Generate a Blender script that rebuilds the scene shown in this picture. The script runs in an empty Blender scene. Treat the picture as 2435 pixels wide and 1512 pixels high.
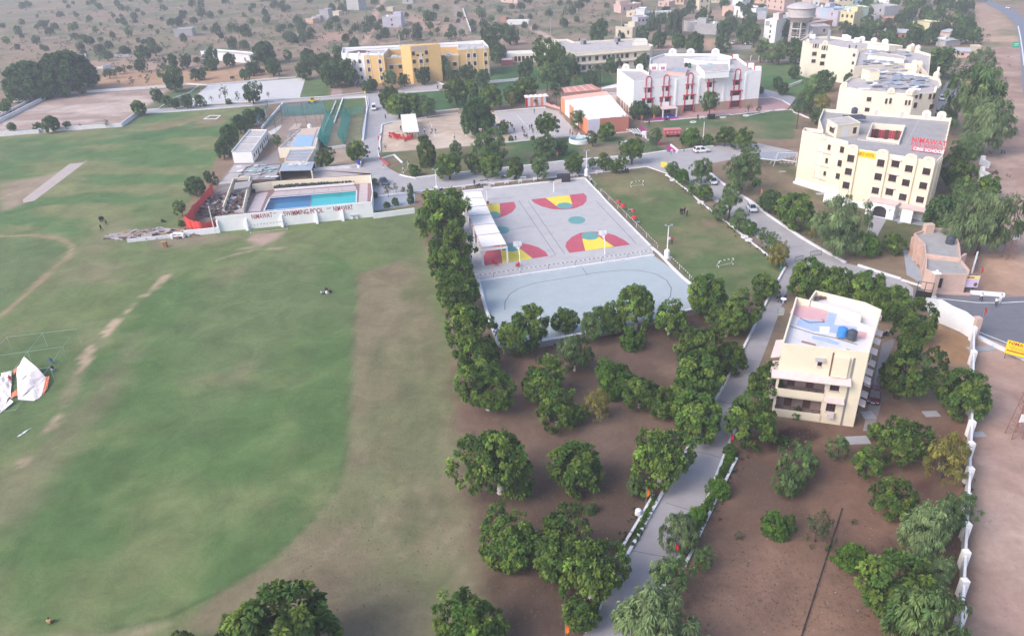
import bpy,math,random
import numpy as np
from mathutils import Vector as VV,Matrix
SC=bpy.context.scene
COL=SC.collection
RND=random.Random(7)
RU=RND.uniform
from math import sin,cos
PI=math.pi
# camera
FPX,PITCH,ROLL,EYE=1785.,math.radians(28.75),math.radians(2.83),62.
CXD,CYD,KD=1217.,756.,1.5115
_cp,_sp,_cr,_sr=cos(PITCH),sin(PITCH),cos(ROLL),sin(ROLL)
_right,_fwd,_down=VV((1,0,0)),VV((0,_cp,-_sp)),VV((0,-_sp,-_cp))
CAMX=_right*_cr+_down*_sr
CAMD=_down*_cr-_right*_sr
cam_data=bpy.data.cameras.new('camera')
cam_data.sensor_fit='HORIZONTAL'
cam_data.sensor_width=36.
cam_data.lens=FPX/2434.*36.
cam_data.clip_start=1.
cam_data.clip_end=12000.
cam=bpy.data.objects.new('camera',cam_data)
COL.objects.link(cam)
_m=Matrix.Identity(4)
for _i in range(3):
 _m[_i][0]=CAMX[_i];_m[_i][1]=-CAMD[_i];_m[_i][2]=-_fwd[_i]
_m[2][3]=EYE
cam.matrix_world=_m
SC.camera=cam
HAZE=.0005
SUN_EL,SUN_AZ=math.radians(40),math.radians(-118)
world=bpy.data.worlds.new('World')
SC.world=world
world.use_nodes=True
_nt=world.node_tree
_bg=_nt.nodes['Background']
_sky=_nt.nodes.new('ShaderNodeTexSky')
_sky.sky_type='NISHITA'
_sky.sun_disc=False
_sky.sun_elevation=SUN_EL
_sky.sun_rotation=SUN_AZ
_sky.air_density=1.
_sky.dust_density=2.6
_sky.ozone_density=1.2
_nt.links.new(_sky.outputs[0],_bg.inputs[0])
_bg.inputs[1].default_value=.13
sun_data=bpy.data.lights.new('sun','SUN')
sun_data.energy=1.1
sun_data.angle=math.radians(38)
sun_data.color=(1.,.94,.9)
sun=bpy.data.objects.new('sun',sun_data)
COL.objects.link(sun)
_sd=VV((sin(SUN_AZ)*cos(SUN_EL),cos(SUN_AZ)*cos(SUN_EL),sin(SUN_EL)))
sun.rotation_euler=_sd.to_track_quat('Z','Y').to_euler()
sun.location=(-80,40,120)
SC.view_settings.view_transform='Standard'
SC.view_settings.look='None'
SC.view_settings.gamma=1.
SC.view_settings.use_curve_mapping=False
SC.view_settings.exposure=1.1
SC.render.engine='CYCLES'
SC.cycles.use_denoising=True
SC.cycles.max_bounces=6
SC.cycles.diffuse_bounces=3
SC.cycles.glossy_bounces=2
SC.cycles.transmission_bounces=3
SC.cycles.volume_bounces=0
SC.cycles.transparent_max_bounces=8
SC.cycles.sample_clamp_indirect=4.
SH=dict(D=(0,0,1/1.5115),S1=(0,0,2.435),S2=(900,0,2.435),S3=(1800,0,2.435),S4=(2679,0,2.435),S5=(0,400,2.435),S6=(750,350,3.024),S7=(1300,350,3.044),S8=(1900,300,3.044),S9=(2600,300,2.257),S10=(1450,600,2.435),S11=(2050,500,2.52),S12=(2600,900,2.16),S13=(0,1100,2.435),S14=(1550,1000,2.16),S15=(1550,1600,2.207),S16=(2500,1500,1.926),S17=(0,1650,1.522),T1=(1500,600,3.78),T2=(2000,600,3.78),T3=(650,650,4.87),T4=(2700,1000,2.52),T5=(2780,380,3.36),T6=(2150,150,3.479),T7=(1200,100,4.058),U1=(2850,100,4.058),U2=(3200,750,2.7495),U3=(2700,0,4.87),U4=(2200,0,4.058),U5=(3100,0,4.2055),U6=(1900,130,4.87),U7=(0,1150,3.36),U8=(1100,0,3.044),V1=(1100,980,12.175),V2=(1350,400,8.117),V3=(1750,400,6.957),V4=(2200,420,5.798),V5=(1100,380,4.447),V6=(780,500,6.0875),V7=(3379,800,2.16),V8=(300,760,6.0875))
def dpx(k,x,y):
 ox,oy,s=SH[k]
 return(ox+x/s)/KD,(oy+y/s)/KD
def ray(k,x,y):
 X,Y=dpx(k,x,y)
 return CAMX*((X-CXD)/FPX)+CAMD*((Y-CYD)/FPX)+_fwd
def P(k,x,y,z=.0):
 d=ray(k,x,y)
 t=(z-EYE)/d.z
 return VV((d.x*t,d.y*t,z))
def PL(k,pts,z=.0):
 return[P(k,a,b,z)for a,b in pts]
def depth_of(p):
 return(VV(p)-VV((0,0,EYE))).dot(_fwd)
def hgt(base,k,x,y):
 pass
 lo,hi=.0,60.
 Yt=dpx(k,x,y)[1]
 for _ in range(40):
  m=(lo+hi)/2
  v=VV((base[0],base[1],m-EYE))
  if CYD+FPX*v.dot(CAMD)/v.dot(_fwd)>Yt:lo=m
  else:hi=m
 return lo
# materials
MM={}
def srgb(r,g,b):
 f=lambda c:(c/255)/12.92 if c/255<=.04045 else((c/255+.055)/1.055)**2.4
 return(f(r),f(g),f(b))
def mat(name,col,rough=.8,var=.12,scale=1.5,detail=5,bump=.0,bscale=20,metal=.0,spec=.3,stain=.0,sk=(.2,.19,.17)):
 pass
 if name in MM:return MM[name]
 m=bpy.data.materials.new(name)
 m.use_nodes=True
 nt=m.node_tree;N=nt.nodes;L=nt.links
 bs=N['Principled BSDF']
 bs.inputs['Roughness'].default_value=rough
 bs.inputs['Metallic'].default_value=metal
 bs.inputs['Specular IOR Level'].default_value=spec
 tc=N.new('ShaderNodeNewGeometry')
 no=N.new('ShaderNodeTexNoise');no.inputs['Scale'].default_value=scale;no.inputs['Detail'].default_value=detail
 no.inputs['Roughness'].default_value=.65
 L.new(tc.outputs['Position'],no.inputs['Vector'])
 rp=N.new('ShaderNodeMapRange')
 rp.inputs[1].default_value=.25;rp.inputs[2].default_value=.75
 rp.inputs[3].default_value=1-var;rp.inputs[4].default_value=1+var
 L.new(no.outputs['Fac'],rp.inputs[0])
 mx=N.new('ShaderNodeVectorMath');mx.operation='SCALE'
 mx.inputs[0].default_value=col[:3]
 L.new(rp.outputs[0],mx.inputs['Scale'])
 out=mx.outputs[0]
 if stain>0:
  n2=N.new('ShaderNodeTexNoise');n2 .inputs['Scale'].default_value=.45;n2 .inputs['Detail'].default_value=7;n2 .inputs['Roughness'].default_value=.72
  L.new(tc.outputs['Position'],n2 .inputs['Vector'])
  r2=N.new('ShaderNodeMapRange');r2 .inputs[1].default_value=.5;r2 .inputs[2].default_value=.78;r2 .inputs[3].default_value=0;r2 .inputs[4].default_value=stain
  L.new(n2 .outputs['Fac'],r2 .inputs[0])
  mi=N.new('ShaderNodeMix');mi.data_type='RGBA'
  mi.inputs['B'].default_value=(*sk,1)
  L.new(r2 .outputs[0],mi.inputs['Factor']);L.new(out,mi.inputs['A'])
  out=mi.outputs['Result']
 L.new(out,bs.inputs['Base Color'])
 if bump>0:
  nb=N.new('ShaderNodeTexNoise');nb.inputs['Scale'].default_value=bscale;nb.inputs['Detail'].default_value=4
  L.new(tc.outputs['Position'],nb.inputs['Vector'])
  bm=N.new('ShaderNodeBump');bm.inputs['Strength'].default_value=bump;bm.inputs['Distance'].default_value=.1
  L.new(nb.outputs['Fac'],bm.inputs['Height']);L.new(bm.outputs[0],bs.inputs['Normal'])
 MM[name]=m
 return m
WH=mat('white_paint',(.86,.85,.86),.75,.05,.8,stain=.18,sk=(.45,.43,.42))
WK=mat('white_kerb_paint',(.74,.73,.76),.8,.1,1.2,stain=.35,sk=(.42,.36,.34))
CRM=mat('cream_wall_paint',(.79,.69,.53),.8,.05,.7,stain=.22,sk=(.52,.44,.36))
CR2=mat('pale_cream_wall_paint',(.78,.7,.58),.8,.06,.6,stain=.28,sk=(.5,.44,.38))
YELLOW=mat('ochre_wall_paint',(.74,.48,.2),.8,.06,.6,stain=.15,sk=(.5,.36,.2))
PKC=mat('pale_pink_plaster',(.66,.52,.5),.85,.08,1.5,stain=.3,sk=(.4,.33,.31))
GATEPK=mat('pink_sandstone_plaster',(.6,.42,.35),.85,.1,1.2,stain=.3,sk=(.33,.26,.24))
ROOF=mat('weathered_roof_concrete',(.37,.345,.345),.92,.2,.9,stain=.8,sk=(.19,.18,.18),bump=.3)
ROOFL=mat('pale_roof_concrete',(.5,.45,.44),.92,.18,.8,stain=.8,sk=(.3,.29,.3),bump=.3)
CONC=mat('grey_concrete',(.36,.35,.37),.9,.12,.9,stain=.35,sk=(.24,.23,.24))
GLASS=mat('dark_window_glass',(.035,.03,.035),.18,.3,2.,spec=.5)
BROWNF=mat('brown_window_frame',(.1,.045,.04),.6,.15)
WHITEF=mat('white_window_frame',(.7,.69,.68),.6,.08)
MTL=mat('galvanised_metal',(.42,.43,.45),.45,.1,3.,metal=.6)
DKM=mat('dark_metal',(.03,.03,.035),.5,.2,3.,spec=.4)
BLACK=mat('black_paint',(.02,.02,.022),.5,.15)
RED=mat('red_cloth',(.55,.03,.04),.8,.12,2)
REDPL=mat('red_plastic',(.62,.025,.03),.4,.08,4)
ORANGE=mat('orange_cloth',(.8,.2,.02),.8,.1,2)
BLUECL=mat('blue_cloth',(.04,.06,.45),.8,.1,2)
YELCL=mat('yellow_cloth',(.78,.6,.03),.8,.1,2)
WOOD=mat('bare_wood',(.3,.2,.13),.85,.25,4)
BARK=mat('bark',(.1,.075,.06),.95,.3,5,bump=.5)
LIME=mat('limewashed_trunk',(.62,.58,.56),.9,.2,5)
SHEET=mat('corrugated_sheet',(.42,.46,.52),.55,.18,1.5,metal=.2,stain=.4,sk=(.28,.22,.2))
# mesh builder
XF={}
class MB:
 def __init__(self):
  self.v=[];self.f=[];self.m=[]
 def add(self,verts,faces,m=0):
  o=len(self.v)
  self.v.extend([tuple(p)for p in verts])
  for f in faces:
   self.f.append(tuple(o+i for i in f));self.m.append(m)
  return self
 def poly(self,pts,m=0):
  return self.add(pts,[tuple(range(len(pts)))],m)
 def box(self,a,b,m=0):
  x0,y0,z0=a;x1,y1,z1=b
  return self.add([(x0,y0,z0),(x1,y0,z0),(x1,y1,z0),(x0,y1,z0),(x0,y0,z1),(x1,y0,z1),(x1,y1,z1),(x0,y1,z1)],[(0,3,2,1),(4,5,6,7),(0,1,5,4),(1,2,6,5),(2,3,7,6),(3,0,4,7)],m)
 def obox(self,c,ux,uy,uz,m=0):
  pass
  c,ux,uy,uz=map(VV,(c,ux,uy,uz))
  vs=[c+ux*sx+uy*sy+uz*sz for sz in(-1,1)for sy in(-1,1)for sx in(-1,1)]
  return self.add(vs,[(0,2,3,1),(4,5,7,6),(0,1,5,4),(1,3,7,5),(3,2,6,7),(2,0,4,6)],m)
 def prism(self,poly,z0,z1,m=0,top=True,bottom=False,mtop=None):
  n=len(poly)
  vs=[(p[0],p[1],z0)for p in poly]+[(p[0],p[1],z1)for p in poly]
  self.add(vs,[(i,(i+1)%n,n+(i+1)%n,n+i)for i in range(n)],m)
  if top:self.add([(p[0],p[1],z1)for p in poly],[tuple(range(n))],m if mtop is None else mtop)
  if bottom:self.add([(p[0],p[1],z0)for p in poly],[tuple(reversed(range(n)))],m)
  return self
 def tube(self,p0,p1,r0,r1=None,n=8,m=0,cap=True):
  p0,p1=VV(p0),VV(p1)
  r1=r0 if r1 is None else r1
  d=(p1-p0)
  if d.length<1e-6:return self
  d.normalize()
  a=d.orthogonal().normalized();b=d.cross(a)
  vs=[]
  for p,r in((p0,r0),(p1,r1)):
   for i in range(n):
    t=2*PI*i/n
    vs.append(p+(a*cos(t)+b*sin(t))*r)
  fs=[(i,(i+1)%n,n+(i+1)%n,n+i)for i in range(n)]
  if cap:fs+=[tuple(reversed(range(n))),tuple(range(n,2*n))]
  return self.add(vs,fs,m)
 def path(self,pts,r,n=6,m=0):
  for a,b in zip(pts[:-1],pts[1:]):self.tube(a,b,r,r,n,m)
  return self
 def lathe(self,prof,c=(0,0,0),n=16,m=0,a0=.0,a1=2*PI,caps=True):
  full=abs(a1-a0-2*PI)<1e-6
  k=n if full else n+1
  vs=[]
  for r,z in prof:
   for i in range(k):
    t=a0+(a1-a0)*i/n
    vs.append((c[0]+r*cos(t),c[1]+r*sin(t),c[2]+z))
  fs=[]
  for j in range(len(prof)-1):
   for i in range(n):
    i2=(i+1)%k if full else i+1
    fs.append((j*k+i,j*k+i2,(j+1)*k+i2,(j+1)*k+i))
  if caps and full:
   if prof[0][0]>1e-4:fs.append(tuple(reversed(range(k))))
   if prof[-1][0]>1e-4:fs.append(tuple(range((len(prof)-1)*k,len(prof)*k)))
  return self.add(vs,fs,m)
 def ell(self,c,rx,ry,rz,nu=10,nv=6,m=0,jit=.0,rnd=None):
  vs=[];fs=[]
  for j in range(nv+1):
   ph=PI*j/nv
   for i in range(nu):
    t=2*PI*i/nu
    q=1+((rnd or RND).uniform(-jit,jit)if jit else 0)
    vs.append((c[0]+rx*q*sin(ph)*cos(t),c[1]+ry*q*sin(ph)*sin(t),c[2]-rz*q*cos(ph)))
  for j in range(nv):
   for i in range(nu):
    fs.append((j*nu+i,j*nu+(i+1)%nu,(j+1)*nu+(i+1)%nu,(j+1)*nu+i))
  return self.add(vs,fs,m)
 def strip(self,pts,w,z0,z1,m=0,side=.0,closed=False):
  pass
  n=len(pts);L_,R_=[],[]
  for i in range(n):
   p=VV((pts[i][0],pts[i][1]))
   if closed:
    a=VV(pts[i-1][:2]);b=VV(pts[(i+1)%n][:2]);d0=(p-a).normalized();d1=(b-p).normalized()
   else:
    d0=(p-VV(pts[i-1][:2])).normalized()if i else None
    d1=(VV(pts[i+1][:2])-p).normalized()if i<n-1 else None
    d0=d0 or d1;d1=d1 or d0
   n0=VV((-d0 .y,d0 .x));n1=VV((-d1 .y,d1 .x))
   bis=n0+n1
   bis=bis.normalized()if bis.length>1e-4 else n0
   sc=1/max(.35,bis.dot(n0))
   L_.append(p+bis*sc*(side+w/2));R_.append(p+bis*sc*(side-w/2))
  rng=range(n if closed else n-1)
  for i in rng:
   j=(i+1)%n
   a,b,c,d=L_[i],L_[j],R_[j],R_[i]
   za0=z0[i]if isinstance(z0,list)else z0;zb0=z0[j]if isinstance(z0,list)else z0
   za1=z1[i]if isinstance(z1,list)else z1;zb1=z1[j]if isinstance(z1,list)else z1
   vs=[(d.x,d.y,za0),(c.x,c.y,zb0),(b.x,b.y,zb0),(a.x,a.y,za0),(d.x,d.y,za1),(c.x,c.y,zb1),(b.x,b.y,zb1),(a.x,a.y,za1)]
   fs=[(4,5,6,7),(0,1,5,4),(2,3,7,6)]
   if not closed and i==0:fs.append((3,0,4,7))
   if not closed and i==n-2:fs.append((1,2,6,5))
   self.add(vs,fs,m)
  return self
 def bd(self,name,mats,parent=None,origin=None,rotz=.0,smooth=False):
  if not isinstance(mats,(list,tuple)):mats=[mats]
  me=bpy.data.meshes.new(name)
  o,rz=(VV((0,0,0)),.0)
  if parent is not None and parent.name in XF:o,rz=XF[parent.name]
  elif parent is not None:o,rz=VV((0,0,0)),.0
  elif origin is not None:o,rz=VV(origin),rotz
  if self.v:
   V=np.array(self.v,dtype=float)-np.array(o)
   if rz:
    c,s=cos(-rz),sin(-rz)
    V=np.stack([V[:,0]*c-V[:,1]*s,V[:,0]*s+V[:,1]*c,V[:,2]],1)
   me.from_pydata(V.tolist(),[],self.f)
  for m in mats:me.materials.append(m)
  if len(mats)>1:me.polygons.foreach_set('material_index',self.m)
  if smooth:me.polygons.foreach_set('use_smooth',[True]*len(me.polygons))
  me.update()
  ob=bpy.data.objects.new(name,me)
  COL.objects.link(ob)
  if parent is not None:
   ob.parent=parent
   XF[ob.name]=(VV(o),rz)
  else:
   ob.location=o;ob.rotation_euler=(0,0,rz)
   XF[ob.name]=(VV(o),rz)
  return ob
def tag(o,label=None,cat=None,group=None,kind=None):
 if label:o['label']=label
 if cat:o['category']=cat
 if group:o['group']=group
 if kind:o['kind']=kind
 return o
def th(name,label,cat,loc=(0,0,0),rotz=.0,group=None):
 o=bpy.data.objects.new(name,None)
 o.empty_display_size=.3
 COL.objects.link(o)
 o.location=loc;o.rotation_euler=(0,0,rotz)
 XF[o.name]=(VV(loc),rotz)
 return tag(o,label,cat,group)
def inst(name,mesh,parent,loc,rotz=.0,scale=None,world_loc=True):
 pass
 ob=bpy.data.objects.new(name,mesh)
 COL.objects.link(ob)
 loc=VV(loc)
 if parent is not None:
  o,rz=XF.get(parent.name,(VV((0,0,0)),.0))
  if world_loc:
   d=loc-o
   c,s=cos(-rz),sin(-rz)
   loc=VV((d.x*c-d.y*s,d.x*s+d.y*c,d.z));rotz-=rz
  ob.parent=parent
 ob.location=loc;ob.rotation_euler=(0,0,rotz)
 if scale is not None:ob.scale=(scale,scale,scale)if isinstance(scale,(int,float))else scale
 return ob
def stc(name,mb,mats,**k):
 o=mb.bd(name,mats,**k)
 o['kind']='structure'
 return o
ORD=['first','second','third','fourth','fifth','sixth','seventh','eighth','ninth','tenth','eleventh','twelfth','thirteenth','fourteenth','fifteenth','sixteenth','seventeenth','eighteenth','nineteenth','twentieth']
# facade frames and windows
class Fr:
 pass
 def __init__(self,p0,p1):
  self.o=VV((p0[0],p0[1],0));d=VV((p1[0]-p0[0],p1[1]-p0[1],0))
  self.L=d.length;self.u=d.normalized();self.n=VV((self.u.y,-self.u.x,0))
  self.rot=math.atan2(self.u.y,self.u.x)
 def pt(self,u,z,d=.0):
  return self.o+self.u*u+self.n*d+VV((0,0,z))
 def uz(self,k,x,y,d=.0):
  r=ray(k,x,y);e=VV((0,0,EYE))
  t=((self.o+self.n*d)-e).dot(self.n)/r.dot(self.n)
  q=e+r*t
  return(q-self.o).dot(self.u),q.z
 def box(self,mb,u0,u1,z0,z1,d0,d1,m=0):
  c=self.pt((u0+u1)/2,(z0+z1)/2,(d0+d1)/2)
  return mb.obox(c,self.u*(abs(u1-u0)/2),self.n*(abs(d1-d0)/2),VV((0,0,abs(z1-z0)/2)),m)
 def wall(self,mb,u0,u1,z0,z1,ops=(),reveal=.22,m=0,mr=None,opened=()):
  pass
  ops=[(max(u0,a),min(u1,b),max(z0,c),min(z1,d))for a,b,c,d in ops]
  ops=[o for o in ops if o[1]-o[0]>.05 and o[3]-o[2]>.05]
  us=sorted({u0,u1}|{o[0]for o in ops}|{o[1]for o in ops})
  zs=sorted({z0,z1}|{o[2]for o in ops}|{o[3]for o in ops})
  for a,b in zip(us[:-1],us[1:]):
   for c,d in zip(zs[:-1],zs[1:]):
    mu,mz=(a+b)/2,(c+d)/2
    if any(o[0]<mu<o[1]and o[2]<mz<o[3]for o in ops):continue
    mb.poly([self.pt(a,c),self.pt(b,c),self.pt(b,d),self.pt(a,d)],m)
  for a,b,c,d in ops:
   if(a,b,c,d)in opened:continue
   r=-reveal;q=self.pt;mm=m if mr is None else mr
   mb.poly([q(a,c),q(a,c,r),q(b,c,r),q(b,c)],mm);mb.poly([q(a,d),q(b,d),q(b,d,r),q(a,d,r)],mm)
   mb.poly([q(a,c),q(a,d),q(a,d,r),q(a,c,r)],mm);mb.poly([q(b,c),q(b,c,r),q(b,d,r),q(b,d)],mm)
   mb.poly([q(a,c,r),q(a,d,r),q(b,d,r),q(b,c,r)],mm)
  return mb
WCACHE={}
def window(parent,fr,u0,u1,z0,z1,style='brown',arch=False,recess=.13,sill=True,name='window',base_d=.0):
 pass
 w,h=round(u1-u0,2),round(z1-z0,2)
 key=(w,h,style,arch)
 if key not in WCACHE:
  fm=dict(brown=BROWNF,white=WHITEF,red=MM.get('red_trim',BROWNF),door=BROWNF)[style]
  t=min(.09,w*.1);f=MB()
  def bar(a,b,c,d,y0=-.05,y1=.05):f.box((a,y0,c),(b,y1,d))
  bar(-w/2,-w/2+t,0,h);bar(w/2-t,w/2,0,h);bar(-w/2+t,w/2-t,0,t)
  if not arch:bar(-w/2+t,w/2-t,h-t,h)
  else:
   hh=min(w*.5,h*.4);n=8;zc=h-hh
   pts=[(-w/2+.0,zc)]
   ar=[((w/2-t*.2)*cos(PI-PI*i/n),zc+(hh-t*.3)*sin(PI*i/n))for i in range(n+1)]
   for i in range(n):
    (xa,za),(xb,zb)=ar[i],ar[i+1]
    f.add([(xa,-.06,za),(xb,-.06,zb),(xb,-.06,h),(xa,-.06,h)],[(0,1,2,3)])
  if style!='door':
   k=2 if w>1.1 else 1
   for i in range(1,k+1):
    xx=-w/2+w*i/(k+1);bar(xx-t*.3,xx+t*.3,t,h-t,-.035,.035)
   bar(-w/2+t,w/2-t,h*.62-t*.3,h*.62+t*.3,-.03,.03)
  ob=f.bd('window',fm);me=ob.data;bpy.data.objects.remove(ob)
  p=MB();p.box((-w/2+t*.5,.0,t*.5),(w/2-t*.5,.02,h-t*.5))
  ob=p.bd('pane',GLASS if style!='door' else BROWNF);pm=ob.data;bpy.data.objects.remove(ob)
  s=MB();s.box((-w/2-.12,-.16-recess,-.09),(w/2+.12,-.02-recess,-.012))
  ob=s.bd('sill',PKC if style=='brown' else WH);sm=ob.data;bpy.data.objects.remove(ob)
  WCACHE[key]=(me,pm,sm)
 me,pm,sm=WCACHE[key]
 wo=inst(name,me,parent,fr.pt((u0+u1)/2,z0,base_d-recess),fr.rot)
 XF[wo.name]=(VV((0,0,0)),.0)
 inst('pane' if style!='door' else'door_leaf',pm,wo,(0,0,0),world_loc=False)
 if sill and style!='door':inst('sill',sm,wo,(0,0,0),world_loc=False)
 return wo
def win_at(fr,k,x0,y0,x1,y1,d=.0):
 pass
 a=fr.uz(k,(x0+x1)/2,y0,d);b=fr.uz(k,(x0+x1)/2,y1,d)
 l=fr.uz(k,x0,(y0+y1)/2,d);r=fr.uz(k,x1,(y0+y1)/2,d)
 return(min(l[0],r[0]),max(l[0],r[0]),min(a[1],b[1]),max(a[1],b[1]))
def text_on(parent,name,text,fr,u0,u1,z0,z1,material,d=.03,extr=.01,bold=.0,slope=.0):
 cu=bpy.data.curves.new(name,'FONT')
 cu.body=text;cu.size=1.;cu.extrude=.0;cu.offset=bold
 tmp=bpy.data.objects.new(name+'_c',cu);COL.objects.link(tmp)
 dg=bpy.context.evaluated_depsgraph_get()
 me=bpy.data.meshes.new_from_object(tmp.evaluated_get(dg))
 bpy.data.objects.remove(tmp)
 n=len(me.vertices)
 V=np.zeros(n*3);me.vertices.foreach_get('co',V);V=V.reshape(-1,3)
 mn,mxx=V.min(0),V.max(0)
 mb=MB()
 out=[]
 for x,y,z in V:
  fx=(x-mn[0])/(mxx[0]-mn[0]);fy=(y-mn[1])/(mxx[1]-mn[1])
  out.append(fr.pt(u0+(u1-u0)*fx,z0+(z1-z0)*fy+slope*fx,d))
 mb.add(out,[tuple(p.vertices)for p in me.polygons])
 bpy.data.meshes.remove(me)
 return mb.bd(name,material,parent)
def vnoise(X,Y,s,seed=0):
 x=X/s;y=Y/s
 xi=np.floor(x).astype(np.int64);yi=np.floor(y).astype(np.int64)
 fx=x-xi;fy=y-yi
 fx=fx*fx*(3-2*fx);fy=fy*fy*(3-2*fy)
 def h(a,b):
  n=(a*374761393+b*668265263+seed*974711)&0x7fffffff
  n=((n^(n>>13))*1274126177)&0x7fffffff
  return((n^(n>>16))&0xffff)/65535.
 return(h(xi,yi)*(1-fx)+h(xi+1,yi)*fx)*(1-fy)+(h(xi,yi+1)*(1-fx)+h(xi+1,yi+1)*fx)*fy
def fbm(X,Y,s,seed=0,o=4):
 r=np.zeros_like(X);a=.5;t=0
 for i in range(o):
  r+=a*vnoise(X,Y,s/2**i,seed+i*17);t+=a;a*=.55
 return r/t
def sdist(X,Y,poly):
 pass
 d=np.full(X.shape,1e9);ins=np.zeros(X.shape,bool);n=len(poly)
 for i in range(n):
  ax,ay=poly[i][0],poly[i][1];bx,by=poly[(i+1)%n][0],poly[(i+1)%n][1]
  ex,ey=bx-ax,by-ay;L2=ex*ex+ey*ey+1e-9
  t=np.clip(((X-ax)*ex+(Y-ay)*ey)/L2,0,1)
  d=np.minimum(d,np.hypot(X-ax-t*ex,Y-ay-t*ey))
  c=((ay>Y)!=(by>Y))&(X<(bx-ax)*(Y-ay)/(by-ay+1e-12)+ax)
  ins^=c
 return np.where(ins,-d,d)
def ldist(X,Y,pl):
 d=np.full(X.shape,1e9)
 for a,b in zip(pl[:-1],pl[1:]):
  ex,ey=b[0]-a[0],b[1]-a[1];L2=ex*ex+ey*ey+1e-9
  t=np.clip(((X-a[0])*ex+(Y-a[1])*ey)/L2,0,1)
  d=np.minimum(d,np.hypot(X-a[0]-t*ex,Y-a[1]-t*ey))
 return d
def axis(segs):
 out=[segs[0][0]]
 for a,b,st in segs:
  n=max(1,round((b-a)/st));out+=[a+(b-a)*i/n for i in range(1,n+1)]
 return np.array(out)
gx=axis([(-4000,-900,500),(-900,-360,12),(-360,-130,3),(-130,130,.95),(130,360,3),(360,900,12),(900,4000,500)])
gy=axis([(-1500,0,300),(0,40,8),(40,130,.65),(130,270,.95),(270,430,1.8),(430,900,5),(900,4000,400)])
X,Y=np.meshgrid(gx,gy)
n1=fbm(X,Y,60,1);n2=fbm(X,Y,14,2);n3=fbm(X,Y,4,3,3);n4=fbm(X,Y,1.7,4,2)
def C(*c):return np.array(c,float)
def lerp(a,b,t):
 return a*(1-t[...,None])+b*t[...,None]
def sm(v,a,b):
 t=np.clip((v-a)/(b-a),0,1);return t*t*(3-2*t)
SOIL=C(.29,.205,.155);DRYG=C(.19,.175,.11);SCRUB=C(.115,.135,.075)
col=lerp(np.broadcast_to(SOIL,X.shape+(3,)),DRYG,sm(n2*.6+n1*.4,.38,.58))
col=lerp(col,SCRUB,sm(n2,.56,.7)*.7)
col=lerp(col,C(.36,.24,.18),sm(n1,.6,.74)*.5)
def zone(poly,c,soft=1.,wob=1.2,amt=1.,seed=5):
 global col
 x0=min(p[0]for p in poly)-15;x1=max(p[0]for p in poly)+15;y0=min(p[1]for p in poly)-15;y1=max(p[1]for p in poly)+15
 i0,i1=np.searchsorted(gx,[x0,x1]);j0,j1=np.searchsorted(gy,[y0,y1])
 sl=(slice(max(0,j0-1),j1+1),slice(max(0,i0-1),i1+1))
 d=sdist(X[sl],Y[sl],poly)+(n3[sl]-.5)*2*wob+(n4[sl]-.5)*wob
 t=sm(-d,-soft,soft)*amt
 cc=c(sl)if callable(c)else np.broadcast_to(c,X[sl].shape+(3,))
 col[sl]=col[sl]*(1-t[...,None])+cc*t[...,None]
def track(pl,c,w,soft=.6,wob=.8,amt=1.,brk=.0):
 global col
 x0=min(p[0]for p in pl)-15;x1=max(p[0]for p in pl)+15;y0=min(p[1]for p in pl)-15;y1=max(p[1]for p in pl)+15
 i0,i1=np.searchsorted(gx,[x0,x1]);j0,j1=np.searchsorted(gy,[y0,y1])
 sl=(slice(max(0,j0-1),j1+1),slice(max(0,i0-1),i1+1))
 d=ldist(X[sl],Y[sl],pl)+(n3[sl]-.5)*2*wob+(n4[sl]-.5)*wob*1.4
 t=sm(-(d-w/2),-soft,soft)*amt
 if brk:t=t*sm(n2[sl],brk-.06,brk+.06)
 col[sl]=col[sl]*(1-t[...,None])+C(*c)*t[...,None]
def two(a,b,nz,lo,hi):
 return lambda sl:lerp(np.broadcast_to(C(*a),X[sl].shape+(3,)),C(*b),sm(nz[sl],lo,hi))
D=lambda*p:PL('D',p)
GRASS=(.088,.145,.055);GRASS2=(.145,.183,.075);DRY=(.22,.165,.11);SAND=(.46,.34,.25)
str1=fbm(X*1.,(Y+X*.12)*3.4,26,21)
zone(PL('S1',[(0,300),(700,470),(760,560),(0,560)]),C(.34,.23,.17),6,3,.5)
zone(PL('S1',[(0,560),(200,560),(60,700),(0,720)]),C(.2,.2,.11),4,2,.7)
track(PL('S1',[(0,190),(900,150),(1500,110),(2435,60)]),(.17,.13,.1),1.5,1,.5,.7)
track(PL('U8',[(640,470),(690,380),(740,240),(765,150),(790,80),(850,0)]),(.46,.31,.24),4.5,1.2,1)
track(PL('U8',[(1740,420),(1710,330),(1660,200),(1640,60)]),(.33,.25,.21),5,1.5,1)
track(PL('U8',[(420,490),(900,480),(1300,420),(1750,400),(2435,470)]),(.42,.29,.22),5,2,1.5,.7)
zone(PL('U8',[(100,370),(540,330),(550,430),(110,450)]),C(.43,.27,.2),4,2,.8)
zone(PL('U8',[(1100,170),(1600,240),(1650,400),(1150,330)]),C(.44,.285,.21),5,2,.8)
track(PL('S3',[(250,240),(420,330),(480,360)]),(.48,.34,.28),4,1,.5)
zone(PL('U4',[(660,700),(700,600),(930,600),(1330,760),(650,760)]),C(.46,.28,.2),3,1,.9)
zone(PL('U4',[(1330,740),(1340,570),(1500,560),(1460,740)]),C(.46,.29,.2),2,1,.9)
zone(PL('U4',[(1000,220),(1300,130),(1750,170),(1750,330),(1400,300),(1000,300)]),C(.34,.24,.19),4,2,.8)
zone(PL('U5',[(1650,80),(1900,60),(2330,420),(2400,1472),(1500,1472),(1700,1100),(1780,560),(1700,300)]),C(.42,.29,.22),4,2,.9)
zone(PL('U5',[(1750,560),(2330,560),(2340,650),(1760,620)]),C(.5,.34,.24),2,1,.9)
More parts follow.
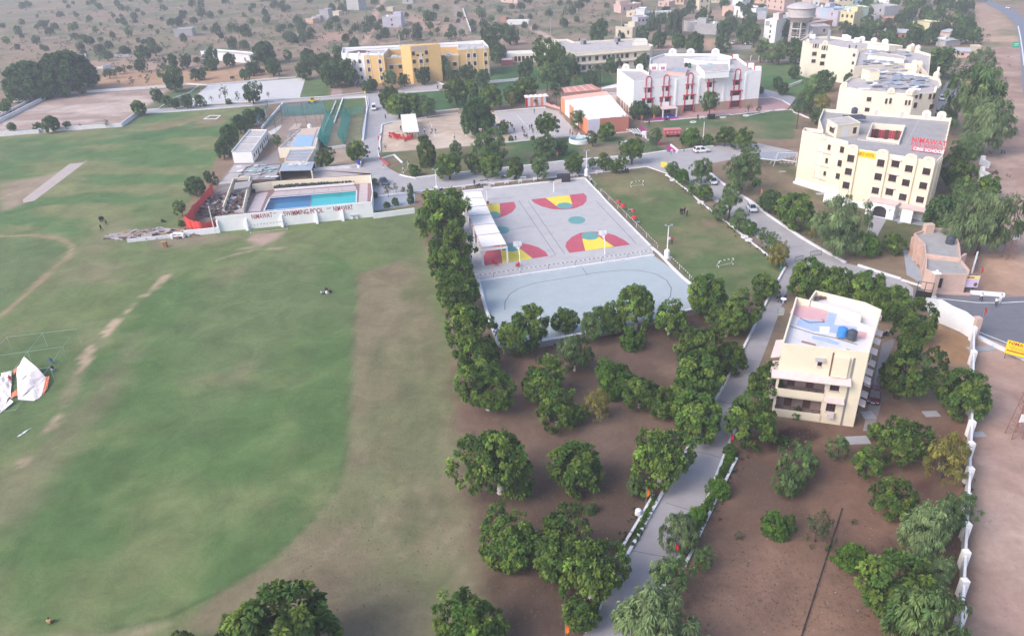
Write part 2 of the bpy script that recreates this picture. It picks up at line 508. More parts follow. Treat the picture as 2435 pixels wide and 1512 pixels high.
zone(PL('U5',[(1850,640),(2110,640),(2100,720),(1800,740)]),C(.2,.2,.12),2,1.5,.8)
zone(PL('U5',[(2050,450),(2330,440),(2300,540),(2080,530)]),C(.22,.21,.13),2,1.5,.8)
zone(D((2290,150),(2434,90),(2700,300),(2800,1700),(2310,1700),(2300,1100),(2310,720),(2200,690),(2150,560),(2330,470),(2330,330),(2250,250)),two((.36,.235,.19),(.43,.3,.245),n2,.35,.65),2,1)
zone(PL('U2',[(860,420),(1317,330),(1317,830),(1100,860),(860,800)]),C(.42,.265,.18),1.5,1,.8)
zone(D((0,240),(330,205),(860,190),(1500,170),(1900,120),(2250,260),(2330,470),(2200,560),(2200,700),(2310,790),(2300,1100),(2290,1700),(-900,1700),(-700,300)),two((.25,.175,.125),DRY,n2,.35,.65),3,1)
field=D((0,322),(290,303),(355,268),(640,252),(612,275),(520,372),(440,505),(443,545),(985,492),(1000,560),(1060,740),(1085,1000),(1150,1250),(1250,1512),(1300,1700),(-900,1700),(-900,380))
zone(field,two(GRASS2,(.21,.195,.11),n2*.55+n1*.45,.46,.66),.5,.4)
zone(D((0,322),(290,303),(355,268),(640,252),(612,275),(520,372),(430,460),(200,560),(0,550),(-600,520),(-600,380)),two((.1,.172,.066),(.195,.205,.095),str1*.7+n2*.3,.42,.58),2,1.5,.95)
zone(PL('S5',[(1250,120),(1900,40),(2000,60),(1900,130),(1500,160),(1260,170)]),C(.27,.2,.12),1.5,1.5,.7)
zone(PL('S5',[(900,250),(1400,170),(1700,90),(1750,120),(1300,240),(950,275)]),C(.075,.15,.06),1.2,1,.8)
zone(PL('S5',[(0,300),(900,250),(350,420),(0,520)]),C(.08,.155,.06),3,2,.7)
zone(PL('S5',[(0,640),(420,560),(760,430),(700,480),(210,800),(100,860),(0,880)]),C(.34,.255,.19),1.6,1.2,.85)
zone(D((848,655),(847,720),(836,850),(829,1000),(820,1100),(800,1160),(740,1240),(640,1330),(520,1410),(400,1465),(250,1500),(100,1507),(0,1487),(-150,1430),(-200,1300),(-50,1150),(60,1080),(200,880),(330,720),(420,655),(550,608),(700,592),(790,605),(830,625)),two((.098,.16,.058),(.16,.19,.082),n2*.55+n1*.25+n3*.2,.4,.6),.3,.2,.97)
zone(D((800,690),(848,655),(847,720),(842,800),(780,760),(700,830),(480,1000),(420,780),(520,650),(700,600)),two((.14,.175,.08),(.2,.185,.105),n2,.42,.66),7,3,.75)
track(D((848,655),(847,720),(836,850),(829,1000),(820,1100),(800,1160),(740,1240),(640,1330),(520,1410),(400,1465),(250,1500)),(.055,.095,.04),.35,.35,.15,.75)
track(D((846,1110),(800,1185),(735,1262),(640,1352),(520,1432),(400,1487),(300,1510)),(.36,.27,.185),.5,.5,.6,.6,.5)
zone(D((851,655),(1000,600),(1075,900),(1095,1060),(1150,1250),(1250,1600),(900,1600),(400,1500),(640,1340),(745,1245),(806,1160),(826,1100),(834,1000),(841,850)),two((.225,.178,.115),(.17,.17,.088),n1*.3+n2*.7,.36,.58),.8,.5,.9)
for k,(a,b)in enumerate(((975,985),(1010,1040),(960,950),(905,880))):
 track(D((a,690),((a+b)/2,1000),(b,1290)),(.135,.145,.075),1.3 if k<2 else .5,.9,.8,.65,.44)
zone(D((1000,500),(1010,600),(990,640),(900,600),(860,520)),C(.13,.165,.075),3,2,.6)
zone(D((760,1400),(900,1330),(1000,1420),(1000,1560),(700,1560)),C(.15,.115,.085),4,2,.6)
for a,b in(((990,1150),(1120,1390)),((860,1230),(700,1400)),((880,1180),(960,1330))):
 track(D(a,b),(.31,.24,.17),.4,.5,.3,.5)
track(PL('T3',[(600,1390),(870,1310),(1250,1220),(1600,1190),(2090,1190)]),(.42,.32,.23),.45,.35,.6,.8)
track(PL('T3',[(1020,1190),(1280,1160)]),(.4,.31,.22),.6,.6,.5,.7)
zone(PL('T3',[(1150,1040),(1250,930),(1820,890),(1720,1000),(1400,1140)]),C(.4,.28,.23),.9,.8,.9)
zone(PL('T3',[(-600,1030),(600,930),(1200,960),(700,1080),(-400,1160)]),C(.27,.21,.15),1.5,1.2,.7)
track(D((398,655),(340,705),(282,760),(215,830),(190,880)),(.46,.34,.24),1.1,.35,1.2,.95)
track(D((150,965),(122,1012),(85,1062),(52,1105)),(.46,.34,.24),.7,.35,1.2,.95)
track(D((190,880),(150,965)),(.3,.235,.16),1.6,1.,1,.7)
zone(D((60,1085),(250,900),(330,790),(300,900),(150,1090),(80,1200),(-20,1280),(-60,1160)),C(.215,.185,.115),3,2,.6)
track(D((0,562),(80,559),(140,567),(172,583),(165,610),(110,655),(60,700),(0,755),(-120,830)),(.33,.235,.15),1.1,.35,.4,.9)
zone(D((0,566),(130,572),(160,590),(110,640),(0,740),(-100,700)),C(.115,.165,.075),1,.6,.7)
zone(D((-30,840),(120,790),(190,790),(110,1000),(0,1090)),C(.1,.155,.065),3,2,.7)
zone(PL('S1',[(480,835),(1480,775),(1220,990),(1070,1110),(0,1195),(-700,1290),(-900,1250),(0,1075)]),two((.37,.27,.23),(.5,.4,.35),str1,.46,.6),1,.8)
zone(PL('S1',[(330,800),(700,790),(800,700),(900,690),(900,600),(2240,585),(2400,640),(2435,690),(1650,742),(1480,765),(500,810)]),C(.43,.265,.165),1.5,1)
zone(PL('S1',[(760,540),(1180,500),(2300,590),(1200,640),(800,600)]),C(.37,.26,.19),2,1.5,.9)
zone(PL('S1',[(1500,790),(1820,752),(1700,850),(1590,935),(1290,965)]),C(.09,.15,.07),1,.8,.85)
zone(PL('S2',[(480,685),(690,700),(690,845),(430,862)]),C(.095,.155,.06),.8,.6,.9)
zone(PL('S6',[(830,60),(1270,30),(1715,10),(1690,230),(1280,190),(800,210)]),two((.1,.15,.06),(.17,.16,.08),n2,.4,.6),.8,.6)
zone(PL('S6',[(600,340),(800,210),(1290,190),(1240,400),(1000,320),(760,560)]),C(.3,.225,.19),1,.8)
zone(PL('S6',[(830,50),(1130,30),(1100,70),(830,85)]),C(.22,.12,.09),.6,.6)
zone(PL('S6',[(1420,230),(1690,220),(1680,540),(1270,545),(1250,420)]),two((.26,.215,.165),(.2,.19,.11),n2,.4,.6),.8,.6)
zone(PL('S6',[(1250,780),(1240,570),(1660,560),(1660,700),(1540,775)]),C(.38,.29,.22),.6,.4)
zone(PL('S5',[(2030,470),(1960,430),(1700,720),(1560,1010),(1640,1030),(1850,650)]),C(.26,.17,.12),1,.8,.8)
zone(PL('S7',[(225,310),(440,265),(1050,180),(1450,165),(2010,118),(2150,150),(2350,420),(1580,495),(1050,545),(560,580),(200,605)]),two((.5,.385,.3),(.56,.46,.38),n2,.4,.6),.35,.2)
zone(PL('S7',[(200,610),(560,585),(1050,548),(1580,500),(2330,430),(2435,450),(2435,695),(1750,758),(1150,822),(600,882),(400,845),(240,755)]),two((.075,.135,.055),(.16,.15,.08),n2,.42,.62),.4,.3)
zone(PL('S7',[(210,680),(350,640),(440,720),(300,780)]),C(.2,.15,.1),.6,.4)
zone(PL('S8',[(940,545),(1150,530),(1260,590),(1500,740),(600,830),(480,690),(590,690)]),two((.1,.15,.065),(.22,.18,.12),n2,.42,.6),.6,.5)
zone(PL('S8',[(-60,740),(300,790),(300,850),(0,890)]),C(.17,.13,.09),1,.8,.7)
zone(PL('S2',[(1130,820),(1650,800),(2435,690),(2435,900),(1450,985),(1200,1000)]),two((.06,.13,.05),(.09,.15,.06),n2,.4,.6),1,.6)
zone(PL('S2',[(2110,610),(2435,590),(2435,680),(1930,740),(2000,650)]),C(.075,.155,.06),1,.6)
zone(PL('S3',[(0,590),(120,570),(1010,660),(1010,760),(480,770),(0,830)]),C(.06,.125,.05),1.5,1)
zone(PL('T6',[(585,1020),(1640,922),(1930,897),(2290,865),(2435,872),(2500,1000),(2435,1218),(1000,1218),(640,1218)]),two((.085,.14,.058),(.2,.165,.1),n2*.6+n1*.4,.42,.6),.6,.4)
zone(PL('S4',[(130,570),(430,545),(800,700),(640,900),(420,860),(140,770)]),two((.075,.155,.055),(.11,.16,.065),n2,.4,.6),1,.6)
zone(PL('S4',[(0,480),(420,440),(440,530),(130,555),(0,560)]),C(.14,.135,.085),1.5,1)
zone(PL('S11',[(135,350),(690,268),(800,300),(870,325),(950,385),(1190,590),(1460,800),(1580,900),(1700,995),(1840,1110),(1930,1170),(1880,1270),(1790,1440),(1300,1400),(1060,1290),(830,1060),(720,970),(240,470)]),two((.105,.15,.058),(.175,.17,.085),n2*.55+n1*.2+n3*.25,.43,.62),.5,.4)
zone(PL('S11',[(190,350),(690,275),(860,330),(1200,600),(1880,1130),(1930,1180),(1600,930),(1000,470),(700,310),(300,390)]),C(.19,.145,.09),1.2,.9,.6)
zone(PL('S11',[(240,470),(330,490),(800,980),(1100,1290),(1040,1290),(720,980)]),C(.22,.155,.115),.9,.7,.8)
zone(PL('S11',[(1190,730),(1300,740),(1330,790),(1210,800)]),C(.28,.19,.13),1,.8,.7)
zone(PL('S11',[(330,440),(520,430),(700,450),(650,520),(420,500)]),C(.22,.18,.1),1.5,1.2,.6)
zone(PL('S11',[(880,325),(1000,395),(1230,565),(1480,725),(1700,905),(1900,1075),(1960,1130),(1900,1110),(1700,990),(1460,795),(1190,585)]),C(.21,.165,.12),.4,.3)
zone(PL('S9',[(100,590),(440,625),(590,660),(560,810),(1000,950),(1620,1150),(1540,1220),(1500,1354),(1000,1354),(830,1354),(250,970),(130,800)]),two((.115,.12,.062),(.21,.16,.105),n2*.6+n3*.4,.42,.6),.8,.6)
zone(PL('S9',[(1320,1105),(1640,1155),(1530,1225),(1480,1330),(1245,1240)]),two((.12,.125,.06),(.2,.16,.1),n2,.42,.6),.3,.2)
zone(D((1092,760),(1180,830),(1560,755),(1830,700),(1760,860),(1700,955),(1570,1185),(1487,1332),(1390,1512),(1350,1650),(1180,1650),(1160,1450),(1130,1250),(1085,1000)),two((.115,.075,.056),(.165,.108,.08),n2,.4,.62),2.2,1.6)
zone(D((1360,950),(1480,950),(1500,1100),(1380,1130)),C(.19,.13,.1),2,1,.5)
zone(D((1240,820),(1300,850),(1290,900),(1230,880)),C(.26,.15,.105),1.5,1,.6)
zone(D((1560,860),(1680,850),(1650,900),(1570,900)),C(.24,.16,.115),1.5,1,.6)
zone(D((1720,1088),(1830,1000),(2310,980),(2290,1700),(1480,1700),(1560,1440),(1640,1290)),two((.2,.115,.08),(.13,.08,.06),n2,.42,.62),1,.8)
zone(D((1660,1330),(1850,1250),(2000,1330),(2050,1512),(1950,1650),(1640,1650),(1620,1420)),C(.27,.16,.11),4,2.5,.7)
zone(PL('S16',[(460,130),(640,70),(790,65),(860,130),(760,205),(540,240)]),C(.055,.033,.027),.4,.3)
zone(PL('S16',[(390,330),(470,340),(560,440),(380,460),(300,420)]),C(.12,.08,.062),.6,.4,.8)
zone(PL('S16',[(1360,780),(1440,900),(1470,1000),(1200,980),(1300,850)]),C(.12,.07,.055),1,.8,.8)
zone(PL('S16',[(1480,430),(1640,440),(1620,540),(1480,470)]),C(.105,.05,.042),.8,.6,.9)
zone(PL('S12',[(1500,700),(1640,560),(1900,680),(1895,870),(1700,900),(1520,780)]),two((.4,.235,.125),(.3,.18,.1),n2,.4,.65),.6,.5)
zone(PL('S12',[(1150,1150),(1870,1230),(1860,1290),(1500,1400),(1100,1400)]),C(.2,.125,.092),1.2,1)
col*=(.9+.2*n3+.1*(n2-.5))[...,None]
nv=X.shape
V=np.stack([X.ravel(),Y.ravel(),np.zeros(X.size)],1)
jj,ii=np.meshgrid(np.arange(nv[0]-1),np.arange(nv[1]-1),indexing='ij')
b0=(jj*nv[1]+ii).ravel()
Fq=np.stack([b0,b0+1,b0+1+nv[1],b0+nv[1]],1).astype(np.int32)
pool_a,pool_b,pool_c,pool_d=PL('S6',[(655,1095),(1615,1015),(1610,1150),(590,1240)])
cxs=V[Fq].mean(1)
keep=sdist(cxs[:,0],cxs[:,1],[pool_a,pool_b,pool_c,pool_d])>-.2
Fq=Fq[keep]
gm=bpy.data.meshes.new('ground')
gm.vertices.add(len(V));gm.vertices.foreach_set('co',V.ravel())
gm.loops.add(Fq.size);gm.loops.foreach_set('vertex_index',Fq.ravel())
gm.polygons.add(len(Fq));gm.polygons.foreach_set('loop_start',np.arange(0,Fq.size,4,dtype=np.int32))
gm.update(calc_edges=True)
ca=gm.color_attributes.new('ground_colour','FLOAT_COLOR','POINT')
ca.data.foreach_set('color',np.concatenate([col.reshape(-1,3),np.ones((X.size,1))],1).ravel().astype(np.float32))
gmat=bpy.data.materials.new('ground_earth_and_grass');gmat.use_nodes=True
_n=gmat.node_tree;_b=_n.nodes['Principled BSDF'];_b.inputs['Roughness'].default_value=1.;_b.inputs['Specular IOR Level'].default_value=.05
_a=_n.nodes.new('ShaderNodeVertexColor');_a.layer_name='ground_colour'
_ge=_n.nodes.new('ShaderNodeNewGeometry')
_no=_n.nodes.new('ShaderNodeTexNoise');_no.inputs['Scale'].default_value=1.1;_no.inputs['Detail'].default_value=8;_no.inputs['Roughness'].default_value=.75
_n.links.new(_ge.outputs['Position'],_no.inputs['Vector'])
_mr=_n.nodes.new('ShaderNodeMapRange');_mr.inputs[1].default_value=.3;_mr.inputs[2].default_value=.7;_mr.inputs[3].default_value=.9;_mr.inputs[4].default_value=1.1
_n.links.new(_no.outputs['Fac'],_mr.inputs[0])
_vm=_n.nodes.new('ShaderNodeVectorMath');_vm.operation='SCALE'
_n2=_n.nodes.new('ShaderNodeTexNoise');_n2 .inputs['Scale'].default_value=.16;_n2 .inputs['Detail'].default_value=9;_n2 .inputs['Roughness'].default_value=.72;_n2 .inputs['Distortion'].default_value=.6
_n.links.new(_ge.outputs['Position'],_n2 .inputs['Vector'])
_m2=_n.nodes.new('ShaderNodeMapRange');_m2 .inputs[1].default_value=.32;_m2 .inputs[2].default_value=.68;_m2 .inputs[3].default_value=.78;_m2 .inputs[4].default_value=1.22
_n.links.new(_n2 .outputs['Fac'],_m2 .inputs[0])
_mm=_n.nodes.new('ShaderNodeMath');_mm.operation='MULTIPLY';_n.links.new(_mr.outputs[0],_mm.inputs[0]);_n.links.new(_m2 .outputs[0],_mm.inputs[1])
_n.links.new(_a.outputs['Color'],_vm.inputs[0]);_n.links.new(_mm.outputs[0],_vm.inputs['Scale'])
_n.links.new(_vm.outputs[0],_b.inputs['Base Color'])
_nb=_n.nodes.new('ShaderNodeTexNoise');_nb.inputs['Scale'].default_value=3.;_nb.inputs['Detail'].default_value=6
_n.links.new(_ge.outputs['Position'],_nb.inputs['Vector'])
_bu=_n.nodes.new('ShaderNodeBump');_bu.inputs['Strength'].default_value=.25;_bu.inputs['Distance'].default_value=.2
_n.links.new(_nb.outputs['Fac'],_bu.inputs['Height']);_n.links.new(_bu.outputs[0],_b.inputs['Normal'])
gm.materials.append(gmat)
ground=bpy.data.objects.new('ground',gm);COL.objects.link(ground);ground['kind']='structure'
# roads, paths, courts (thin sheets) and kerbs
ROADM=mat('worn_concrete_road',(.4,.375,.385),.9,.1,.35,stain=.35,sk=(.31,.28,.275),bump=.15)
PATHM=mat('grey_concrete_path',(.345,.32,.335),.9,.1,.5,stain=.35,sk=(.27,.245,.25),bump=.15)
ASPH=mat('grey_asphalt',(.165,.165,.19),.9,.12,.4,stain=.3,sk=(.2,.19,.2))
HWAY=mat('highway_asphalt',(.19,.2,.25),.9,.1,.3)
PINKP=mat('pink_paving',(.42,.26,.26),.9,.12,1.,stain=.3,sk=(.36,.26,.25))
COURTM=mat('pale_court_concrete',(.47,.45,.455),.85,.07,.3,stain=.7,sk=(.36,.335,.335))
RINKM=mat('blue_grey_rink_concrete',(.4,.45,.47),.6,.06,.35,stain=.4,sk=(.37,.39,.43))
def sheet(name,pts,material,z,lab=None,cat='court',par=None):
 mb=MB();mb.poly([(p[0],p[1],z)for p in pts])
 if par:return mb.bd(name,material,par)
 if lab:return tag(mb.bd(name,material,origin=(pts[0][0],pts[0][1],0)),lab,cat)
 return stc(name,mb,material)
def kerb(pts,w=.25,h=.15,m=None,name='kerb',side=.0,closed=False):
 mb=MB();mb.strip(pts,w,.0,h,side=side,closed=closed)
 return stc(name,mb,m or WK)
path_l=D((1866,638),(1826,711),(1749,865),(1700,953),(1570,1181),(1487,1328),(1385,1512),(1340,1600))
path_r=D((1890,633),(1868,700),(1828,810),(1790,905),(1757,1000),(1719,1090),(1685,1178),(1617,1319),(1545,1460),(1470,1600))
sheet('path',path_l+path_r[::-1],PATHM,.016)
road_e_l=PL('S11',[(800,262),(878,300),(960,330),(1110,420),(1310,570),(1480,720),(1700,905),(1900,1070),(1960,1130)])
road_e_r=PL('S11',[(1262,312),(1372,402),(1640,572),(1800,702),(2100,902),(2268,1002)])+PL('S12',[(945,98),(1040,122),(1380,228),(1470,290),(1470,390),(1200,400),(800,250),(560,140)])
sheet('road',road_e_l+PL('S12',[(520,160)])+road_e_r[::-1],ROADM,.012)
jun=PL('S8',[(-100,915),(450,852),(940,812),(1300,782),(1510,748),(1640,748),(2020,692),(2120,660),(2435,640),(2700,700),(2900,740),(2435,800),(1960,880)])+PL('S11',[(1262,312),(1100,330),(960,340),(878,302),(690,252)])+PL('S7',[(2435,845),(1200,965),(170,1082),(150,1000)])+PL('S7',[(590,893),(900,852),(1150,826),(1750,762)])
sheet('road',jun,ROADM,.008)
west=PL('S6',[(1715,0),(1727,120),(1680,480),(1670,780),(1770,850),(1790,1040),(1830,1090),(2419,1025),(2419,905),(2250,890),(2100,850),(1950,770),(1850,660),(1860,560),(1870,440),(1880,310),(2080,265)])+PL('S2',[(1480,975),(1200,1000),(1130,870),(1125,808),(1000,820),(690,852),(0,892)])+PL('S1',[(2210,905),(1600,940),(1280,965),(1245,1000),(2210,932)])+PL('S2',[(0,932),(290,902),(810,868),(1012,852)])
sheet('road',west,ROADM,.01)
sheet('road',PL('S9',[(200,560),(600,555),(590,590),(440,625),(220,602)]),mat('blue_grey_lane',(.3,.32,.37),.9,.1),.016)
sheet('path',PL('S9',[(1215,1050),(1640,1110),(1640,1150),(1320,1103),(1245,1238),(1150,1225)]),PATHM,.012)
sheet('path',PL('T5',[(1195,1280),(1700,1360),(1840,1400),(1830,1460),(1190,1345)]),mat('blue_grey_terrace',(.33,.36,.41),.8,.1),.018)
sheet('path',PL('S12',[(1395,0),(1420,190),(1540,260),(1560,180),(1480,100),(1500,0)]),MM['blue_grey_terrace'],.018)
sheet('road',PL('U2',[(250,760),(430,830),(800,850),(1130,875),(1500,860),(1500,1450),(1317,1395),(870,1260),(860,1120),(430,890),(220,900)]),ASPH,.014)
sheet('pavement',PL('T6',[(330,900),(800,800),(2010,705),(2200,700),(2435,810),(2290,858),(1930,888),(1640,912),(575,1012),(420,980)]),PINKP,.012)
sheet('pavement',PL('S6',[(1800,1090),(2240,1040),(2240,1165),(1800,1235)]),MM['blue_grey_terrace'],.014)
sheet('pavement',PL('T6',[(2010,600),(2050,590),(2435,690),(2560,760),(2435,800),(2200,698),(2005,706)]),mat('grey_paving',(.36,.35,.38),.9,.1),.016)
sheet('pavement',PL('S2',[(1270,800),(1450,705),(1620,705),(1700,760),(1640,795),(1300,815)]),mat('pale_forecourt',(.44,.38,.37),.9,.1),.012)
sheet('pavement',PL('S2',[(700,850),(715,775),(790,765),(810,850)]),mat('brick_path',(.37,.26,.23),.9,.12,3),.014)
sheet('pavement',PL('U1',[(2110,1000),(2240,790),(2435,840),(2435,900),(2240,1230),(2090,1230)]),mat('dark_yard',(.3,.27,.29),.9,.1),.014)
sheet('pavement',PL('S12',[(1080,1400),(1230,720),(1330,680),(1310,760),(1180,1000),(1240,1130),(1160,1400)]),mat('yard_slab',(.27,.235,.235),.9,.15,2),.014)
sheet('pavement',PL('S6',[(270,730),(480,720),(650,640),(760,560),(760,690),(800,720),(400,760),(100,950),(150,880)]),MM['yard_slab'],.014)
sheet('pavement',PL('S6',[(1120,870),(1140,790),(1660,740),(1770,845),(1770,830),(1200,880)]),MM['pale_forecourt'],.013)
hw_l=PL('U5',[(1700,10),(1850,60),(2080,180),(2230,300),(2330,420),(2370,700),(2400,1472)])+D((2330,440),(2345,700))
hw=PL('U5',[(1600,-60),(1830,50),(2080,175),(2240,300),(2330,420),(2370,700),(2420,1472),(2800,1472),(2700,800),(2435,270),(2300,150),(2000,50),(1750,-60)])
sheet('road',hw,HWAY,.012)
mb=MB()
ln=PL('U5',[(2345,400),(2380,560),(2410,760),(2440,1000)])
for a,b in zip(ln[:-1],ln[1:]):
 mb.strip([a,b],.5,.015,.018)
stc('road_marking',mb,WK)
# basketball court, rink, kerbs
court=PL('S10',[(470,225),(1585,98),(2170,690),(2190,778),(650,1008),(600,930)])
bcourt=th('basketball_court','pale concrete basketball court with red, yellow and teal painted keys','court',court[4])
sheet('court_slab',court,COURTM,.02,par=bcourt)
rink=PL('D',[(1137,669),(1556,609),(1636,668),(1692,716),(1690,731),(1190,826)])
srink=th('skating_rink','blue-grey rink with a thin dark oval line behind the grove trees','rink',rink[0])
sheet('rink_slab',rink,RINKM,.016,par=srink)
PINKM=mat('court_pink_paint',(.5,.09,.135),.7,.12,1.2,stain=.35,sk=(.55,.25,.27))
YELM=mat('court_yellow_paint',(.8,.64,.07),.7,.08,1.2,stain=.35,sk=(.7,.6,.25))
TEALM=mat('court_teal_paint',(.14,.33,.32),.7,.1,1.2,stain=.35,sk=(.25,.38,.37))
LINEM=mat('dark_court_line',(.16,.15,.17),.8,.1)
def marking(pts,m,z):
 return sheet('marking',pts,m,z,par=bcourt)
def ellp(k,cx,cy,rx,ry,n=28):
 return PL(k,[(cx+rx*cos(2*PI*i/n),cy+ry*sin(2*PI*i/n))for i in range(n)])
marking(PL('S10',[(1115,288),(1140,315),(1200,345),(1300,372),(1400,377),(1500,365),(1570,335),(1600,300),(1602,258),(1575,232)]),PINKM,.025)
marking(PL('S10',[(1240,272),(1335,343),(1476,328),(1452,248)]),YELM,.029)
marking(ellp('S10',1410,342,68,28),TEALM,.033)
marking(PL('S10',[(1450,755),(1985,682),(1930,640),(1850,600),(1750,572),(1640,567),(1540,580),(1470,615),(1424,660),(1414,700)]),PINKM,.025)
marking(PL('S10',[(1590,735),(1842,699),(1710,612),(1562,630)]),YELM,.029)
marking(ellp('S10',1632,605,76,35),TEALM,.033)
marking(ellp('S10',1515,467,75,34),TEALM,.025)
marking(PL('S10',[(600,348),(640,400),(720,440),(790,453),(840,446),(900,425),(955,393),(985,350),(965,307)]),PINKM,.025)
marking(PL('S10',[(690,340),(720,420),(847,418),(840,322)]),YELM,.029)
marking(ellp('S10',790,422,58,28),TEALM,.033)
marking(ellp('S10',858,554,70,33),TEALM,.025)
marking(PL('S10',[(715,864),(1268,782),(1240,742),(1180,705),(1100,680),(1000,662),(900,668),(800,692),(720,742),(690,800)]),PINKM,.025)
marking(PL('S10',[(866,842),(1132,803),(1012,712),(850,735)]),YELM,.029)
marking(ellp('S10',945,705,78,36),TEALM,.033)
for pts in([(1010,300),(1330,770)],[(1090,300),(1410,765)],[(1680,295),(2035,672)],[(930,553),(1110,515)],[(740,285),(960,265)],[(1330,770),(1280,790)]):
 MB().strip(PL('S10',pts),.12,.024,.026).bd('line',LINEM,bcourt)
mb=MB();mb.strip(PL('S10',[(885,1250),(888,1180),(930,1112),(1010,1062),(1150,1017),(1400,975),(1700,925),(1900,905),(2050,905),(2200,935),(2300,990),(2342,1060),(2335,1130),(2290,1190)]),.16,.018,.02)
mb.bd('line',LINEM,srink)
MB().strip(PL('S10',[(1560,880),(1610,948)]),.12,.018,.02).bd('line',LINEM,srink)
kerb(PL('S10',[(650,1008),(2192,778)]),.45,.3)
kerb(PL('S10',[(290,243),(1585,99)]),.9,.16)
kerb(PL('S7',[(170,1085),(810,1008),(1200,962),(1800,905),(2435,845)])+PL('S11',[(135,322),(690,253)]),.45,.16)
kerb(PL('S10',[(1585,99),(1690,212)])+PL('T2',[(560,335),(670,465),(1270,1070)]),.35,.16)
kerb(PL('T2',[(1290,1095),(1390,1180),(1560,1360),(1720,1512)])+PL('D',[(1692,716)]),.55,.16)
kerb(PL('D',[(1137,669),(1158,748),(1188,826)]),.5,.55)
rw=PL('S14',[(560,588),(600,580),(890,525),(1190,470),(1520,405),(1750,352),(2010,285),(2160,250)])
t=th('retaining_wall','long grey retaining wall with white coping along the rink behind the grove','wall',rw[0])
MB().strip(rw,.35,0,1.05).bd('wall_face',CONC,t)
MB().strip(rw,.5,1.054,1.2).bd('coping',WK,t)
lawn_e=PL('S11',[(690,253),(800,290),(868,312),(882,335)])
kerb(lawn_e,.3,.16)
kerb(PL('S11',[(882,335),(925,372),(950,382),(1060,470),(1180,578),(1300,672),(1460,793),(1580,893),(1700,988),(1842,1103)]),.35,.2)
for x,y in((882,330),(925,374),(1178,578),(1575,890),(1612,918)):
 c=P('S11',x,y);mb=MB()
 mb.lathe([(.75,0),(.75,.25),(.5,.25),(.5,0)],(c.x,c.y,0),16,caps=False)
 stc('kerb',mb,WK)
kerb(PL('S11',[(1262,312),(1372,402),(1640,572),(1800,702),(2100,902),(2268,1002)])+PL('S12',[(948,98)]),.5,.28)
kerb(PL('S12',[(1042,118),(1200,170),(1375,225)]),.4,.3)
kerb(PL('S12',[(1380,232),(1470,262),(1600,300)]),.4,.25)
kerb(PL('S7',[(600,886),(900,850),(1150,824),(1750,760)])+PL('S8',[(450,848),(940,808),(1300,778),(1505,744)]),.6,.3)
kerb(PL('S8',[(1640,745),(1850,712),(2020,690)]),.5,.3)
kerb(PL('S8',[(1330,640),(1270,590),(1245,545)]),.5,.25)
kerb(PL('S8',[(270,600),(480,580)])+PL('S8',[(490,575)]),.4,.2)
kerb(PL('S8',[(955,548),(1150,530)]),.4,.2)
kerb(path_l[:6],.35,.32)
kerb(PL('S15',[(1760,400),(1650,590),(1520,805)]),.3,.3)
kerb(PL('S15',[(1215,1480),(1340,1270)]),.35,.3)
kerb(path_r[4:9],.32,.32)
kerb(PL('S15',[(2420,110),(2250,450),(2150,660),(2010,960)]),.3,.32)
kerb(PL('S7',[(62,0),(72,80),(20,330),(8,480)]),.5,.25)
kerb(PL('V5',[(1185,850),(1160,800),(1150,720)]),.25,.15)
kerb(PL('S7',[(415,850),(500,872),(600,890)]),.45,.22)
kerb(PL('S7',[(200,605),(195,500),(212,400),(222,308),(330,280),(440,268)]),.45,.35)
kerb(PL('S7',[(600,240),(800,205),(1050,178)]),.35,.25)
kerb(PL('S7',[(580,195),(800,160),(1060,135)]),.35,.35)
kerb(PL('S7',[(1450,163),(1700,140),(2010,118)]),.35,.35)
kerb(PL('V3',[(430,795),(960,740),(1280,705)]),.3,.2)
kerb(PL('V3',[(1660,680),(2170,630)]),.4,.3)
kerb(PL('S7',[(205,680),(355,638),(445,725)]),.45,.35)
kerb(PL('S6',[(1860,665),(1955,745)]),.45,.35,mat('red_kerb_paint',(.55,.1,.1),.8,.15))
kerb(PL('T6',[(575,1010),(1240,955),(1640,912),(1660,922),(1930,890),(2130,868),(2290,862),(2400,848),(2435,870)]),.35,.15)
kerb(PL('S4',[(0,1020),(300,960),(410,965),(430,990),(555,1040)]),.35,.15)
kerb(PL('S2',[(0,885),(690,848),(1000,812),(1125,805)]),.4,.25)
kerb(PL('S1',[(1560,942),(1900,915),(2200,895),(2435,882)]),.4,.25)
kerb(PL('S1',[(1240,1002),(1900,955),(2210,930)]),.4,.3)
kerb(PL('S1',[(1280,965),(1390,955),(1500,870),(1660,815),(1735,755)]),.3,.25)
kerb(PL('S2',[(1350,818),(1650,795)]),.4,.3)
kerb(PL('S9',[(200,600),(390,625),(440,630),(470,622),(590,640)]),.35,.2)
kerb(PL('T6',[(2010,712),(2170,700),(2300,740),(2400,800)]),.4,.2)
kerb(PL('U1',[(0,1240),(70,1250),(230,1325)]),.35,.2)
kerb(PL('S4',[(0,552),(200,545),(420,525)]),.3,.2)
mb=MB();mb.prism(PL('S5',[(200,775),(610,462),(725,452),(760,430),(690,492),(300,785),(205,803)]),-.05,.03);tag(mb.bd('cricket_pitch',mat('pale_pitch_clay',(.47,.39,.36),.95,.08,.5,stain=.5,sk=(.36,.29,.25),bump=.2),origin=P('S5',200,775)),'pale clay cricket pitch strip lying on the green field','pitch')
mb=MB();fp=PL('S1',[(1785,1045),(1840,1015),(1928,1015),(1890,1045)]);mb.strip(fp,.5,0,.12,closed=True);stc('kerb',mb,WK)
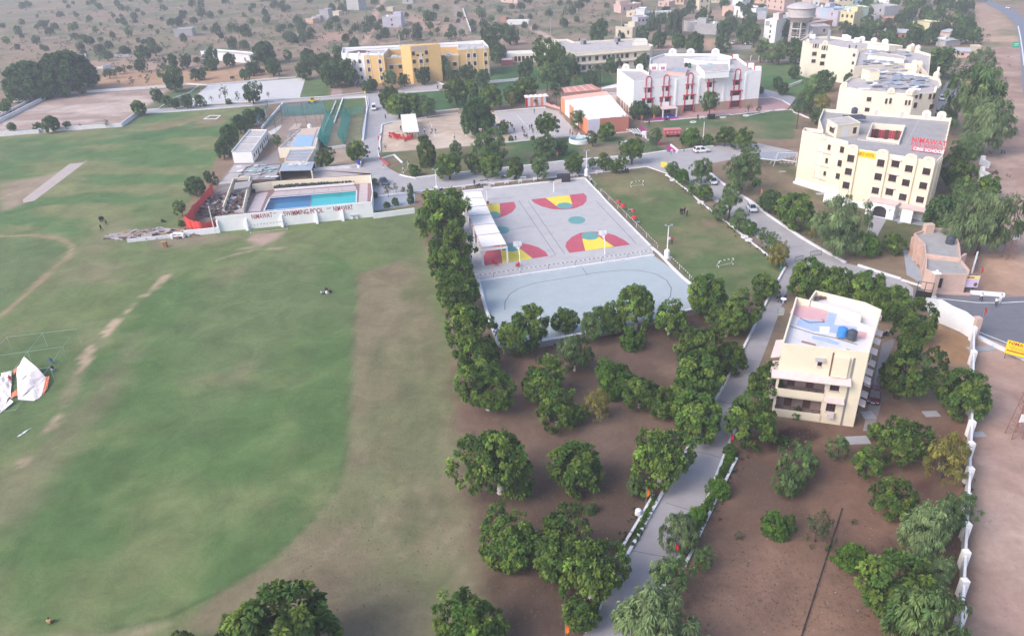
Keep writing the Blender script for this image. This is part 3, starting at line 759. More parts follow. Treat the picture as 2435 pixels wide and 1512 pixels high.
sheet('practice_court',PL('S1',[(1820,752),(2435,702)])+PL('S2',[(482,682),(428,862),(0,888)])+PL('S1',[(1590,940),(1700,850)]),mat('pale_practice_concrete',(.58,.56,.56),.9,.06,.3,stain=.3,sk=(.5,.46,.46)),.012,'pale concrete practice court beside the far road')
sheet('practice_court',PL('S7',[(1450,172),(2005,125),(2130,150),(2300,330),(2330,420),(1590,492),(1640,430)]),mat('grey_plaza_concrete',(.47,.43,.42),.9,.07,.5,stain=.4,sk=(.4,.34,.32)),.012,'grey concrete half of the games plaza where people stand')
for pts in([(745,265),(800,430)],[(1080,290),(1145,440)],[(745,265),(1080,285)],[(760,300),(1090,318)],[(1770,275),(1900,272)],[(1700,200),(1850,370)]):
 mb=MB();mb.strip(PL('S7',pts),.18,.016,.018);stc('road_marking',mb,WK)
for pts in([(1640,140),(1645,240)],):
 mb=MB();mb.strip(PL('S2',[(400,680),(0,705)]),.35,0,.25);stc('kerb',mb,WK)
mb=MB()
for a,b in(((1583,1195),(1676,1226)),((1632,1070),(1728,1092)),((1500,1308),(1625,1330)),((1700,952),(1786,975)),((1760,850),(1838,868))):
 p=PL('D',[a,((a[0]+b[0])/2,(a[1]+b[1])/2+RU(-4,4)),b]);mb.strip(p,.07,.018,.02)
for a,b in(((1985,985),(2100,968)),((1700,750),(1780,745)),((1500,720),(1600,690))):
 mb.strip(PL('S11',[a,b]),.07,.015,.017)
stc('pavement_joint',mb,mat('dark_joint',(.13,.115,.11),.95,.2))
# striped pipe rails round the court
def rail_fence(label,pts,n,h=.95,stripe=.45,z0=.0):
 t=th('rail_fence',label,'fence',pts[0],group='striped pipe rails round the courts')
 tot=[.0]
 for a,b in zip(pts[:-1],pts[1:]):tot.append(tot[-1]+(VV(b)-VV(a)).length)
 def at(s):
  for i in range(len(pts)-1):
   if s<=tot[i+1]or i==len(pts)-2:
    f=(s-tot[i])/(tot[i+1]-tot[i]);return VV(pts[i]).lerp(VV(pts[i+1]),f)
 L_=tot[-1];k=int(L_/stripe);src=[]
 for m in(BLACK,WH):
  o=MB().tube((-L_/k/2,0,0),(L_/k/2,0,0),.045,n=6).bd('rail_band',m);src.append(o.data);bpy.data.objects.remove(o)
 for i in range(k):
  p,q=at(L_*i/k),at(L_*(i+1)/k);inst('rail_band',src[i%2],t,(p+q)/2+VV((0,0,z0+h)),math.atan2(q.y-p.y,q.x-p.x))
 for i in range(n):
  p=at(L_*i/(n-1));m_=MB()
  m_.tube((p.x,p.y,z0),(p.x,p.y,z0+h-.044),.035,n=6);m_.bd('post',BLACK if i%2 else WH,t)
 return t
rail_fence('striped pipe rail between the basketball court and the rink',PL('S10',[(665,985),(2185,765)]),14)
rail_fence('long striped pipe rail along the lawn side of the basketball court',PL('T2',[(600,345),(1370,1110)]),13)
rail_fence('short striped pipe rail behind the two people at the court corner',PL('T2',[(450,200),(555,300)]),4)
rail_fence('striped pipe rail along the lawn side of the rink',PL('T2',[(1540,1270),(1790,1512)])+PL('D',[(1668,702)]),8)
# white canopy over the court edge
ca=P('T1',880,1370);cb=P('T1',1235,1325)
ch=hgt(ca,'T1',870,1140)
t=th('canopy','long white fabric canopy on white posts along the court edge','canopy',ca)
lft=[P('T1',x,y,ch)for x,y in((560,365),(612,455),(660,570),(707,687),(757,812),(815,950),(878,1112))]
rgt=[P('T1',x,y,ch)for x,y in((860,338),(897,432),(945,540),(995,660),(1055,785),(1125,915),(1212,1072))]
CANV=mat('white_canvas',(.8,.76,.75),.85,.04,.8,stain=.25,sk=(.75,.58,.55))
for i in range(6):
 mb=MB();n=5;vs=[]
 for a in range(n+1):
  for b in range(n+1):
   u,v=a/n,b/n
   e=.012
   p=(lft[i].lerp(rgt[i],u)).lerp(lft[i+1].lerp(rgt[i+1],u),e+v*(1-2*e))
   vs.append((p.x,p.y,ch+.22-.18*sin(PI*v)*sin(PI*u)+.05*sin(PI*u)))
 fs=[(a*(n+1)+b,a*(n+1)+b+1,(a+1)*(n+1)+b+1,(a+1)*(n+1)+b)for a in range(n)for b in range(n)]
 mb.add(vs,fs);mb.add([(x,y,z-.03)for x,y,z in vs],[f[::-1]for f in fs])
 mb.bd('roof_panel',CANV,t)
PINKT=mat('pale_pink_trim',(.72,.42,.38),.8,.1)
for i,pr in enumerate(zip(lft,rgt)):
 for p in pr:
  MB().box((p.x-.16,p.y-.16,0),(p.x+.16,p.y+.16,ch-.2)).bd('post',WH,t)
 MB().tube(pr[0]+VV((0,0,.0)),pr[1]+VV((0,0,.0)),.07,n=6).bd('cross_beam',WH,t)
RIBM=mat('grey_rib',(.42,.38,.38),.8,.1)
for a_,b_ in zip(lft,rgt):
 MB().path([a_.lerp(b_,i/6)+VV((0,0,.27+.05*sin(PI*i/6)))for i in range(7)],.07).bd('roof_rib',RIBM,t)
for side in(lft,rgt):
 MB().path([p+VV((0,0,.02))for p in side],.09).bd('eaves_beam',PINKT,t)
mb=MB();f=Fr(lft[-1],rgt[-1]);f.box(mb,-.1,f.L+.1,ch-.45,ch-.05,.17,.28);mb.bd('front_fascia',WH,t)
f.box(MB(),0,f.L,ch+.0,ch+.12,.1,.2).bd('fascia_trim',PINKT,t)
# basketball hoops
def hoop(label,base,board,ang,h=3.9):
 base,d=VV(base),VV((board[0]-base[0],board[1]-base[1],0))
 t=th('basketball_hoop',label,'basketball hoop',base,group='hoops on the basketball court')
 dn=d.normalized()
 mb=MB();top=base+VV((0,0,2.6))
 mb.tube(base,top,.11,.09,10);e=base+d+VV((0,0,3.35));mb.tube(top,e,.09,.06,10)
 mb.bd('pole',WH,t)
 sd=VV((-dn.y,dn.x,0))
 mb=MB()
 for s in(-1,1):
  mb.tube(top+(e-top)*.45,e+sd*s*.6+VV((0,0,.55)),.035,n=6);mb.tube(top+(e-top)*.45,e+sd*s*.6-VV((0,0,.3)),.035,n=6)
 mb.bd('brace',WH,t)
 c=e+VV((0,0,.12))+dn*.06
 mb=MB();mb.obox(c,sd*.88,dn*.025,VV((0,0,.52)));bo=mb.bd('backboard',mat('clear_board',(.72,.73,.76),.3,.05),t)
 mb=MB()
 for a,b,c_,d_ in((-.9,.9,.5,.56),(-.9,.9,-.56,-.5),(-.92,-.86,-.56,.56),(.86,.92,-.56,.56)):
  mb.obox(c+sd*((a+b)/2)+VV((0,0,(c_+d_)/2)),sd*((b-a)/2),dn*.045,VV((0,0,(d_-c_)/2)))
 mb.obox(c+VV((0,0,-.05)),sd*.3,dn*.03,VV((0,0,.02)));mb.obox(c+VV((0,0,-.38)),sd*.3,dn*.03,VV((0,0,.02)))
 mb.bd('board_frame',mat('pale_rose_frame',(.55,.38,.4),.6,.1),bo)
 mb=MB();rc=c+dn*.3+VV((0,0,-.42))
 pts=[rc+dn*.23*cos(2*PI*i/14)+sd*.23*sin(2*PI*i/14)for i in range(15)]
 mb.path(pts,.018,5);mb.bd('rim',ORANGE,t)
hoop('white basketball hoop nearest the canopy, at the near end of the court',P('T1',1395,1355),P('T1',1368,1262),0)
hoop('white basketball hoop nearest the rail at the right end of the court',P('T2',655,1190),P('T2',622,1105),0)
hoop('white basketball hoop below the black box at the far court edge',P('S10',1315,222),P('S10',1352,250),0)
hoop('basketball hoop whose board rises behind the canopy at the far end',P('S10',732,290),P('S10',738,306),0)
# lamp poles with painted plinths
def mast(label,base,h,plinth=1.6,lamp=True,pr=.55):
 base=VV(base);t=th('lamp_post',label,'lamp post',base)
 if plinth:
  MB().lathe([(pr*1.15,0),(pr*1.15,.3),(pr,.35),(pr,plinth),(pr*.6,plinth+.25)],base,12).bd('plinth',WH,t,smooth=False)
 MB().tube(base,base+VV((0,0,h)),.13,.08,10).bd('pole',WH,t)
 if lamp:
  for s in(-1,1):
   mb=MB();mb.tube(base+VV((0,0,h-.1)),base+VV((s*.45,0,h+.1)),.04,n=6);mb.obox(base+VV((s*.55,-.1,h+.15)),(.22,0,0),(0,.16,.06),(0,0,.12));mb.bd('floodlight',MTL,t)
 return t
mb0=P('T1',268,362);mast('tall white lamp post on a fat white plinth beside the court road',mb0,hgt(mb0,'T1',240,42))
mb0=P('T2',1495,1240);mast('tall white lamp post on a white plinth on the lawn by the rink',mb0,hgt(mb0,'T2',1513,800))
mb0=P('S8',630,1010);mast('white lamp post on a white plinth at the court corner by the road',mb0,hgt(mb0,'S8',635,740))
mb0=P('T3',600,920);mast('bare white pole standing against the red cloth by the pool wall',mb0,hgt(mb0,'T3',490,440),0,False)
mb0=P('T1',724,1368);mast('slim white pole rising among the trees left of the canopy',mb0,hgt(mb0,'T1',712,1175),0,False)
mb0=P('V4',1890,470);mast('thin leaning white pole on the school lawn',mb0,hgt(mb0,'V4',1930,110),0,False)
mb0=P('T6',322,1122);mast('slim pole in front of the orange marquee wall',mb0,hgt(mb0,'T6',325,930),0,True)
# swimming pool compound
def wallseg(mb,a,b,z0,z1,w=.25,m=0):
 mb.strip([a,b],w,z0,z1,m)
wl=PL('S6',[(110,1465),(450,1430),(1785,1300)])
h_l=hgt(P('S6',450,1430),'S6',450,1265);h_r=hgt(P('S6',1600,1318),'S6',1600,1158)
POOLW=WH
t=th('pool_wall','high white wall with red lettering and buttresses along the swimming pool','wall',wl[0])
fr=Fr(wl[0],wl[-1])
mb=MB();hh=(h_l+h_r)/2
fr.box(mb,0,fr.L,0,hh,-.3,0);mb.bd('wall_face',POOLW,t)
for x,y in((430,1478),(810,1438),(1185,1390),(1465,1362)):
 u=fr.uz('S6',x,y-14,.2)[0];mb=MB()
 p=fr.pt
 mb.add([p(u-.3,0,.003),p(u+.3,0,.003),p(u+.3,0,.95),p(u-.3,0,.95),p(u-.24,hh*.72,.003),p(u+.24,hh*.72,.003),p(u+.24,hh*.72,.2),p(u-.24,hh*.72,.2)],[(3,2,6,7),(4,7,6,5),(0,3,7,4),(1,5,6,2)])
 mb.bd('buttress',POOLW,t)
RLET=mat('maroon_lettering',(.34,.03,.07),.8,.1)
for s,x0,y0,x1,y1 in(('NIMAWAT',465,1302,685,1248),('SWIMMING POOL',812,1272,1240,1205),('NIMAWAT',1355,1222,1562,1172)):
 u0=fr.uz('S6',x0,y0,.02)[0];u1=fr.uz('S6',x1,y1,.02)[0]
 z0=fr.uz('S6',x0,y0,.02)[1];z1=z0+(1.05 if'SWIM' in s else .9)
 z0=hh-1.4;z1=hh-.22
 text_on(t,'lettering',s,fr,u0,u1,z0,z1,RLET,.014,bold=.012)
for x0,x1,y in((695,735,1262),(1275,1330,1210),(905,965,1278),(1045,1100,1262)):
 u0=fr.uz('S6',x0,y,.02)[0];u1=fr.uz('S6',x1,y,.02)[0];zc=fr.uz('S6',x0,y,.02)[1]
 mb=MB();n=10
 top=[fr.pt(u0+(u1-u0)*i/n,zc+.14*sin(PI*i/n)+.05*sin(3*PI*i/n),.012)for i in range(n+1)]
 bot=[fr.pt(u0+(u1-u0)*i/n,zc-.1*sin(PI*i/n)-.02,.012)for i in range(n+1)]
 for i in range(n):mb.poly([bot[i],bot[i+1],top[i+1],top[i]])
 mb.bd('painted_swimmer',mat('painted_swimmer',(.35,.25,.28),.8,.3,4),t)
low=PL('S6',[(1788,1318),(2010,1290),(2240,1258)])
mb=MB();mb.strip(low,.25,0,1.25);tag(mb.bd('boundary_wall',WH,origin=low[0]),'low white wall running from the pool to the court trees','wall')
low=PL('S5',[(1118,1148),(1520,1105)]);mb=MB();mb.strip(low,.3,0,.75);tag(mb.bd('boundary_wall',WK,origin=low[0]),'low white wall in front of the timber pile on the field','wall')
low=PL('T3',[(70,972),(440,935),(690,908)]);mb=MB();mb.strip(low,.3,0,1.35);tag(mb.bd('boundary_wall',WH,origin=low[0]),'white wall stub under the red cloth screen','wall')
a,b=P('T3',690,908),P('T3',760,898)
mb=MB();mb.strip([a,wl[0]],.3,0,hh*.78);tag(mb.bd('boundary_wall',WH,origin=a),'stepped white wall end left of the pool lettering','wall')
DECKJ=mat('deck_joint_red',(.25,.15,.14),.9,.15);DECK=mat('rose_deck_slab',(.5,.42,.43),.85,.07,.8,stain=.3,sk=(.42,.34,.34))
dk=PL('S6',[(400,1262),(485,1035),(700,1005),(1770,935),(1790,1115),(1600,1160)])
t=th('pool_deck','rose paved deck of large slabs around the swimming pool','pool deck',dk[0])
t.pop('category',None);t.pop('label',None);t['kind']='structure'
mb=MB()
pa,pb,pc,pd=pool_a,pool_b,pool_c,pool_d
ring=[dk[0],dk[1],dk[2],dk[3],dk[4],dk[5]]
def quadsheet(mb,q,z):mb.poly([(p.x,p.y,z)for p in q])
quadsheet(mb,[dk[2],dk[3],pb,pa],.01);quadsheet(mb,[pa,pd,dk[0],dk[1],dk[2]],.01);quadsheet(mb,[dk[3],dk[4],pc,pb],.01);quadsheet(mb,[pd,pc,dk[4],dk[5],dk[0]],.01)
mb.bd('joint_bed',DECKJ,t)
def slab(q,g=.06):
 c=sum((VV(p)for p in q),VV())/4
 mb=MB();qq=[VV(p)+(c-VV(p)).normalized()*g for p in q]
 mb.prism([(p.x,p.y)for p in qq],.011,.04);mb.bd('slab',DECK,t)
bk0,bk1=P('S6',715,1030),P('S6',1590,962)
pa2,pb2=P('S6',660,1085),P('S6',1612,1008)
for i in range(6):
 slab([bk0 .lerp(bk1,i/6),bk0 .lerp(bk1,(i+1)/6),pb2 .lerp(pa2,1-(i+1)/6),pb2 .lerp(pa2,1-i/6)])
r0,r1,r2,r3=PL('S6',[(1640,945),(1730,940),(1725,1140),(1625,1155)])
for i in range(5):
 slab([r0 .lerp(r3,i/5),r1 .lerp(r2,i/5),r1 .lerp(r2,(i+1)/5),r0 .lerp(r3,(i+1)/5)])
l0,l1,l2,l3=PL('S6',[(520,1045),(650,1030),(560,1240),(420,1245)])
for i in range(5):
 slab([l0 .lerp(l3,i/5),l1 .lerp(l2,i/5),l1 .lerp(l2,(i+1)/5),l0 .lerp(l3,(i+1)/5)])
t=th('swimming_pool','long swimming pool, deep blue on the left and turquoise on the right','swimming pool',pool_d)
BLUEF=mat('pool_blue_paint',(.12,.42,.72),.6,.05,2);TURF=mat('pool_turquoise_paint',(.12,.88,.88),.6,.04,2)
q=.47
am,dm=pa.lerp(pb,q),pd.lerp(pc,q)
def lower(p,z):return(p.x,p.y,z)
mb=MB();mb.poly([lower(pd,-1.5),lower(dm,-1.5),lower(am,-1.5),lower(pa,-1.5)])
for x,y in((pa,pd),(am,pa),(pd,dm)):mb.poly([lower(x,-1.5),lower(y,-1.5),lower(y,.04),lower(x,.04)])
mb.bd('deep_end',BLUEF,t)
mb=MB();mb.poly([lower(dm,-1.1),lower(pc,-1.1),lower(pb,-1.1),lower(am,-1.1)])
for x,y in((pb,am),(pc,pb),(dm,pc)):mb.poly([lower(x,-1.1),lower(y,-1.1),lower(y,.04),lower(x,.04)])
mb.poly([lower(dm,-1.5),lower(am,-1.5),lower(am,-1.1),lower(dm,-1.1)])
mb.bd('shallow_end',TURF,t)
WAT=bpy.data.materials.new('pool_water');WAT.use_nodes=True
_n=WAT.node_tree;_n.nodes.remove(_n.nodes['Principled BSDF']);_o=_n.nodes['Material Output']
_t=_n.nodes.new('ShaderNodeBsdfTransparent');_t.inputs[0].default_value=(.94,1,1,1)
_g=_n.nodes.new('ShaderNodeBsdfGlossy');_g.inputs['Roughness'].default_value=.06
_f=_n.nodes.new('ShaderNodeFresnel');_f.inputs[0].default_value=1.33
_x=_n.nodes.new('ShaderNodeMixShader');_nz=_n.nodes.new('ShaderNodeTexNoise');_nz.inputs['Scale'].default_value=1.3;_nz.inputs['Detail'].default_value=4
_bm=_n.nodes.new('ShaderNodeBump');_bm.inputs['Strength'].default_value=.12
_n.links.new(_nz.outputs['Fac'],_bm.inputs['Height']);_n.links.new(_bm.outputs[0],_g.inputs['Normal'])
_n.links.new(_f.outputs[0],_x.inputs[0]);_n.links.new(_t.outputs[0],_x.inputs[1]);_n.links.new(_g.outputs[0],_x.inputs[2]);_n.links.new(_x.outputs[0],_o.inputs[0])
MB().poly([lower(p,-.16)for p in(pd,pc,pb,pa)]).bd('water_surface',WAT,t)
COPE=mat('pool_coping_tile',(.55,.62,.66),.6,.1,3)
MB().strip([pa,pb,pc,pd],.35,.012,.07,closed=True,side=-.17).bd('coping',COPE,t)
mb=MB();fl=[(p.x,p.y,-.13)for p in(P('S6',620,1225),P('S6',1600,1138))]
w_,b_=MB(),MB();A_,B_=VV(fl[0]),VV(fl[1])
for i in range(60):(w_ if i%2 else b_).tube(A_.lerp(B_,i/60),A_.lerp(B_,(i+1)/60),.07,n=6)
tt=th('lane_rope','blue and white float rope along the near side of the swimming pool','lane rope',A_)
w_.bd('white_floats',WH,tt)['kind']='stuff';b_.bd('blue_floats',mat('blue_float',(.05,.25,.5),.5),tt)['kind']='stuff'
MB().strip([pa.lerp(pb,q),pd.lerp(pc,q)],.3,-1.08,-1.).bd('divider_line',mat('pool_divider',(.5,.35,.45),.7),t)
bw=PL('S6',[(485,1035),(700,1003),(1768,932)])
bh=hgt(bw[2],'S6',1768,845)
mb=MB();mb.strip(bw,.25,0,bh);tag(mb.bd('boundary_wall',CRM,origin=bw[0]),'cream wall behind the swimming pool planter','wall')
sw=[P('S6',1768,932),P('S6',1790,1115),P('S6',1788,1300)]
mb=MB();mb.strip(sw,.25,0,[bh,bh*.95,hh]);tag(mb.bd('boundary_wall',WH,origin=sw[0]),'white side wall at the right end of the swimming pool','wall')
pl=PL('S6',[(715,1018),(1580,950)])
t=th('planter','long white planter with a dark clipped hedge behind the pool','planter',pl[0])
MB().strip(pl,.25,0,.55).bd('planter_wall',WH,t)
HEDGE=mat('dark_hedge',(.05,.06,.035),.95,.5,3,bump=.8,bscale=8)
mb=MB();a_,b_=pl[0]+VV((.1,.75,0)),pl[1]+VV((.1,.75,0));n=70
for i in range(n):
 c=a_.lerp(b_,i/(n-1));mb.ell((c.x+RU(-.1,.1),c.y+RU(-.25,.25),.75+RU(-.1,.15)),.42,.5,.42,7,5,jit=.25)
mb.bd('hedge',HEDGE,t)
cr=PL('S6',[(170,1250),(290,985),(470,960),(400,1258)])
crh=2.6
t=th('changing_room','roofless cream changing room at the left end of the pool','changing room',cr[0])
MB().strip([cr[1],cr[2]],.25,0,crh).bd('back_wall',CRM,t)
MB().strip([cr[0],cr[1]],.25,0,[1.6,crh-.004]).bd('side_wall',CRM,t)
MB().strip([cr[2],P('S6',380,1255)],.25,0,[crh-.008,1.2]).bd('side_wall',CRM,t)
MB().poly([(p.x,p.y,.03)for p in cr]).bd('floor',CONC,t)
a_=PL('S6',[(290,985),(480,960),(490,905),(310,935)])
MB().prism([(p.x,p.y)for p in PL('S6',[(270,1000),(440,975),(470,905),(285,930)],2.5)],2.3,2.5).bd('flat_roof',ROOF,t)
fr2=Fr(P('S6',480,1035),P('S6',520,1030));mb=MB();c=P('S6',492,1040);mb.box((c.x-.35,c.y-.3,0),(c.x+.35,c.y+.3,1.));mb.bd('water_cooler',DKM,t)
REDS=mat('red_shade_cloth',(.7,.07,.06),.85,.14,.6,stain=.35,sk=(.66,.16,.14))
rc=PL('T3',[(555,205),(460,330),(330,490),(100,640)]);rc2=PL('T3',[(100,840),(360,900),(560,835),(690,720)])
t=th('cloth_screen','bright red cloth screen around the junk heap left of the pool','screen',P('T3',100,840))
base=[P('T3',580,215),P('T3',430,420),P('T3',255,640),P('T3',110,850),P('T3',370,905),P('T3',570,850),P('T3',755,660)]
zs=[3.,2.8,3.,3.2,2.6,2.,1.8]
n=10;pts=[]
for i in range(len(base)-1):
 for j in range(n):
  f=j/n;p=base[i].lerp(base[i+1],f);zt=zs[i]*(1-f)+zs[i+1]*f-.35*sin(PI*f)
  w=.12*sin(j*1.9+i*2);pts.append((p.x+w*.6,p.y+w,zt))
mb=MB()
for(a,b)in zip(pts[:-1],pts[1:]):
 k=4
 for r in range(k):
  za0,za1=a[2]*r/k,a[2]*(r+1)/k;zb0,zb1=b[2]*r/k,b[2]*(r+1)/k
  mb.poly([(a[0],a[1],za0+.02),(b[0],b[1],zb0+.02),(b[0],b[1],zb1+.02),(a[0],a[1],za1+.02)])
mb.bd('cloth',REDS,t)
for i in(0,1,2,3,4):
 mb=MB();p=base[i];mb.tube(p,(p.x,p.y,zs[i]+.15),.04,n=6);mb.bd('stake',WOOD,t)
def heap(name,label,cat,centre,rx,ry,n,mats,hz=.8,size=(.3,1.1),long=False):
 t=th(name,label,cat,centre);bs=[MB()for _ in mats]
 for i in range(n):
  a=RU(0,2*PI);r=math.sqrt(RND.random())
  x,y=centre[0]+rx*r*cos(a),centre[1]+ry*r*sin(a);z=hz*(1-r*r)*RU(.2,1)
  L_=RU(*size);an=RU(-.5,.5)if long else RU(0,PI)
  u=VV((cos(an),sin(an),RU(-.2,.3))).normalized();v=u.orthogonal().normalized();w=u.cross(v)
  bs[i%len(mats)].obox((x,y,z+.1),u*L_/2,v*L_*RU(.04,.3)*(.3 if long else 1),w*L_*RU(.03,.2)*(.3 if long else 1))
 for b,m in zip(bs,mats):
  o=b.bd('debris',m,t);o['kind']='stuff'
 return t
J1=mat('rusty_scrap',(.14,.09,.085),.9,.3,3);J2=mat('grey_scrap',(.36,.34,.36),.9,.25,2);J3=mat('dark_scrap',(.08,.055,.055),.9,.3,3)
heap('junk_heap','heap of grey and rusty scrap behind the red cloth screen','junk heap',P('T3',700,420),6.,8.,260,[J1,J2,J3,J2],1.3,(.5,1.9))
heap('brush_heap','dark brown brushwood heap beside the red cloth screen','brush heap',P('T3',560,540),4.,4.5,200,[J3,J1],1.6,(.6,1.8),True)
heap('timber_pile','pile of grey timber and poles behind the low wall on the field','timber pile',P('V8',1560,520),10.5,3.,260,[J2,mat('grey_timber',(.33,.28,.26),.9,.25,2),J1,WOOD],.9,(1.2,4.),True)
sheet('pavement',PL('T3',[(250,640),(560,210),(900,0),(1000,0),(930,140),(760,640),(480,680)]),MM['yard_slab'],.012)
c=P('V8',2070,580);t=th('stone_bench','small white stone bench set in the low wall by the red screen','bench',c)
for dx in(-1.25,1.25):
 MB().box((c.x+dx-.22,c.y-.4,0),(c.x+dx+.22,c.y+.4,1.)).bd('side',WH,t)
MB().box((c.x-1.02,c.y-.35,.42),(c.x+1.02,c.y+.3,.52)).bd('seat',WH,t)
MB().box((c.x-1.02,c.y+.2,.75),(c.x+1.02,c.y+.32,1.25)).bd('backrest',WH,t)
MB().box((c.x-.06,c.y-.3,0),(c.x+.06,c.y+.25,.415)).bd('leg',WH,t)
c=P('V8',1800,780);t=th('wooden_crate','small upright brown wooden box alone on the grass','crate',c)
mb=MB();BRB=mat('brown_box_wood',(.3,.13,.06),.8,.15,5)
mb.box((c.x-.4,c.y-.3,0),(c.x+.4,c.y+.3,1.3));mb.bd('box_body',BRB,t)
mb=MB();mb.poly([(c.x-.4,c.y-.3,1.305),(c.x+.4,c.y-.3,1.305),(c.x+.4,c.y+.3,1.305),(c.x-.4,c.y+.3,1.305)]);mb.poly([(c.x-.4,c.y-.3,1.31),(c.x-.4,c.y+.3,1.31),(c.x-.85,c.y+.3,1.25),(c.x-.85,c.y-.3,1.25)]);mb.bd('lid',mat('pale_wood',(.45,.28,.17),.8,.15,5),t)
def goal(label,a,b,h,stripe=.32,depth=1.,r=.06):
 a,b=VV(a),VV(b);t=th('goal_frame',label,'goal',a)
 d=(b-a).normalized();n_=VV((-d.y,d.x,0));w,k=MB(),MB()
 def bar(p,q):
  m=max(2,int((q-p).length/stripe))
  for i in range(m):(w if i%2==0 else k).tube(p.lerp(q,i/m),p.lerp(q,(i+1)/m),r,n=6)
 up=VV((0,0,h))
 bar(a,a+up);bar(b,b+up);bar(a+up,b+up)
 w.bd('white_bands',WH,t)['kind']='stuff';k.bd('black_bands',BLACK,t)['kind']='stuff'
 m_=MB()
 for p in(a,b):m_.tube(p+up,p+n_*depth,.03,n=5)
 m_.tube(a+n_*depth,b+n_*depth,.03,n=5);m_.bd('back_stay',WH,t)
 return t
goal('striped goal frame standing against the white pool wall',P('S6',455,1482),P('S6',855,1438),2.,.35,.5)
goal('small striped goal at the far end of the lawn',P('T2',1012,278),P('T2',1176,258),1.35,.4,.7,.07)
goal('small striped goal at the near end of the lawn',P('S11',1340,1165),P('S11',1470,1138),1.35,.4,.7,.07)
goal('tall black and white striped goal posts in the garden near the plaza',P('S7',458,832),P('S7',515,782),2.2,.45,.5,.09)
mb=MB();c=P('S6',1590,1320)
t=th('wash_basin','small grey wash basin block against the pool wall','basin',c)
for dx in(-.55,.55):
 MB().box((c.x+dx-.15,c.y-.3,0),(c.x+dx+.15,c.y+.3,.7)).bd('leg',WH,t)
MB().box((c.x-.9,c.y-.35,.704),(c.x+.9,c.y+.35,.95)).bd('basin_top',CONC,t)
# service buildings behind the pool
def sblock(name,label,cat,k,roof,H,wm,rm,par=.35,group=None,z0=.0,cap=None,flat=False):
 pass
 fp=[P(k,x,y,H)for x,y in roof]if k else[VV(p)for p in roof]
 area=sum(fp[i].x*fp[(i+1)%len(fp)].y-fp[(i+1)%len(fp)].x*fp[i].y for i in range(len(fp)))
 if area<0:fp=fp[::-1]
 c=sum(fp,VV())/len(fp);c.z=z0
 t=th(name,label,cat,c,group=group)
 mb=MB();n=len(fp)
 mb.prism([(p.x,p.y)for p in fp],z0,H-par,top=False);w=mb.bd('wall',wm,t)
 MB().poly([(p.x,p.y,H-par-.02)for p in fp]).bd('roof',rm,t)
 if par>0:
  MB().strip(fp,.2,H-par-.001,H,closed=True,side=.1 if not flat else 0).bd('parapet',cap or wm,t)
 return t,fp
t,fp=sblock('service_block','long plain white flat-roofed block beside the field hedge','building','S6',[(248,592),(462,588),(635,352),(448,352)],3.4,WH,ROOFL,.25)
fr=Fr(P('S6',462,588,3.4),P('S6',635,352,3.4))
for f,dr in((.1,0),(.22,0),(.33,1),(.46,0),(.57,1),(.7,0),(.82,0),(.93,1)):
 u=fr.L*f
 window(t,fr,u-.4,u+.4,.05 if dr else 1.1,2.1,'brown' if not dr else'door',recess=-.05,sill=False,name='window' if not dr else'door')
for f in(.33,.66):
 mb=MB();a=P('S6',448,352,3.4).lerp(P('S6',248,592,3.4),f);b=P('S6',635,352,3.4).lerp(P('S6',462,588,3.4),f);mb.strip([a,b],.2,3.14,3.3);mb.bd('roof_rib',WK,t)
MB().strip([P('S6',448,352,3.4),P('S6',248,592,3.4),P('S6',462,588,3.4)],.32,3.404,3.5).bd('coping',mat('pale_green_coping',(.55,.62,.58),.8,.1),t)
t,fp=sblock('workshop_shed','shed with a blue-grey roof panel and a debris-strewn roof strip beside the nets','shed','S6',[(752,552),(880,548),(1160,535),(1215,325),(992,345)],3.,CR2,ROOFL,.2)
MB().prism([(p.x,p.y)for p in PL('S6',[(905,532),(1115,527),(1150,415),(975,415)],2.9)],2.8,2.92).bd('blue_roof_sheet',mat('pale_blue_sheet',(.3,.46,.68),.5,.06,1),t)
MB().prism([(p.x,p.y)for p in PL('S6',[(975,412),(1152,412),(1180,340),(1010,345)],2.9)],2.8,2.92).bd('tan_roof_sheet',mat('tan_sheet',(.58,.44,.38),.7,.08,1),t)
mb=MB()
a,b,c_,d_=PL('S6',[(770,545),(870,545),(985,360),(880,360)],2.85)
for i in range(90):
 p=a.lerp(b,RND.random()).lerp(d_.lerp(c_,RND.random()),RND.random());u=VV((RU(-1,1),RU(-1,1),RU(-.1,.3))).normalized()*RU(.2,.7);v=u.orthogonal().normalized()
 mb.obox((p.x,p.y,2.9),u,v*.06,u.cross(v).normalized()*.05)
o=mb.bd('roof_debris',J2,t);o['kind']='stuff'
c=P('S6',1097,330,3.);MB().lathe([(.62,0),(.62,.75),(.5,.95),(.2,1.1),(.2,1.2)],c,14).bd('water_tank',WH,t,smooth=False)
t,fp=sblock('lean_to','low shed roofed with grey corrugated sheets and pink beams behind the pool','shed','S6',[(820,690),(1075,690),(1155,545),(885,560)],2.5,CR2,SHEET,.12)
for i in range(5):
 mb=MB();a=P('S6',885,560,2.5).lerp(P('S6',820,690,2.5),i/4);b=P('S6',1155,545,2.5).lerp(P('S6',1075,690,2.5),i/4);mb.tube(a+VV((0,0,.1)),b+VV((0,0,.1)),.09,n=6);mb.bd('roof_beam',mat('rose_beam',(.45,.3,.27),.8,.2),t)
sh=PL('S6',[(765,800),(1115,790),(1150,700),(800,715)],2.6)
t=th('open_shed','open-fronted shed with white sticks heaped on its grey roof','shed',P('S6',900,900))
MB().prism([(p.x,p.y)for p in sh],2.45,2.6,bottom=True).bd('roof',SHEET,t)
for p in(sh[0],sh[1],sh[2],sh[3]):
 MB().box((p.x-.18,p.y-.18,0),(p.x+.18,p.y+.18,2.446)).bd('post',CR2,t)
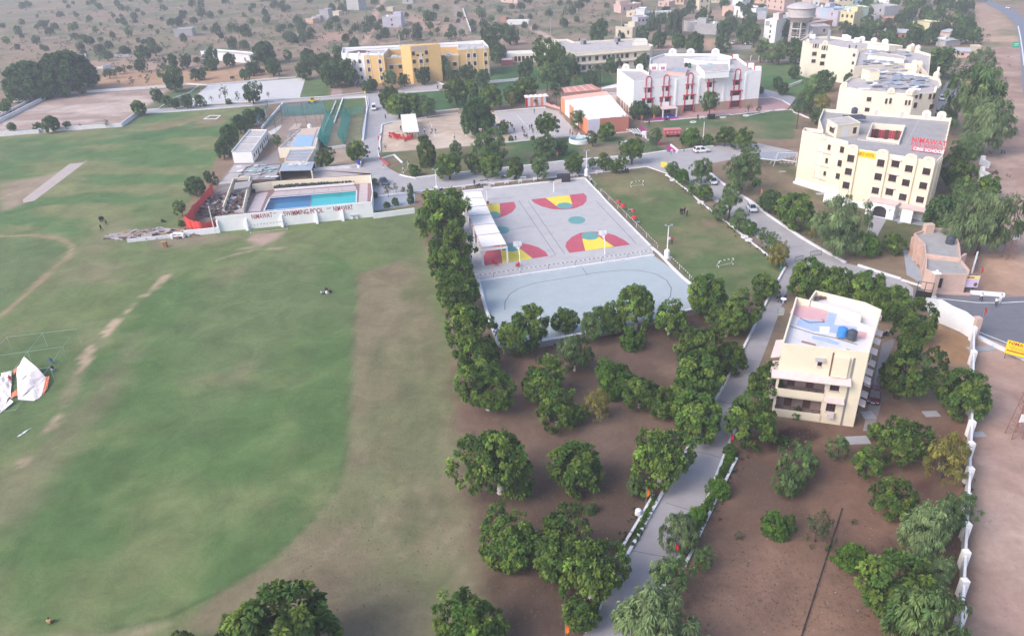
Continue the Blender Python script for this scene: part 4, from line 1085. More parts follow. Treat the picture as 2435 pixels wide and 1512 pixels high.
MB().strip([sh[3]+VV((0,-.2,0)),sh[2]+VV((0,-.2,0))],.2,0,2.44).bd('back_wall',J3,t)
MB().strip([sh[0]+VV((.1,.3,0)),sh[3]],.2,0,2.43).bd('side_wall',J1,t)
mb=MB();ctr=P('S6',960,745,2.7)
for i in range(44):
 a=ctr+VV((RU(-2.6,2.6),RU(-1.2,1.2),RU(0,.3)));an=RU(.2,2.6);b=a+VV((cos(an)*1.6,sin(an)*1.6,RU(-.1,.7)))
 mb.tube(a,b,.05,n=5)
o=mb.bd('stick_heap',WH,t);o['kind']='stuff'
t,fp=sblock('low_store','low store with a patchwork of weathered sheets on its roof','shed','S6',[(285,908),(728,888),(792,722),(420,742)],2.3,J1,ROOF,.1)
for i in range(46):
 f,g=RND.random(),RND.random()
 p=fp[0].lerp(fp[1],f).lerp(fp[3].lerp(fp[2],f),g)if False else P('S6',330+RU(0,400),745+RU(0,135),2.3)
 mb=MB();an=RU(-.3,.5);L_,W_=RU(.7,2.2),RU(.4,1.1)
 u=VV((cos(an),sin(an),RU(-.05,.12)));v=VV((-sin(an),cos(an),RU(-.05,.05)))
 mb.obox((p.x,p.y,2.4+RU(0,.2)),u*L_/2,v*W_/2,VV((0,0,.015)))
 mb.bd('roof_sheet',RND.choice([SHEET,J2,mat('teal_sheet',(.36,.55,.55),.6,.1),WK,MM['tan_sheet'],SHEET]),t)
t,fp=sblock('brick_platform','low pale plinth between the junk heap and the white block','plinth','S6',[(100,948),(280,930),(345,820),(215,830)],.7,CONC,ROOFL,0)
t,fp=sblock('brick_platform','upper low plinth against the foot of the white block','plinth','S6',[(215,822),(345,812),(470,735),(275,735)],.9,CONC,ROOFL,0)
for lab,pts,h_ in(('low white wall in front of the cricket nets',[(1290,575),(1490,548)],.9),('low white wall along the sandy yard behind the pool',[(1140,805),(1270,790),(1540,770),(1650,745),(1670,670)],.8)):
 pp=PL('S6',pts);mb=MB();mb.strip(pp,.3,0,h_);tag(mb.bd('boundary_wall',WK,origin=pp[0]),lab,'wall')
pp=PL('S6',[(580,350),(810,80)]);mb=MB();mb.strip(pp,.35,0,.9);tag(mb.bd('boundary_wall',WH,origin=pp[0]),'straight white wall leading back from the white block to the road','wall')
pp=PL('S6',[(1365,290),(1460,20),(1705,5),(1722,120),(1682,470)]);mb=MB();mb.strip(pp,.35,0,.6);tag(mb.bd('boundary_wall',WH,origin=pp[0]),'low white wall around the green cricket net plot','wall')
pp=PL('S6',[(1240,390),(1385,50)]);mb=MB();mb.strip(pp,.25,0,.5);tag(mb.bd('boundary_wall',WK,origin=pp[0]),'thin low white wall between the two cricket net plots','wall')
c=P('S6',1635,762);t=th('blue_drum','bright blue drum on the corner of the low yard wall','drum',c)
MB().lathe([(.4,.8),(.43,.85),(.43,1.25),(.41,1.3),(.43,1.35),(.43,1.85),(.38,1.9)],c,14).bd('drum_body',BLUECL,t)
MB().lathe([(.5,0),(.5,.79)],c,10).bd('pedestal',WH,t)
# cricket nets
def netmat(name,c,a):
 m=bpy.data.materials.new(name);m.use_nodes=True
 nt=m.node_tree;b=nt.nodes['Principled BSDF'];b.inputs['Roughness'].default_value=.9
 ge=nt.nodes.new('ShaderNodeNewGeometry')
 no=nt.nodes.new('ShaderNodeTexNoise');no.inputs['Scale'].default_value=1.2;no.inputs['Detail'].default_value=5
 nt.links.new(ge.outputs['Position'],no.inputs['Vector'])
 mr=nt.nodes.new('ShaderNodeMapRange');mr.inputs[1].default_value=.3;mr.inputs[2].default_value=.7;mr.inputs[3].default_value=a*.75;mr.inputs[4].default_value=min(1,a*1.25)
 nt.links.new(no.outputs['Fac'],mr.inputs[0]);nt.links.new(mr.outputs[0],b.inputs['Alpha'])
 b.inputs['Base Color'].default_value=(*c,1);return m
NETG=netmat('green_net',(.02,.42,.3),.8);NETB=netmat('blue_net',(.1,.32,.45),.42);NETT=netmat('teal_net',(.08,.33,.3),.4)
def net(label,pts,z1,m,k='S6',sag=.25,z0=.0,posts=True,lean=0):
 pp=[P(k,x,y)for x,y in pts];t=th('net_screen',label,'net',pp[0],group='cricket practice nets');mb=MB();n=8
 for a,b in zip(pp[:-1],pp[1:]):
  for i in range(n):
   p,q=a.lerp(b,i/n),a.lerp(b,(i+1)/n)
   za,zb=z1-sag*sin(PI*i/n),z1-sag*sin(PI*(i+1)/n)
   mb.poly([(p.x,p.y,z0),(q.x,q.y,z0),(q.x-lean,q.y,zb),(p.x-lean,p.y,za)])
 mb.bd('net_cloth',m,t)
 if posts:
  for p in pp:
   MB().tube(p,(p.x,p.y,z1+.1),.05,n=6).bd('post',DKM,t)
net('bright green net wall standing leftmost in the green plot',[(1285,548),(1375,240)],3.4,NETG,lean=2.6)
net('bright green net wall in the middle of the green plot',[(1475,525),(1545,210)],3.4,NETG,lean=1.9)
net('blue net wall along the road side of the green plot',[(1668,460),(1705,200)],3.4,NETB)
net('teal net across the back of the green plot',[(1330,240),(1500,210),(1705,190)],3.2,NETT)
net('blue-green net across the back of the earth plot',[(800,215),(1030,200),(1275,180)],4.5,NETB)
net('blue net wall on the field side of the earth plot',[(520,330),(640,200),(650,130)],3.5,NETB)
net('thin teal net in front of the earth plot',[(640,330),(800,215)],3.,NETT)
for i,(x,y,h)in enumerate(((735,370,3.3),(720,300,3),(800,290,3.5),(805,250,3.6),(840,230,3.6),(870,215,3.2),(930,250,3.4),(960,330,3),(1015,210,3.3),(1065,290,3),(1080,195,3.6),(1170,270,3.2),(1225,280,3.2),(1255,215,3.4))):
 p=P('S6',x,y);mb=MB();mb.tube(p,(p.x,p.y,h),.045,n=6);mb.ell((p.x,p.y,h),.06,.06,.06,6,4)
 tag(mb.bd('net_pole',DKM,origin=p),'slim dark pole of the cricket nets on the earth plot','pole','dark poles of the earth plot')
sheet('pavement',PL('S6',[(640,380),(790,300),(780,335),(690,420)]),MM['pale_practice_concrete'],.012)
sheet('pavement',PL('S6',[(860,360),(930,290),(1010,285),(980,345)]),mat('tan_strip',(.5,.38,.33),.9),.012)
from mathutils.geometry import tessellate_polygon
def ccw(fp):
 a=sum(fp[i].x*fp[(i+1)%len(fp)].y-fp[(i+1)%len(fp)].x*fp[i].y for i in range(len(fp)))
 return fp if a>0 else fp[::-1]
def flat(mb,outer,z,hole=None,m=0):
 loops=[[VV((p.x,p.y,0))for p in outer]]+([[VV((p.x,p.y,0))for p in hole]]if hole else[])
 al=[p for l in loops for p in l]
 mb.add([(p.x,p.y,z)for p in al],[tuple(x)for x in tessellate_polygon(loops)],m)
def crest(parent,fr,u,z,w=1.3,h=1.2,d0=-.1,d1=.25,m=None,name='crest',hole=True):
 pass
 mb=MB();n=10
 out=[(u-w/2,z)]+[(u-w/2*cos(PI*i/n),z+h*.45+h*.55*sin(PI*i/n))for i in range(n+1)]+[(u+w/2,z)]
 f=[fr.pt(a,b,d1)for a,b in out];bk=[fr.pt(a,b,d0)for a,b in out]
 k=len(out)
 mb.add(f,[tuple(range(k))]);mb.add(bk,[tuple(reversed(range(k)))])
 for i in range(k):mb.poly([f[i],bk[i],bk[(i+1)%k],f[(i+1)%k]])
 o=mb.bd(name,m or WH,parent)
 if hole:
  mb=MB();mb.poly([fr.pt(u-w*.2,z+h*.25,d1+.01),fr.pt(u+w*.2,z+h*.25,d1+.01),fr.pt(u+w*.2,z+h*.5,d1+.01),fr.pt(u,z+h*.72,d1+.01),fr.pt(u-w*.2,z+h*.5,d1+.01)])
  mb.bd('niche',PKC,o)
 return o
def off(fr,d):
 a=fr.pt(0,0,d);b=fr.pt(fr.L,0,d);return Fr(a,b)
def bay(parent,fr,u0,u1,z0,z1,d,ops,m,styles='brown',arch_first=True,name='bay'):
 pass
 f2=off(fr,d);mb=MB();f2 .wall(mb,u0,u1,z0,z1,ops)
 for u,s in((u0,1),(u1,-1)):
  q=[fr.pt(u,z0,0),fr.pt(u,z0,d),fr.pt(u,z1,d),fr.pt(u,z1,0)]
  mb.poly(q if s<0 else q[::-1])
 mb.poly([fr.pt(u0,z1,d),fr.pt(u1,z1,d),fr.pt(u1,z1,0),fr.pt(u0,z1,0)])
 mb.bd(name,m,parent)
 for i,o in enumerate(sorted(ops,key=lambda o:-o[2])):
  window(parent,f2,*o,style=styles,arch=(arch_first and i==0))
def shade(parent,name,fr,u0,u1,z,d,th=.15,m=None,drop=.0):
 pass
 mb=MB();p=fr.pt
 a=[p(u0,z,.002),p(u1,z,.002),p(u1,z-drop,d),p(u0,z-drop,d)];b=[q-VV((0,0,th))for q in a]
 mb.add(a+b,[(3,2,1,0),(4,5,6,7),(0,1,5,4),(1,2,6,5),(2,3,7,6),(3,0,4,7)])
 return mb.bd(name,m or PKC,parent)
def tank(parent,c,r,h,m,name='water_tank'):
 mb=MB();mb.lathe([(r,0),(r*1.02,h*.08),(r,h*.12),(r*1.02,h*.4),(r,h*.44),(r*1.02,h*.75),(r*.95,h*.82),(r*.4,h*.97),(r*.35,h),(.001,h)],c,18)
 o=mb.bd(name,m,parent)
 return o
HZ=11.4
A=P('T4',275,590,HZ);B=P('T4',920,1345)
fpz=ccw([A,B]+[P('T4',x,y,HZ)for x,y in((1180,285),(1032,218),(578,108),(520,195),(402,168))])
house=th('apartment_house','cream three-storey house with a pink and blue painted roof beside the path','house',B)
fr=Fr(A,B)
up_win=win_at(fr,'T4',598,742,640,798)
bal2=win_at(fr,'T4',285,885,652,985);bal1=win_at(fr,'T4',300,1080,630,1170)
bal2=(.35,fr.L*.58,4.3,6.55);bal1=(.35,fr.L*.58,1.,3.3)
w2=(fr.L*.64,fr.L*.64+1.15,5.2,6.5);w1=(fr.L*.64,fr.L*.64+1.15,1.9,3.2)
mb=MB()
fr.wall(mb,0,fr.L,0,HZ-.95,[up_win,w2,w1,bal2,bal1],reveal=.22,opened=(bal2,bal1))
n=len(fpz)
for i in range(n):
 a,b=fpz[i],fpz[(i+1)%n]
 if(a-A).length<.01 and(VV((b.x,b.y,0))-VV((B.x,B.y,0))).length<.01:continue
 mb.poly([(a.x,a.y,0),(b.x,b.y,0),(b.x,b.y,HZ-.95),(a.x,a.y,HZ-.95)])
mb.bd('wall',CRM,house)
for bl in(bal2,bal1):
 mb=MB();p=fr.pt;d=-1.5;a_,b_,c_,e_=bl
 mb.poly([p(a_,c_,d),p(b_,c_,d),p(b_,e_,d),p(a_,e_,d)]);mb.poly([p(a_,c_,0),p(b_,c_,0),p(b_,c_,d),p(a_,c_,d)])
 mb.poly([p(a_,e_,0),p(a_,e_,d),p(b_,e_,d),p(b_,e_,0)]);mb.poly([p(a_,c_,0),p(a_,c_,d),p(a_,e_,d),p(a_,e_,0)]);mb.poly([p(b_,c_,0),p(b_,e_,0),p(b_,e_,d),p(b_,c_,d)])
 mb.bd('balcony_recess',mat('painted_shade_plaster',(.3,.21,.19),.9,.15),house)  # balcony recess: cream plaster coloured darker, shade painted into the base colour
 for f_ in(.2,.62):window(house,off(fr,-1.45),a_+(b_-a_)*f_,a_+(b_-a_)*f_+.95,c_+.05,c_+2.,'door',recess=-.02,name='door')
 fr.box(MB(),a_-.15,b_+.12,c_-.75,c_+.35,.003,.14).bd('balcony_parapet',CRM,house)
 mb=MB();fr.box(mb,a_-.1,b_+.1,c_+.85,c_+.9,.03,.08);fr.box(mb,a_-.1,b_+.1,c_+.6,c_+.64,.03,.08)
 for i in range(7):u=a_+(b_-a_)*i/6;fr.box(mb,u-.02,u+.02,c_+.352,c_+.85,.035,.075)
 mb.bd('balcony_rail',DKM,house)
for w in(up_win,w2,w1):window(house,fr,*w)
shade(house,'sun_shade',fr,-.75,fr.L*.86,7.45,1.25,.14,PKC,.45)
shade(house,'sun_shade',fr,fr.L*.59,fr.L*.83,4.2,.9,.12,PKC,.3)
shade(house,'sun_shade',fr,up_win[0]-.35,up_win[1]+.3,up_win[3]+.35,.55,.08,CONC,.2)
fr_up=off(fr,.45)
fr.box(MB(),fr.L*.62,fr.L*.8,7.5,HZ-.96,.003,.38).bd('pilaster',CRM,house)
fr.box(MB(),fr.L*.84,fr.L*.865,0,HZ-.96,.003,.06).bd('drain_pipe',MTL,house)
fr.box(MB(),fr.L*.6,fr.L*.615,7.3,HZ-.5,.01,.1).bd('drain_pipe',J1,house)
fr.box(MB(),w1[0]+.25,w1[1]-.1,1.2,1.85,.01,.55).bd('air_conditioner',mat('pale_ac_casing',(.62,.56,.55),.6,.1),house)
Lf=Fr(P('T4',402,168,HZ),A)
lo=[]
for z in(7.4,4.1,.9):
 o=(Lf.L-3.3,Lf.L-1.7,z,z+1.5);shade(house,'sun_shade',Lf,Lf.L-4.4,Lf.L+.2,z+2.2,1.1,.14,PKC,.35)
 window(house,Lf,*o,recess=-.05,sill=True)
Rf=Fr(B,P('T4',1180,285,HZ))
for u,z in((1.,3.),(1.3,6.4),(3.6,6.3),(3.4,9.6),(6.2,9.6),(6.,6.3),(8.6,9.6),(3.2,3.),(6.1,3.)):
 shade(house,'sun_shade',Rf,u,u+1.5,z,.8,.1,PKC,.2)
 window(house,Rf,u+.2,u+1.2,z-1.6,z-.4,recess=-.05,sill=False)
mb=MB();flat(mb,fpz,HZ-.95);mb.bd('roof',mat('whitewashed_roof',(.68,.65,.66),.9,.08,.8,stain=.5,sk=(.45,.4,.4)),house)
MB().strip(fpz,.22,HZ-.952,HZ,closed=True,side=.11).bd('parapet',CRM,house)
rz=HZ-.93
iw=[P('T4',x,y,HZ-.3)for x,y in((540,215),(760,265),(985,335),(975,410),(1125,470),(1105,520))]
MB().strip(iw,.25,HZ-.949,HZ-.15).bd('roof_dividing_wall',CR2,house)
MB().strip([P('T4',1180,345,HZ-.3),P('T4',990,300,HZ-.3)],.2,HZ-.948,HZ-.2).bd('roof_dividing_wall',CR2,house)
def roofpatch(name,pts,m,z=rz):
 MB().poly([tuple(P('T4',x,y,z))for x,y in pts]).bd(name,m,house)
PPK=mat('faded_pink_paint',(.64,.38,.4),.85,.08,1.5,stain=.35,sk=(.66,.45,.46));PBL=mat('faded_blue_paint',(.38,.47,.68),.85,.1,1.5,stain=.4,sk=(.5,.54,.68))
roofpatch('pink_roof_paint',[(345,315),(385,240),(560,255),(700,300),(665,392),(440,360)],PPK)
roofpatch('blue_roof_paint',[(705,300),(775,320),(745,420),(960,440),(950,480),(780,500),(640,480),(560,480),(405,425),(430,365),(670,395)],PBL)
roofpatch('pink_roof_paint',[(950,475),(1050,490),(1030,550),(940,540)],PPK)
roofpatch('blue_roof_paint',[(548,520),(700,545),(800,585),(780,605),(550,545)],PBL,rz+.004)
roofpatch('brown_roof_paint',[(455,562),(580,595),(585,612),(450,580)],mat('brown_roof_paint',(.35,.18,.14),.85,.1),rz+.004)
roofpatch('white_roof_patch',[(615,435),(710,440),(700,500),(620,500)],WH,rz+.008)
tank(house,P('T4',818,520,rz+.3),.62,1.35,mat('blue_tank_plastic',(.05,.22,.58),.4,.06,2));tank(house,P('T4',905,545,rz+.3),.62,1.35,mat('dark_tank_plastic',(.06,.07,.09),.45,.1,2))
mb=MB();c=P('T4',862,535,rz)
for x,y in((770,500),(850,520),(940,540),(880,560),(800,530)):
 p=P('T4',x,y,rz);mb.tube(p,p+VV((0,0,.3)),.04,n=5)
a,b=P('T4',770,510,rz+.28),P('T4',950,545,rz+.28);mb.strip([a,b],1.1,rz+.24,rz+.3);mb.bd('tank_stand',MTL,house)
mb=MB()
for pts in([(340,430),(560,500),(760,540),(960,600)],[(860,640),(1040,690)],[(740,650),(870,650)],[(440,360),(520,400),(660,395),(640,370)]):
 mb.path([P('T4',x,y,rz+.08)for x,y in pts],.035,5)
mb.bd('roof_pipes',DKM,house)
c=P('T4',285,225,HZ);mb=MB();mb.lathe([(.0,.02),(.25,.06),(.42,.18)],(c.x,c.y,HZ+.5),14);mb.tube((c.x,c.y,HZ-.1),(c.x,c.y,HZ+.5),.03,n=5);mb.bd('satellite_dish',WH,house)
c=P('T4',268,275,HZ);MB().box((c.x-.4,c.y-.3,HZ-.9),(c.x+.4,c.y+.3,HZ+.05)).bd('air_cooler',MTL,house)
mb=MB()
for i in range(14):c=P('T4',585+RU(0,75),165+RU(0,25),HZ-.6);mb.obox(c,VV((RU(.2,.5),RU(-.2,.2),.05)),VV((-.05,.06,0)),VV((0,0,.06)))
o=mb.bd('roof_debris',J1,house);o['kind']='stuff'
mb=MB();p=P('T4',402,150,HZ);mb.tube(p,p+VV((0,0,1.1)),.02,n=5);fo=mb.bd('flag_stick',WOOD,house)
MB().poly([p+VV((0,0,1.1)),p+VV((.22,0,.8)),p+VV((0,0,.55))]).bd('flag_cloth',RED,house)
HT=12.8
def T5(*pts,z=HT):return[P('T5',x,y,z)for x,y in pts]
A,B1=T5((345,300),(885,432));B2,C_=T5((892,505),(1965,678));D_,E_,F_,G_,H_,A2=T5((2042,605),(2145,152),(600,38),(545,168),(585,292),(375,264))
hostel=th('hostel_building','cream four-storey hostel with a yellow sign and a roof sign by the gate','building',P('T5',900,1130))
fpz=ccw([A,B1,B2,C_,D_,E_,F_,G_,H_,A2])
cyard=ccw(T5((1195,235),(1572,262),(1500,455),(1130,405),z=HT-.5))
f1,f2=Fr(A,B1),Fr(B2,C_)
WR=HT-.8
ops1=[win_at(f1,'T5',*w)for w in((545,458,585,525),(648,472,688,540),(797,495,850,575),(518,617,557,685),(620,634,655,700),(768,657,822,740),(492,777,530,840),(598,792,632,850),(745,817,797,890))]
mb=MB();f1 .wall(mb,0,f1 .L,1.35,WR,ops1)
mid=[win_at(f2,'T5',*w)for w in((1418,667,1517,748),(1382,838,1480,920),(1347,1005,1443,1085))]
f2 .wall(mb,0,f2 .L,1.35,WR,mid)
done=((A,B1),(B2,C_))
for i in range(len(fpz)):
 a,b=fpz[i],fpz[(i+1)%len(fpz)]
 if any((a-x).length<.01 and(b-y).length<.01 for x,y in done):continue
 mb.poly([(a.x,a.y,1.35),(b.x,b.y,1.35),(b.x,b.y,WR),(a.x,a.y,WR)])
mb.bd('wall',CRM,hostel)
for w in ops1:window(hostel,f1,*w)
for w in mid:
 window(hostel,f2,*w);shade(hostel,'sun_shade',f2,w[0]-.35,w[1]+.35,w[3]+.35,.4,.12,PKC,.05)
for wl_ in(((885,597,975,685),(855,757,945,840),(832,922,915,1005)),((1245,652,1337,742),(1212,818,1305,903),(1180,987,1272,1068)),((1580,722,1678,805),(1547,892,1643,975),(1505,1065,1607,1148)),((1790,755,1893,840),(1757,927,1855,1012),(1715,1098,1812,1175))):
 ops=[win_at(f2,'T5',*w,d=.45)for w in wl_]
 u0=min(o[0]for o in ops);u1=max(o[1]for o in ops);uc=(u0+u1)/2
 ops=[(uc-.75,uc+.75,o[2],o[3])for o in ops]
 bay(hostel,f2,uc-1.25,uc+1.25,1.36,HT-.15,.45,ops,CRM)
 crest(hostel,f2,uc,HT-.16,2.3,1.,.0,.43,CRM)
for u in(1.6,f1 .L*.47):crest(hostel,f1,f1 .L*.49,WR,1.6,1.1,0,.25,CRM)if u<2 else None
f1 .box(MB(),f1 .L*.43,f1 .L*.55,1.36,WR-.6,.003,.12).bd('pilaster',CR2,hostel)
for o in ops1[:9:3]:shade(hostel,'sun_shade',f1,o[0]-.2,ops1[1][1]+.3,o[2]-.45,.3,.12,PKC,0)
MB().prism([(p.x,p.y)for p in fpz],0,1.349,top=False).bd('plinth',WH,hostel)
MB().strip([f1 .pt(-.1,0,.3),f1 .pt(f1 .L,0,.3)],.6,0,.5).bd('apron',WH,hostel)
mb=MB();flat(mb,fpz,HT-.8,cyard);mb.bd('roof',ROOF,hostel)
MB().strip(fpz,.25,HT-.801,HT,closed=True,side=.125).bd('parapet',CR2,hostel)
MB().strip(cyard,.25,HT-.799,HT-.05,closed=True,side=-.12).bd('courtyard_parapet',CR2,hostel)
MB().prism([(p.x,p.y)for p in cyard][::-1],HT-7.5,HT-.8,top=False).bd('courtyard_wall',CR2,hostel)
mb=MB();flat(mb,cyard,HT-7.5);mb.bd('courtyard_floor',CONC,hostel)
cf=Fr(cyard[2],cyard[3])if False else None
by=sorted(cyard,key=lambda p:-p.y)[:2];by.sort(key=lambda p:p.x);cf=Fr(by[0],by[1])
mb=MB()
for i in range(9):
 u=cf.L*(i+.5)/9
 if i%3==1:window(hostel,off(cf,.02),u-.45,u+.45,HT-3.6,HT-1.4,'door',recess=-.04,name='door')
 else:cf.box(mb,u-.35,u+.35,HT-3.4,HT-1.5,.05,.1)
mb.bd('curtain',mat('maroon_curtain',(.35,.05,.07),.9,.2),hostel)
cf.box(MB(),0,cf.L,HT-4.3,HT-3.65,.03,1.).bd('gallery',CR2,hostel)
sh_,fpS=None,None
def roomb(parent,k,top,z0,z1,m,rm,name='roof_room'):
 fp=ccw([P(k,x,y,z1)for x,y in top])
 mb=MB();mb.prism([(p.x,p.y)for p in fp],z0,z1-.15,top=False);o=mb.bd(name,m,parent)
 MB().poly([(p.x,p.y,z1-.1)for p in fp]).bd(name+'_roof',rm,parent)
 MB().strip(fp,.25,z1-.149,z1,closed=True,side=.03).bd(name+'_cornice',m,parent)
 return fp
fpS=roomb(hostel,'T5',[(650,165),(905,128),(1048,205),(775,238)],HT-.8,HT+2.2,CRM,ROOFL)
sf=Fr(P('T5',650,165,HT+2.2),P('T5',775,238,HT+2.2));window(hostel,sf,sf.L*.35,sf.L*.75,HT-.1,HT+1.3,recess=-.05,sill=False);shade(hostel,'sun_shade',sf,sf.L*.15,sf.L*.85,HT+1.6,.6,.08,PKC,.2)
sf=Fr(P('T5',775,238,HT+2.2),P('T5',1048,205,HT+2.2));window(hostel,sf,sf.L*.72,sf.L*.86,HT-.2,HT+1.2,recess=-.05,sill=False);sf.box(MB(),sf.L*.25,sf.L*.5,HT-.79,HT+1.2,.01,.05).bd('door',WHITEF,hostel)
tank(hostel,P('T5',970,95,HT+.1),.75,1.5,MM['dark_tank_plastic'])
mb=MB();p0=P('T5',985,150,HT+.5)
for i in range(3):mb.obox(p0+VV((0,-.2+i*.9,0)),(2.2,-.6,.15),(.1,.3,.25),(0,0,.03))
mb.bd('solar_panel',mat('solar_glass',(.05,.06,.09),.25,.2),hostel)
for x,y in((1240,70),(1553,95),(1842,118),(2022,138)):
 fb=Fr(E_,F_);u=fb.uz('T5',x,y)[0];crest(hostel,fb,u,HT-.02,2.,1.5,-.25,.05,CR2);
 ff=Fr(F_,E_);u=ff.uz('T5',x,y)[0];ff.box(MB(),u-.35,u+.35,HT-.6,HT+.7,.26,.28).bd('crest_niche',PKC,hostel)
mb=MB();mb.strip(T5((1745,190),(1580,500),z=WR),.15,WR+.004,WR+.012);mb.strip(T5((1010,415),(1480,480),z=WR),.25,WR,WR+.3);mb.bd('roof_upstand',ROOFL,hostel)
rs=Fr(P('T5',1640,548,WR),P('T5',2058,605,WR))
SIGNR=mat('sign_red',(.62,.04,.07),.5,.06)
mb=MB();zt=3.
for i in range(5):
 u=rs.L*(i+.1)/4.2;rs.box(mb,u-.04,u+.04,WR,WR+zt,-.12,-.06)
for z in(.9,2.):rs.box(mb,0,rs.L,WR+z-.03,WR+z+.03,-.06,-.02)
roofsign=th('roof_sign','red letter sign standing on the right end of the hostel roof','sign',rs.pt(0,WR))
mb.bd('sign_frame',MTL,roofsign)
text_on(roofsign,'lettering','NIMAWAT',rs,0,rs.L,WR+1.95,WR+3.,SIGNR,.02,bold=.02)
text_on(roofsign,'lettering','PUBLIC RESIDENTIAL',rs,0,rs.L,WR+1.2,WR+1.85,SIGNR,.02,bold=.01)
rs.box(MB(),rs.L*.05,rs.L,WR+.25,WR+1.1,.0,.03).bd('sign_band',mat('sign_pink_red',(.62,.12,.17),.5,.06),roofsign)
text_on(roofsign,'lettering','CBSE SCHOOL',rs,rs.L*.09,rs.L*.97,WR+.35,WR+1.,WH,.045,bold=.02)
sg=win_at(f2,'T5',1008,548,1236,605)
gs=th('hostel_sign',"yellow GIRLS' HOSTEL name board on the hostel front",'sign',f2 .pt(sg[0],sg[2],.1))
f2 .box(MB(),sg[0],sg[1],WR-.75,WR+.55,.003,.1).bd('board',mat('sign_yellow',(.85,.62,.02),.5,.05),gs)
text_on(gs,'lettering',"GIRLS' HOSTEL",f2,sg[0]+.15,sg[1]-.15,WR-.45,WR+.3,mat('sign_orange',(.36,.05,.01),.6),.13,bold=.012)
pu=f2 .uz('T5',1340,1250)[0]
mb=MB();fp_=off(f2,3.2);fp_.wall(mb,pu-2.9,pu+2.9,0,3.1,[(pu-1.35,pu+1.35,.02,2.5),(pu-2.5,pu-1.75,1.5,2.2),(pu+1.75,pu+2.5,1.5,2.2)],reveal=.4)
for u,s in((pu-2.9,1),(pu+2.9,-1)):
 q=[f2 .pt(u,0,0),f2 .pt(u,0,3.2),f2 .pt(u,3.1,3.2),f2 .pt(u,3.1,0)];mb.poly(q if s<0 else q[::-1])
mb.bd('porch_wall',WH,hostel)
for a in(0,):
 fp_.box(MB(),pu-1.33,pu+1.33,.03,2.48,-.39,-.37).bd('porch_opening',GLASS,hostel)
 n=8;mb=MB()
 for i in range(n):
  t0,t1=PI*i/n,PI*(i+1)/n
  mb.poly([fp_.pt(pu-1.35*cos(t0),1.55+.95*sin(t0),.01),fp_.pt(pu-1.35*cos(t1),1.55+.95*sin(t1),.01),fp_.pt(pu-1.35*cos(t1),2.52,.01),fp_.pt(pu-1.35*cos(t0),2.52,.01)])
 mb.bd('porch_arch',WH,hostel)
f2 .box(MB(),pu-3.,pu+3.,3.104,3.3,.003,3.35).bd('porch_roof',PKC,hostel)
f2 .box(MB(),f2 .L-4.2,f2 .L+1.,3.,3.2,.46,3.3).bd('canopy_slab',PKC,hostel)
f2 .box(MB(),f2 .L-3.6,f2 .L-1.4,0,2.996,2.4,3.1).bd('canopy_wall',WH,hostel)
f2 .box(MB(),pu-13,pu-8.2,0,1.9,.003,1.2).bd('plinth_step',WH,hostel)
for u in(pu-9.6,pu-3.6):f2 .box(MB(),u,u+1.3,.15,.9,.47,.5).bd('vent_opening',GLASS,hostel)
f3=Fr(C_,D_)
for f_ in(.25,.55,.85):f3 .box(MB(),f3 .L*f_-.25,f3 .L*f_+.25,1.36,HT-.2,.003,.25).bd('rib',CRM,hostel)
f4=Fr(D_,E_)
for i in range(7):
 u=f4 .L*(i+.5)/7
 for z in(2.2,5.5,8.8):window(hostel,f4,u-.6,u+.6,z,z+1.5,recess=-.05)
 f4 .box(MB(),u-.9,u+.9,HT+.002,HT+.5,-.25,.05).bd('merlon',CR2,hostel)
RTRIM=mat('red_trim',(.5,.07,.1),.7,.08,1.,stain=.2,sk=(.6,.3,.3));STONE=mat('brown_stone_dado',(.42,.29,.22),.85,.15,2)
SZ=11.6
def T6(*pts,z=SZ):return[P('T6',x,y,z)for x,y in pts]
A,B_=T6((440,497),(2040,362))
school=th('school_building','white three-storey school with red window trims and arched crests','building',P('T6',1130,915))
rest=T6((1870,290),(1757,207),(1510,152),(820,152),(650,208),(625,387),(545,345),(235,342))
fpz=ccw([A,B_]+rest)
fr=Fr(A,B_);WZ=SZ-.7
cols=[((575,572,672,635),(545,718,690,778),None),((800,527,890,590),(802,667,905,725),None),((1095,532,1185,595),(1060,672,1200,732),(1060,812,1212,895)),((1360,497,1447,557),(1390,637,1480,690),None),((1685,489,1772,552),(1640,624,1790,680),(1640,757,1782,850))]
ops=[];centres=[]
for c3 in cols:
 tp=win_at(fr,'T6',*c3[0]);uc=(tp[0]+tp[1])/2;centres.append(uc)
 ops+=[(uc-1.25,uc+1.25,7.6,9.2),(uc-1.9,uc+1.9,4.2,5.9),(uc-1.9,uc+1.9,.4,2.5)]
mb=MB();fr.wall(mb,0,fr.L,2.7,WZ,[o for o in ops if o[2]>2.6],reveal=.3)
for i in range(len(fpz)):
 a,b=fpz[i],fpz[(i+1)%len(fpz)]
 if(a-A).length<.01:continue
 mb.poly([(a.x,a.y,2.7),(b.x,b.y,2.7),(b.x,b.y,WZ),(a.x,a.y,WZ)])
mb.bd('wall',WH,school)
mb=MB();fr.wall(mb,0,fr.L,0,2.699,[o for o in ops if o[2]<2.6],reveal=.3)
for i in range(len(fpz)):
 a,b=fpz[i],fpz[(i+1)%len(fpz)]
 if(a-A).length<.01:continue
 mb.poly([(a.x,a.y,0),(b.x,b.y,0),(b.x,b.y,2.699),(a.x,a.y,2.699)])
mb.bd('dado',STONE,school)
for o in ops:window(school,fr,*o,style='red',recess=.2,sill=False)
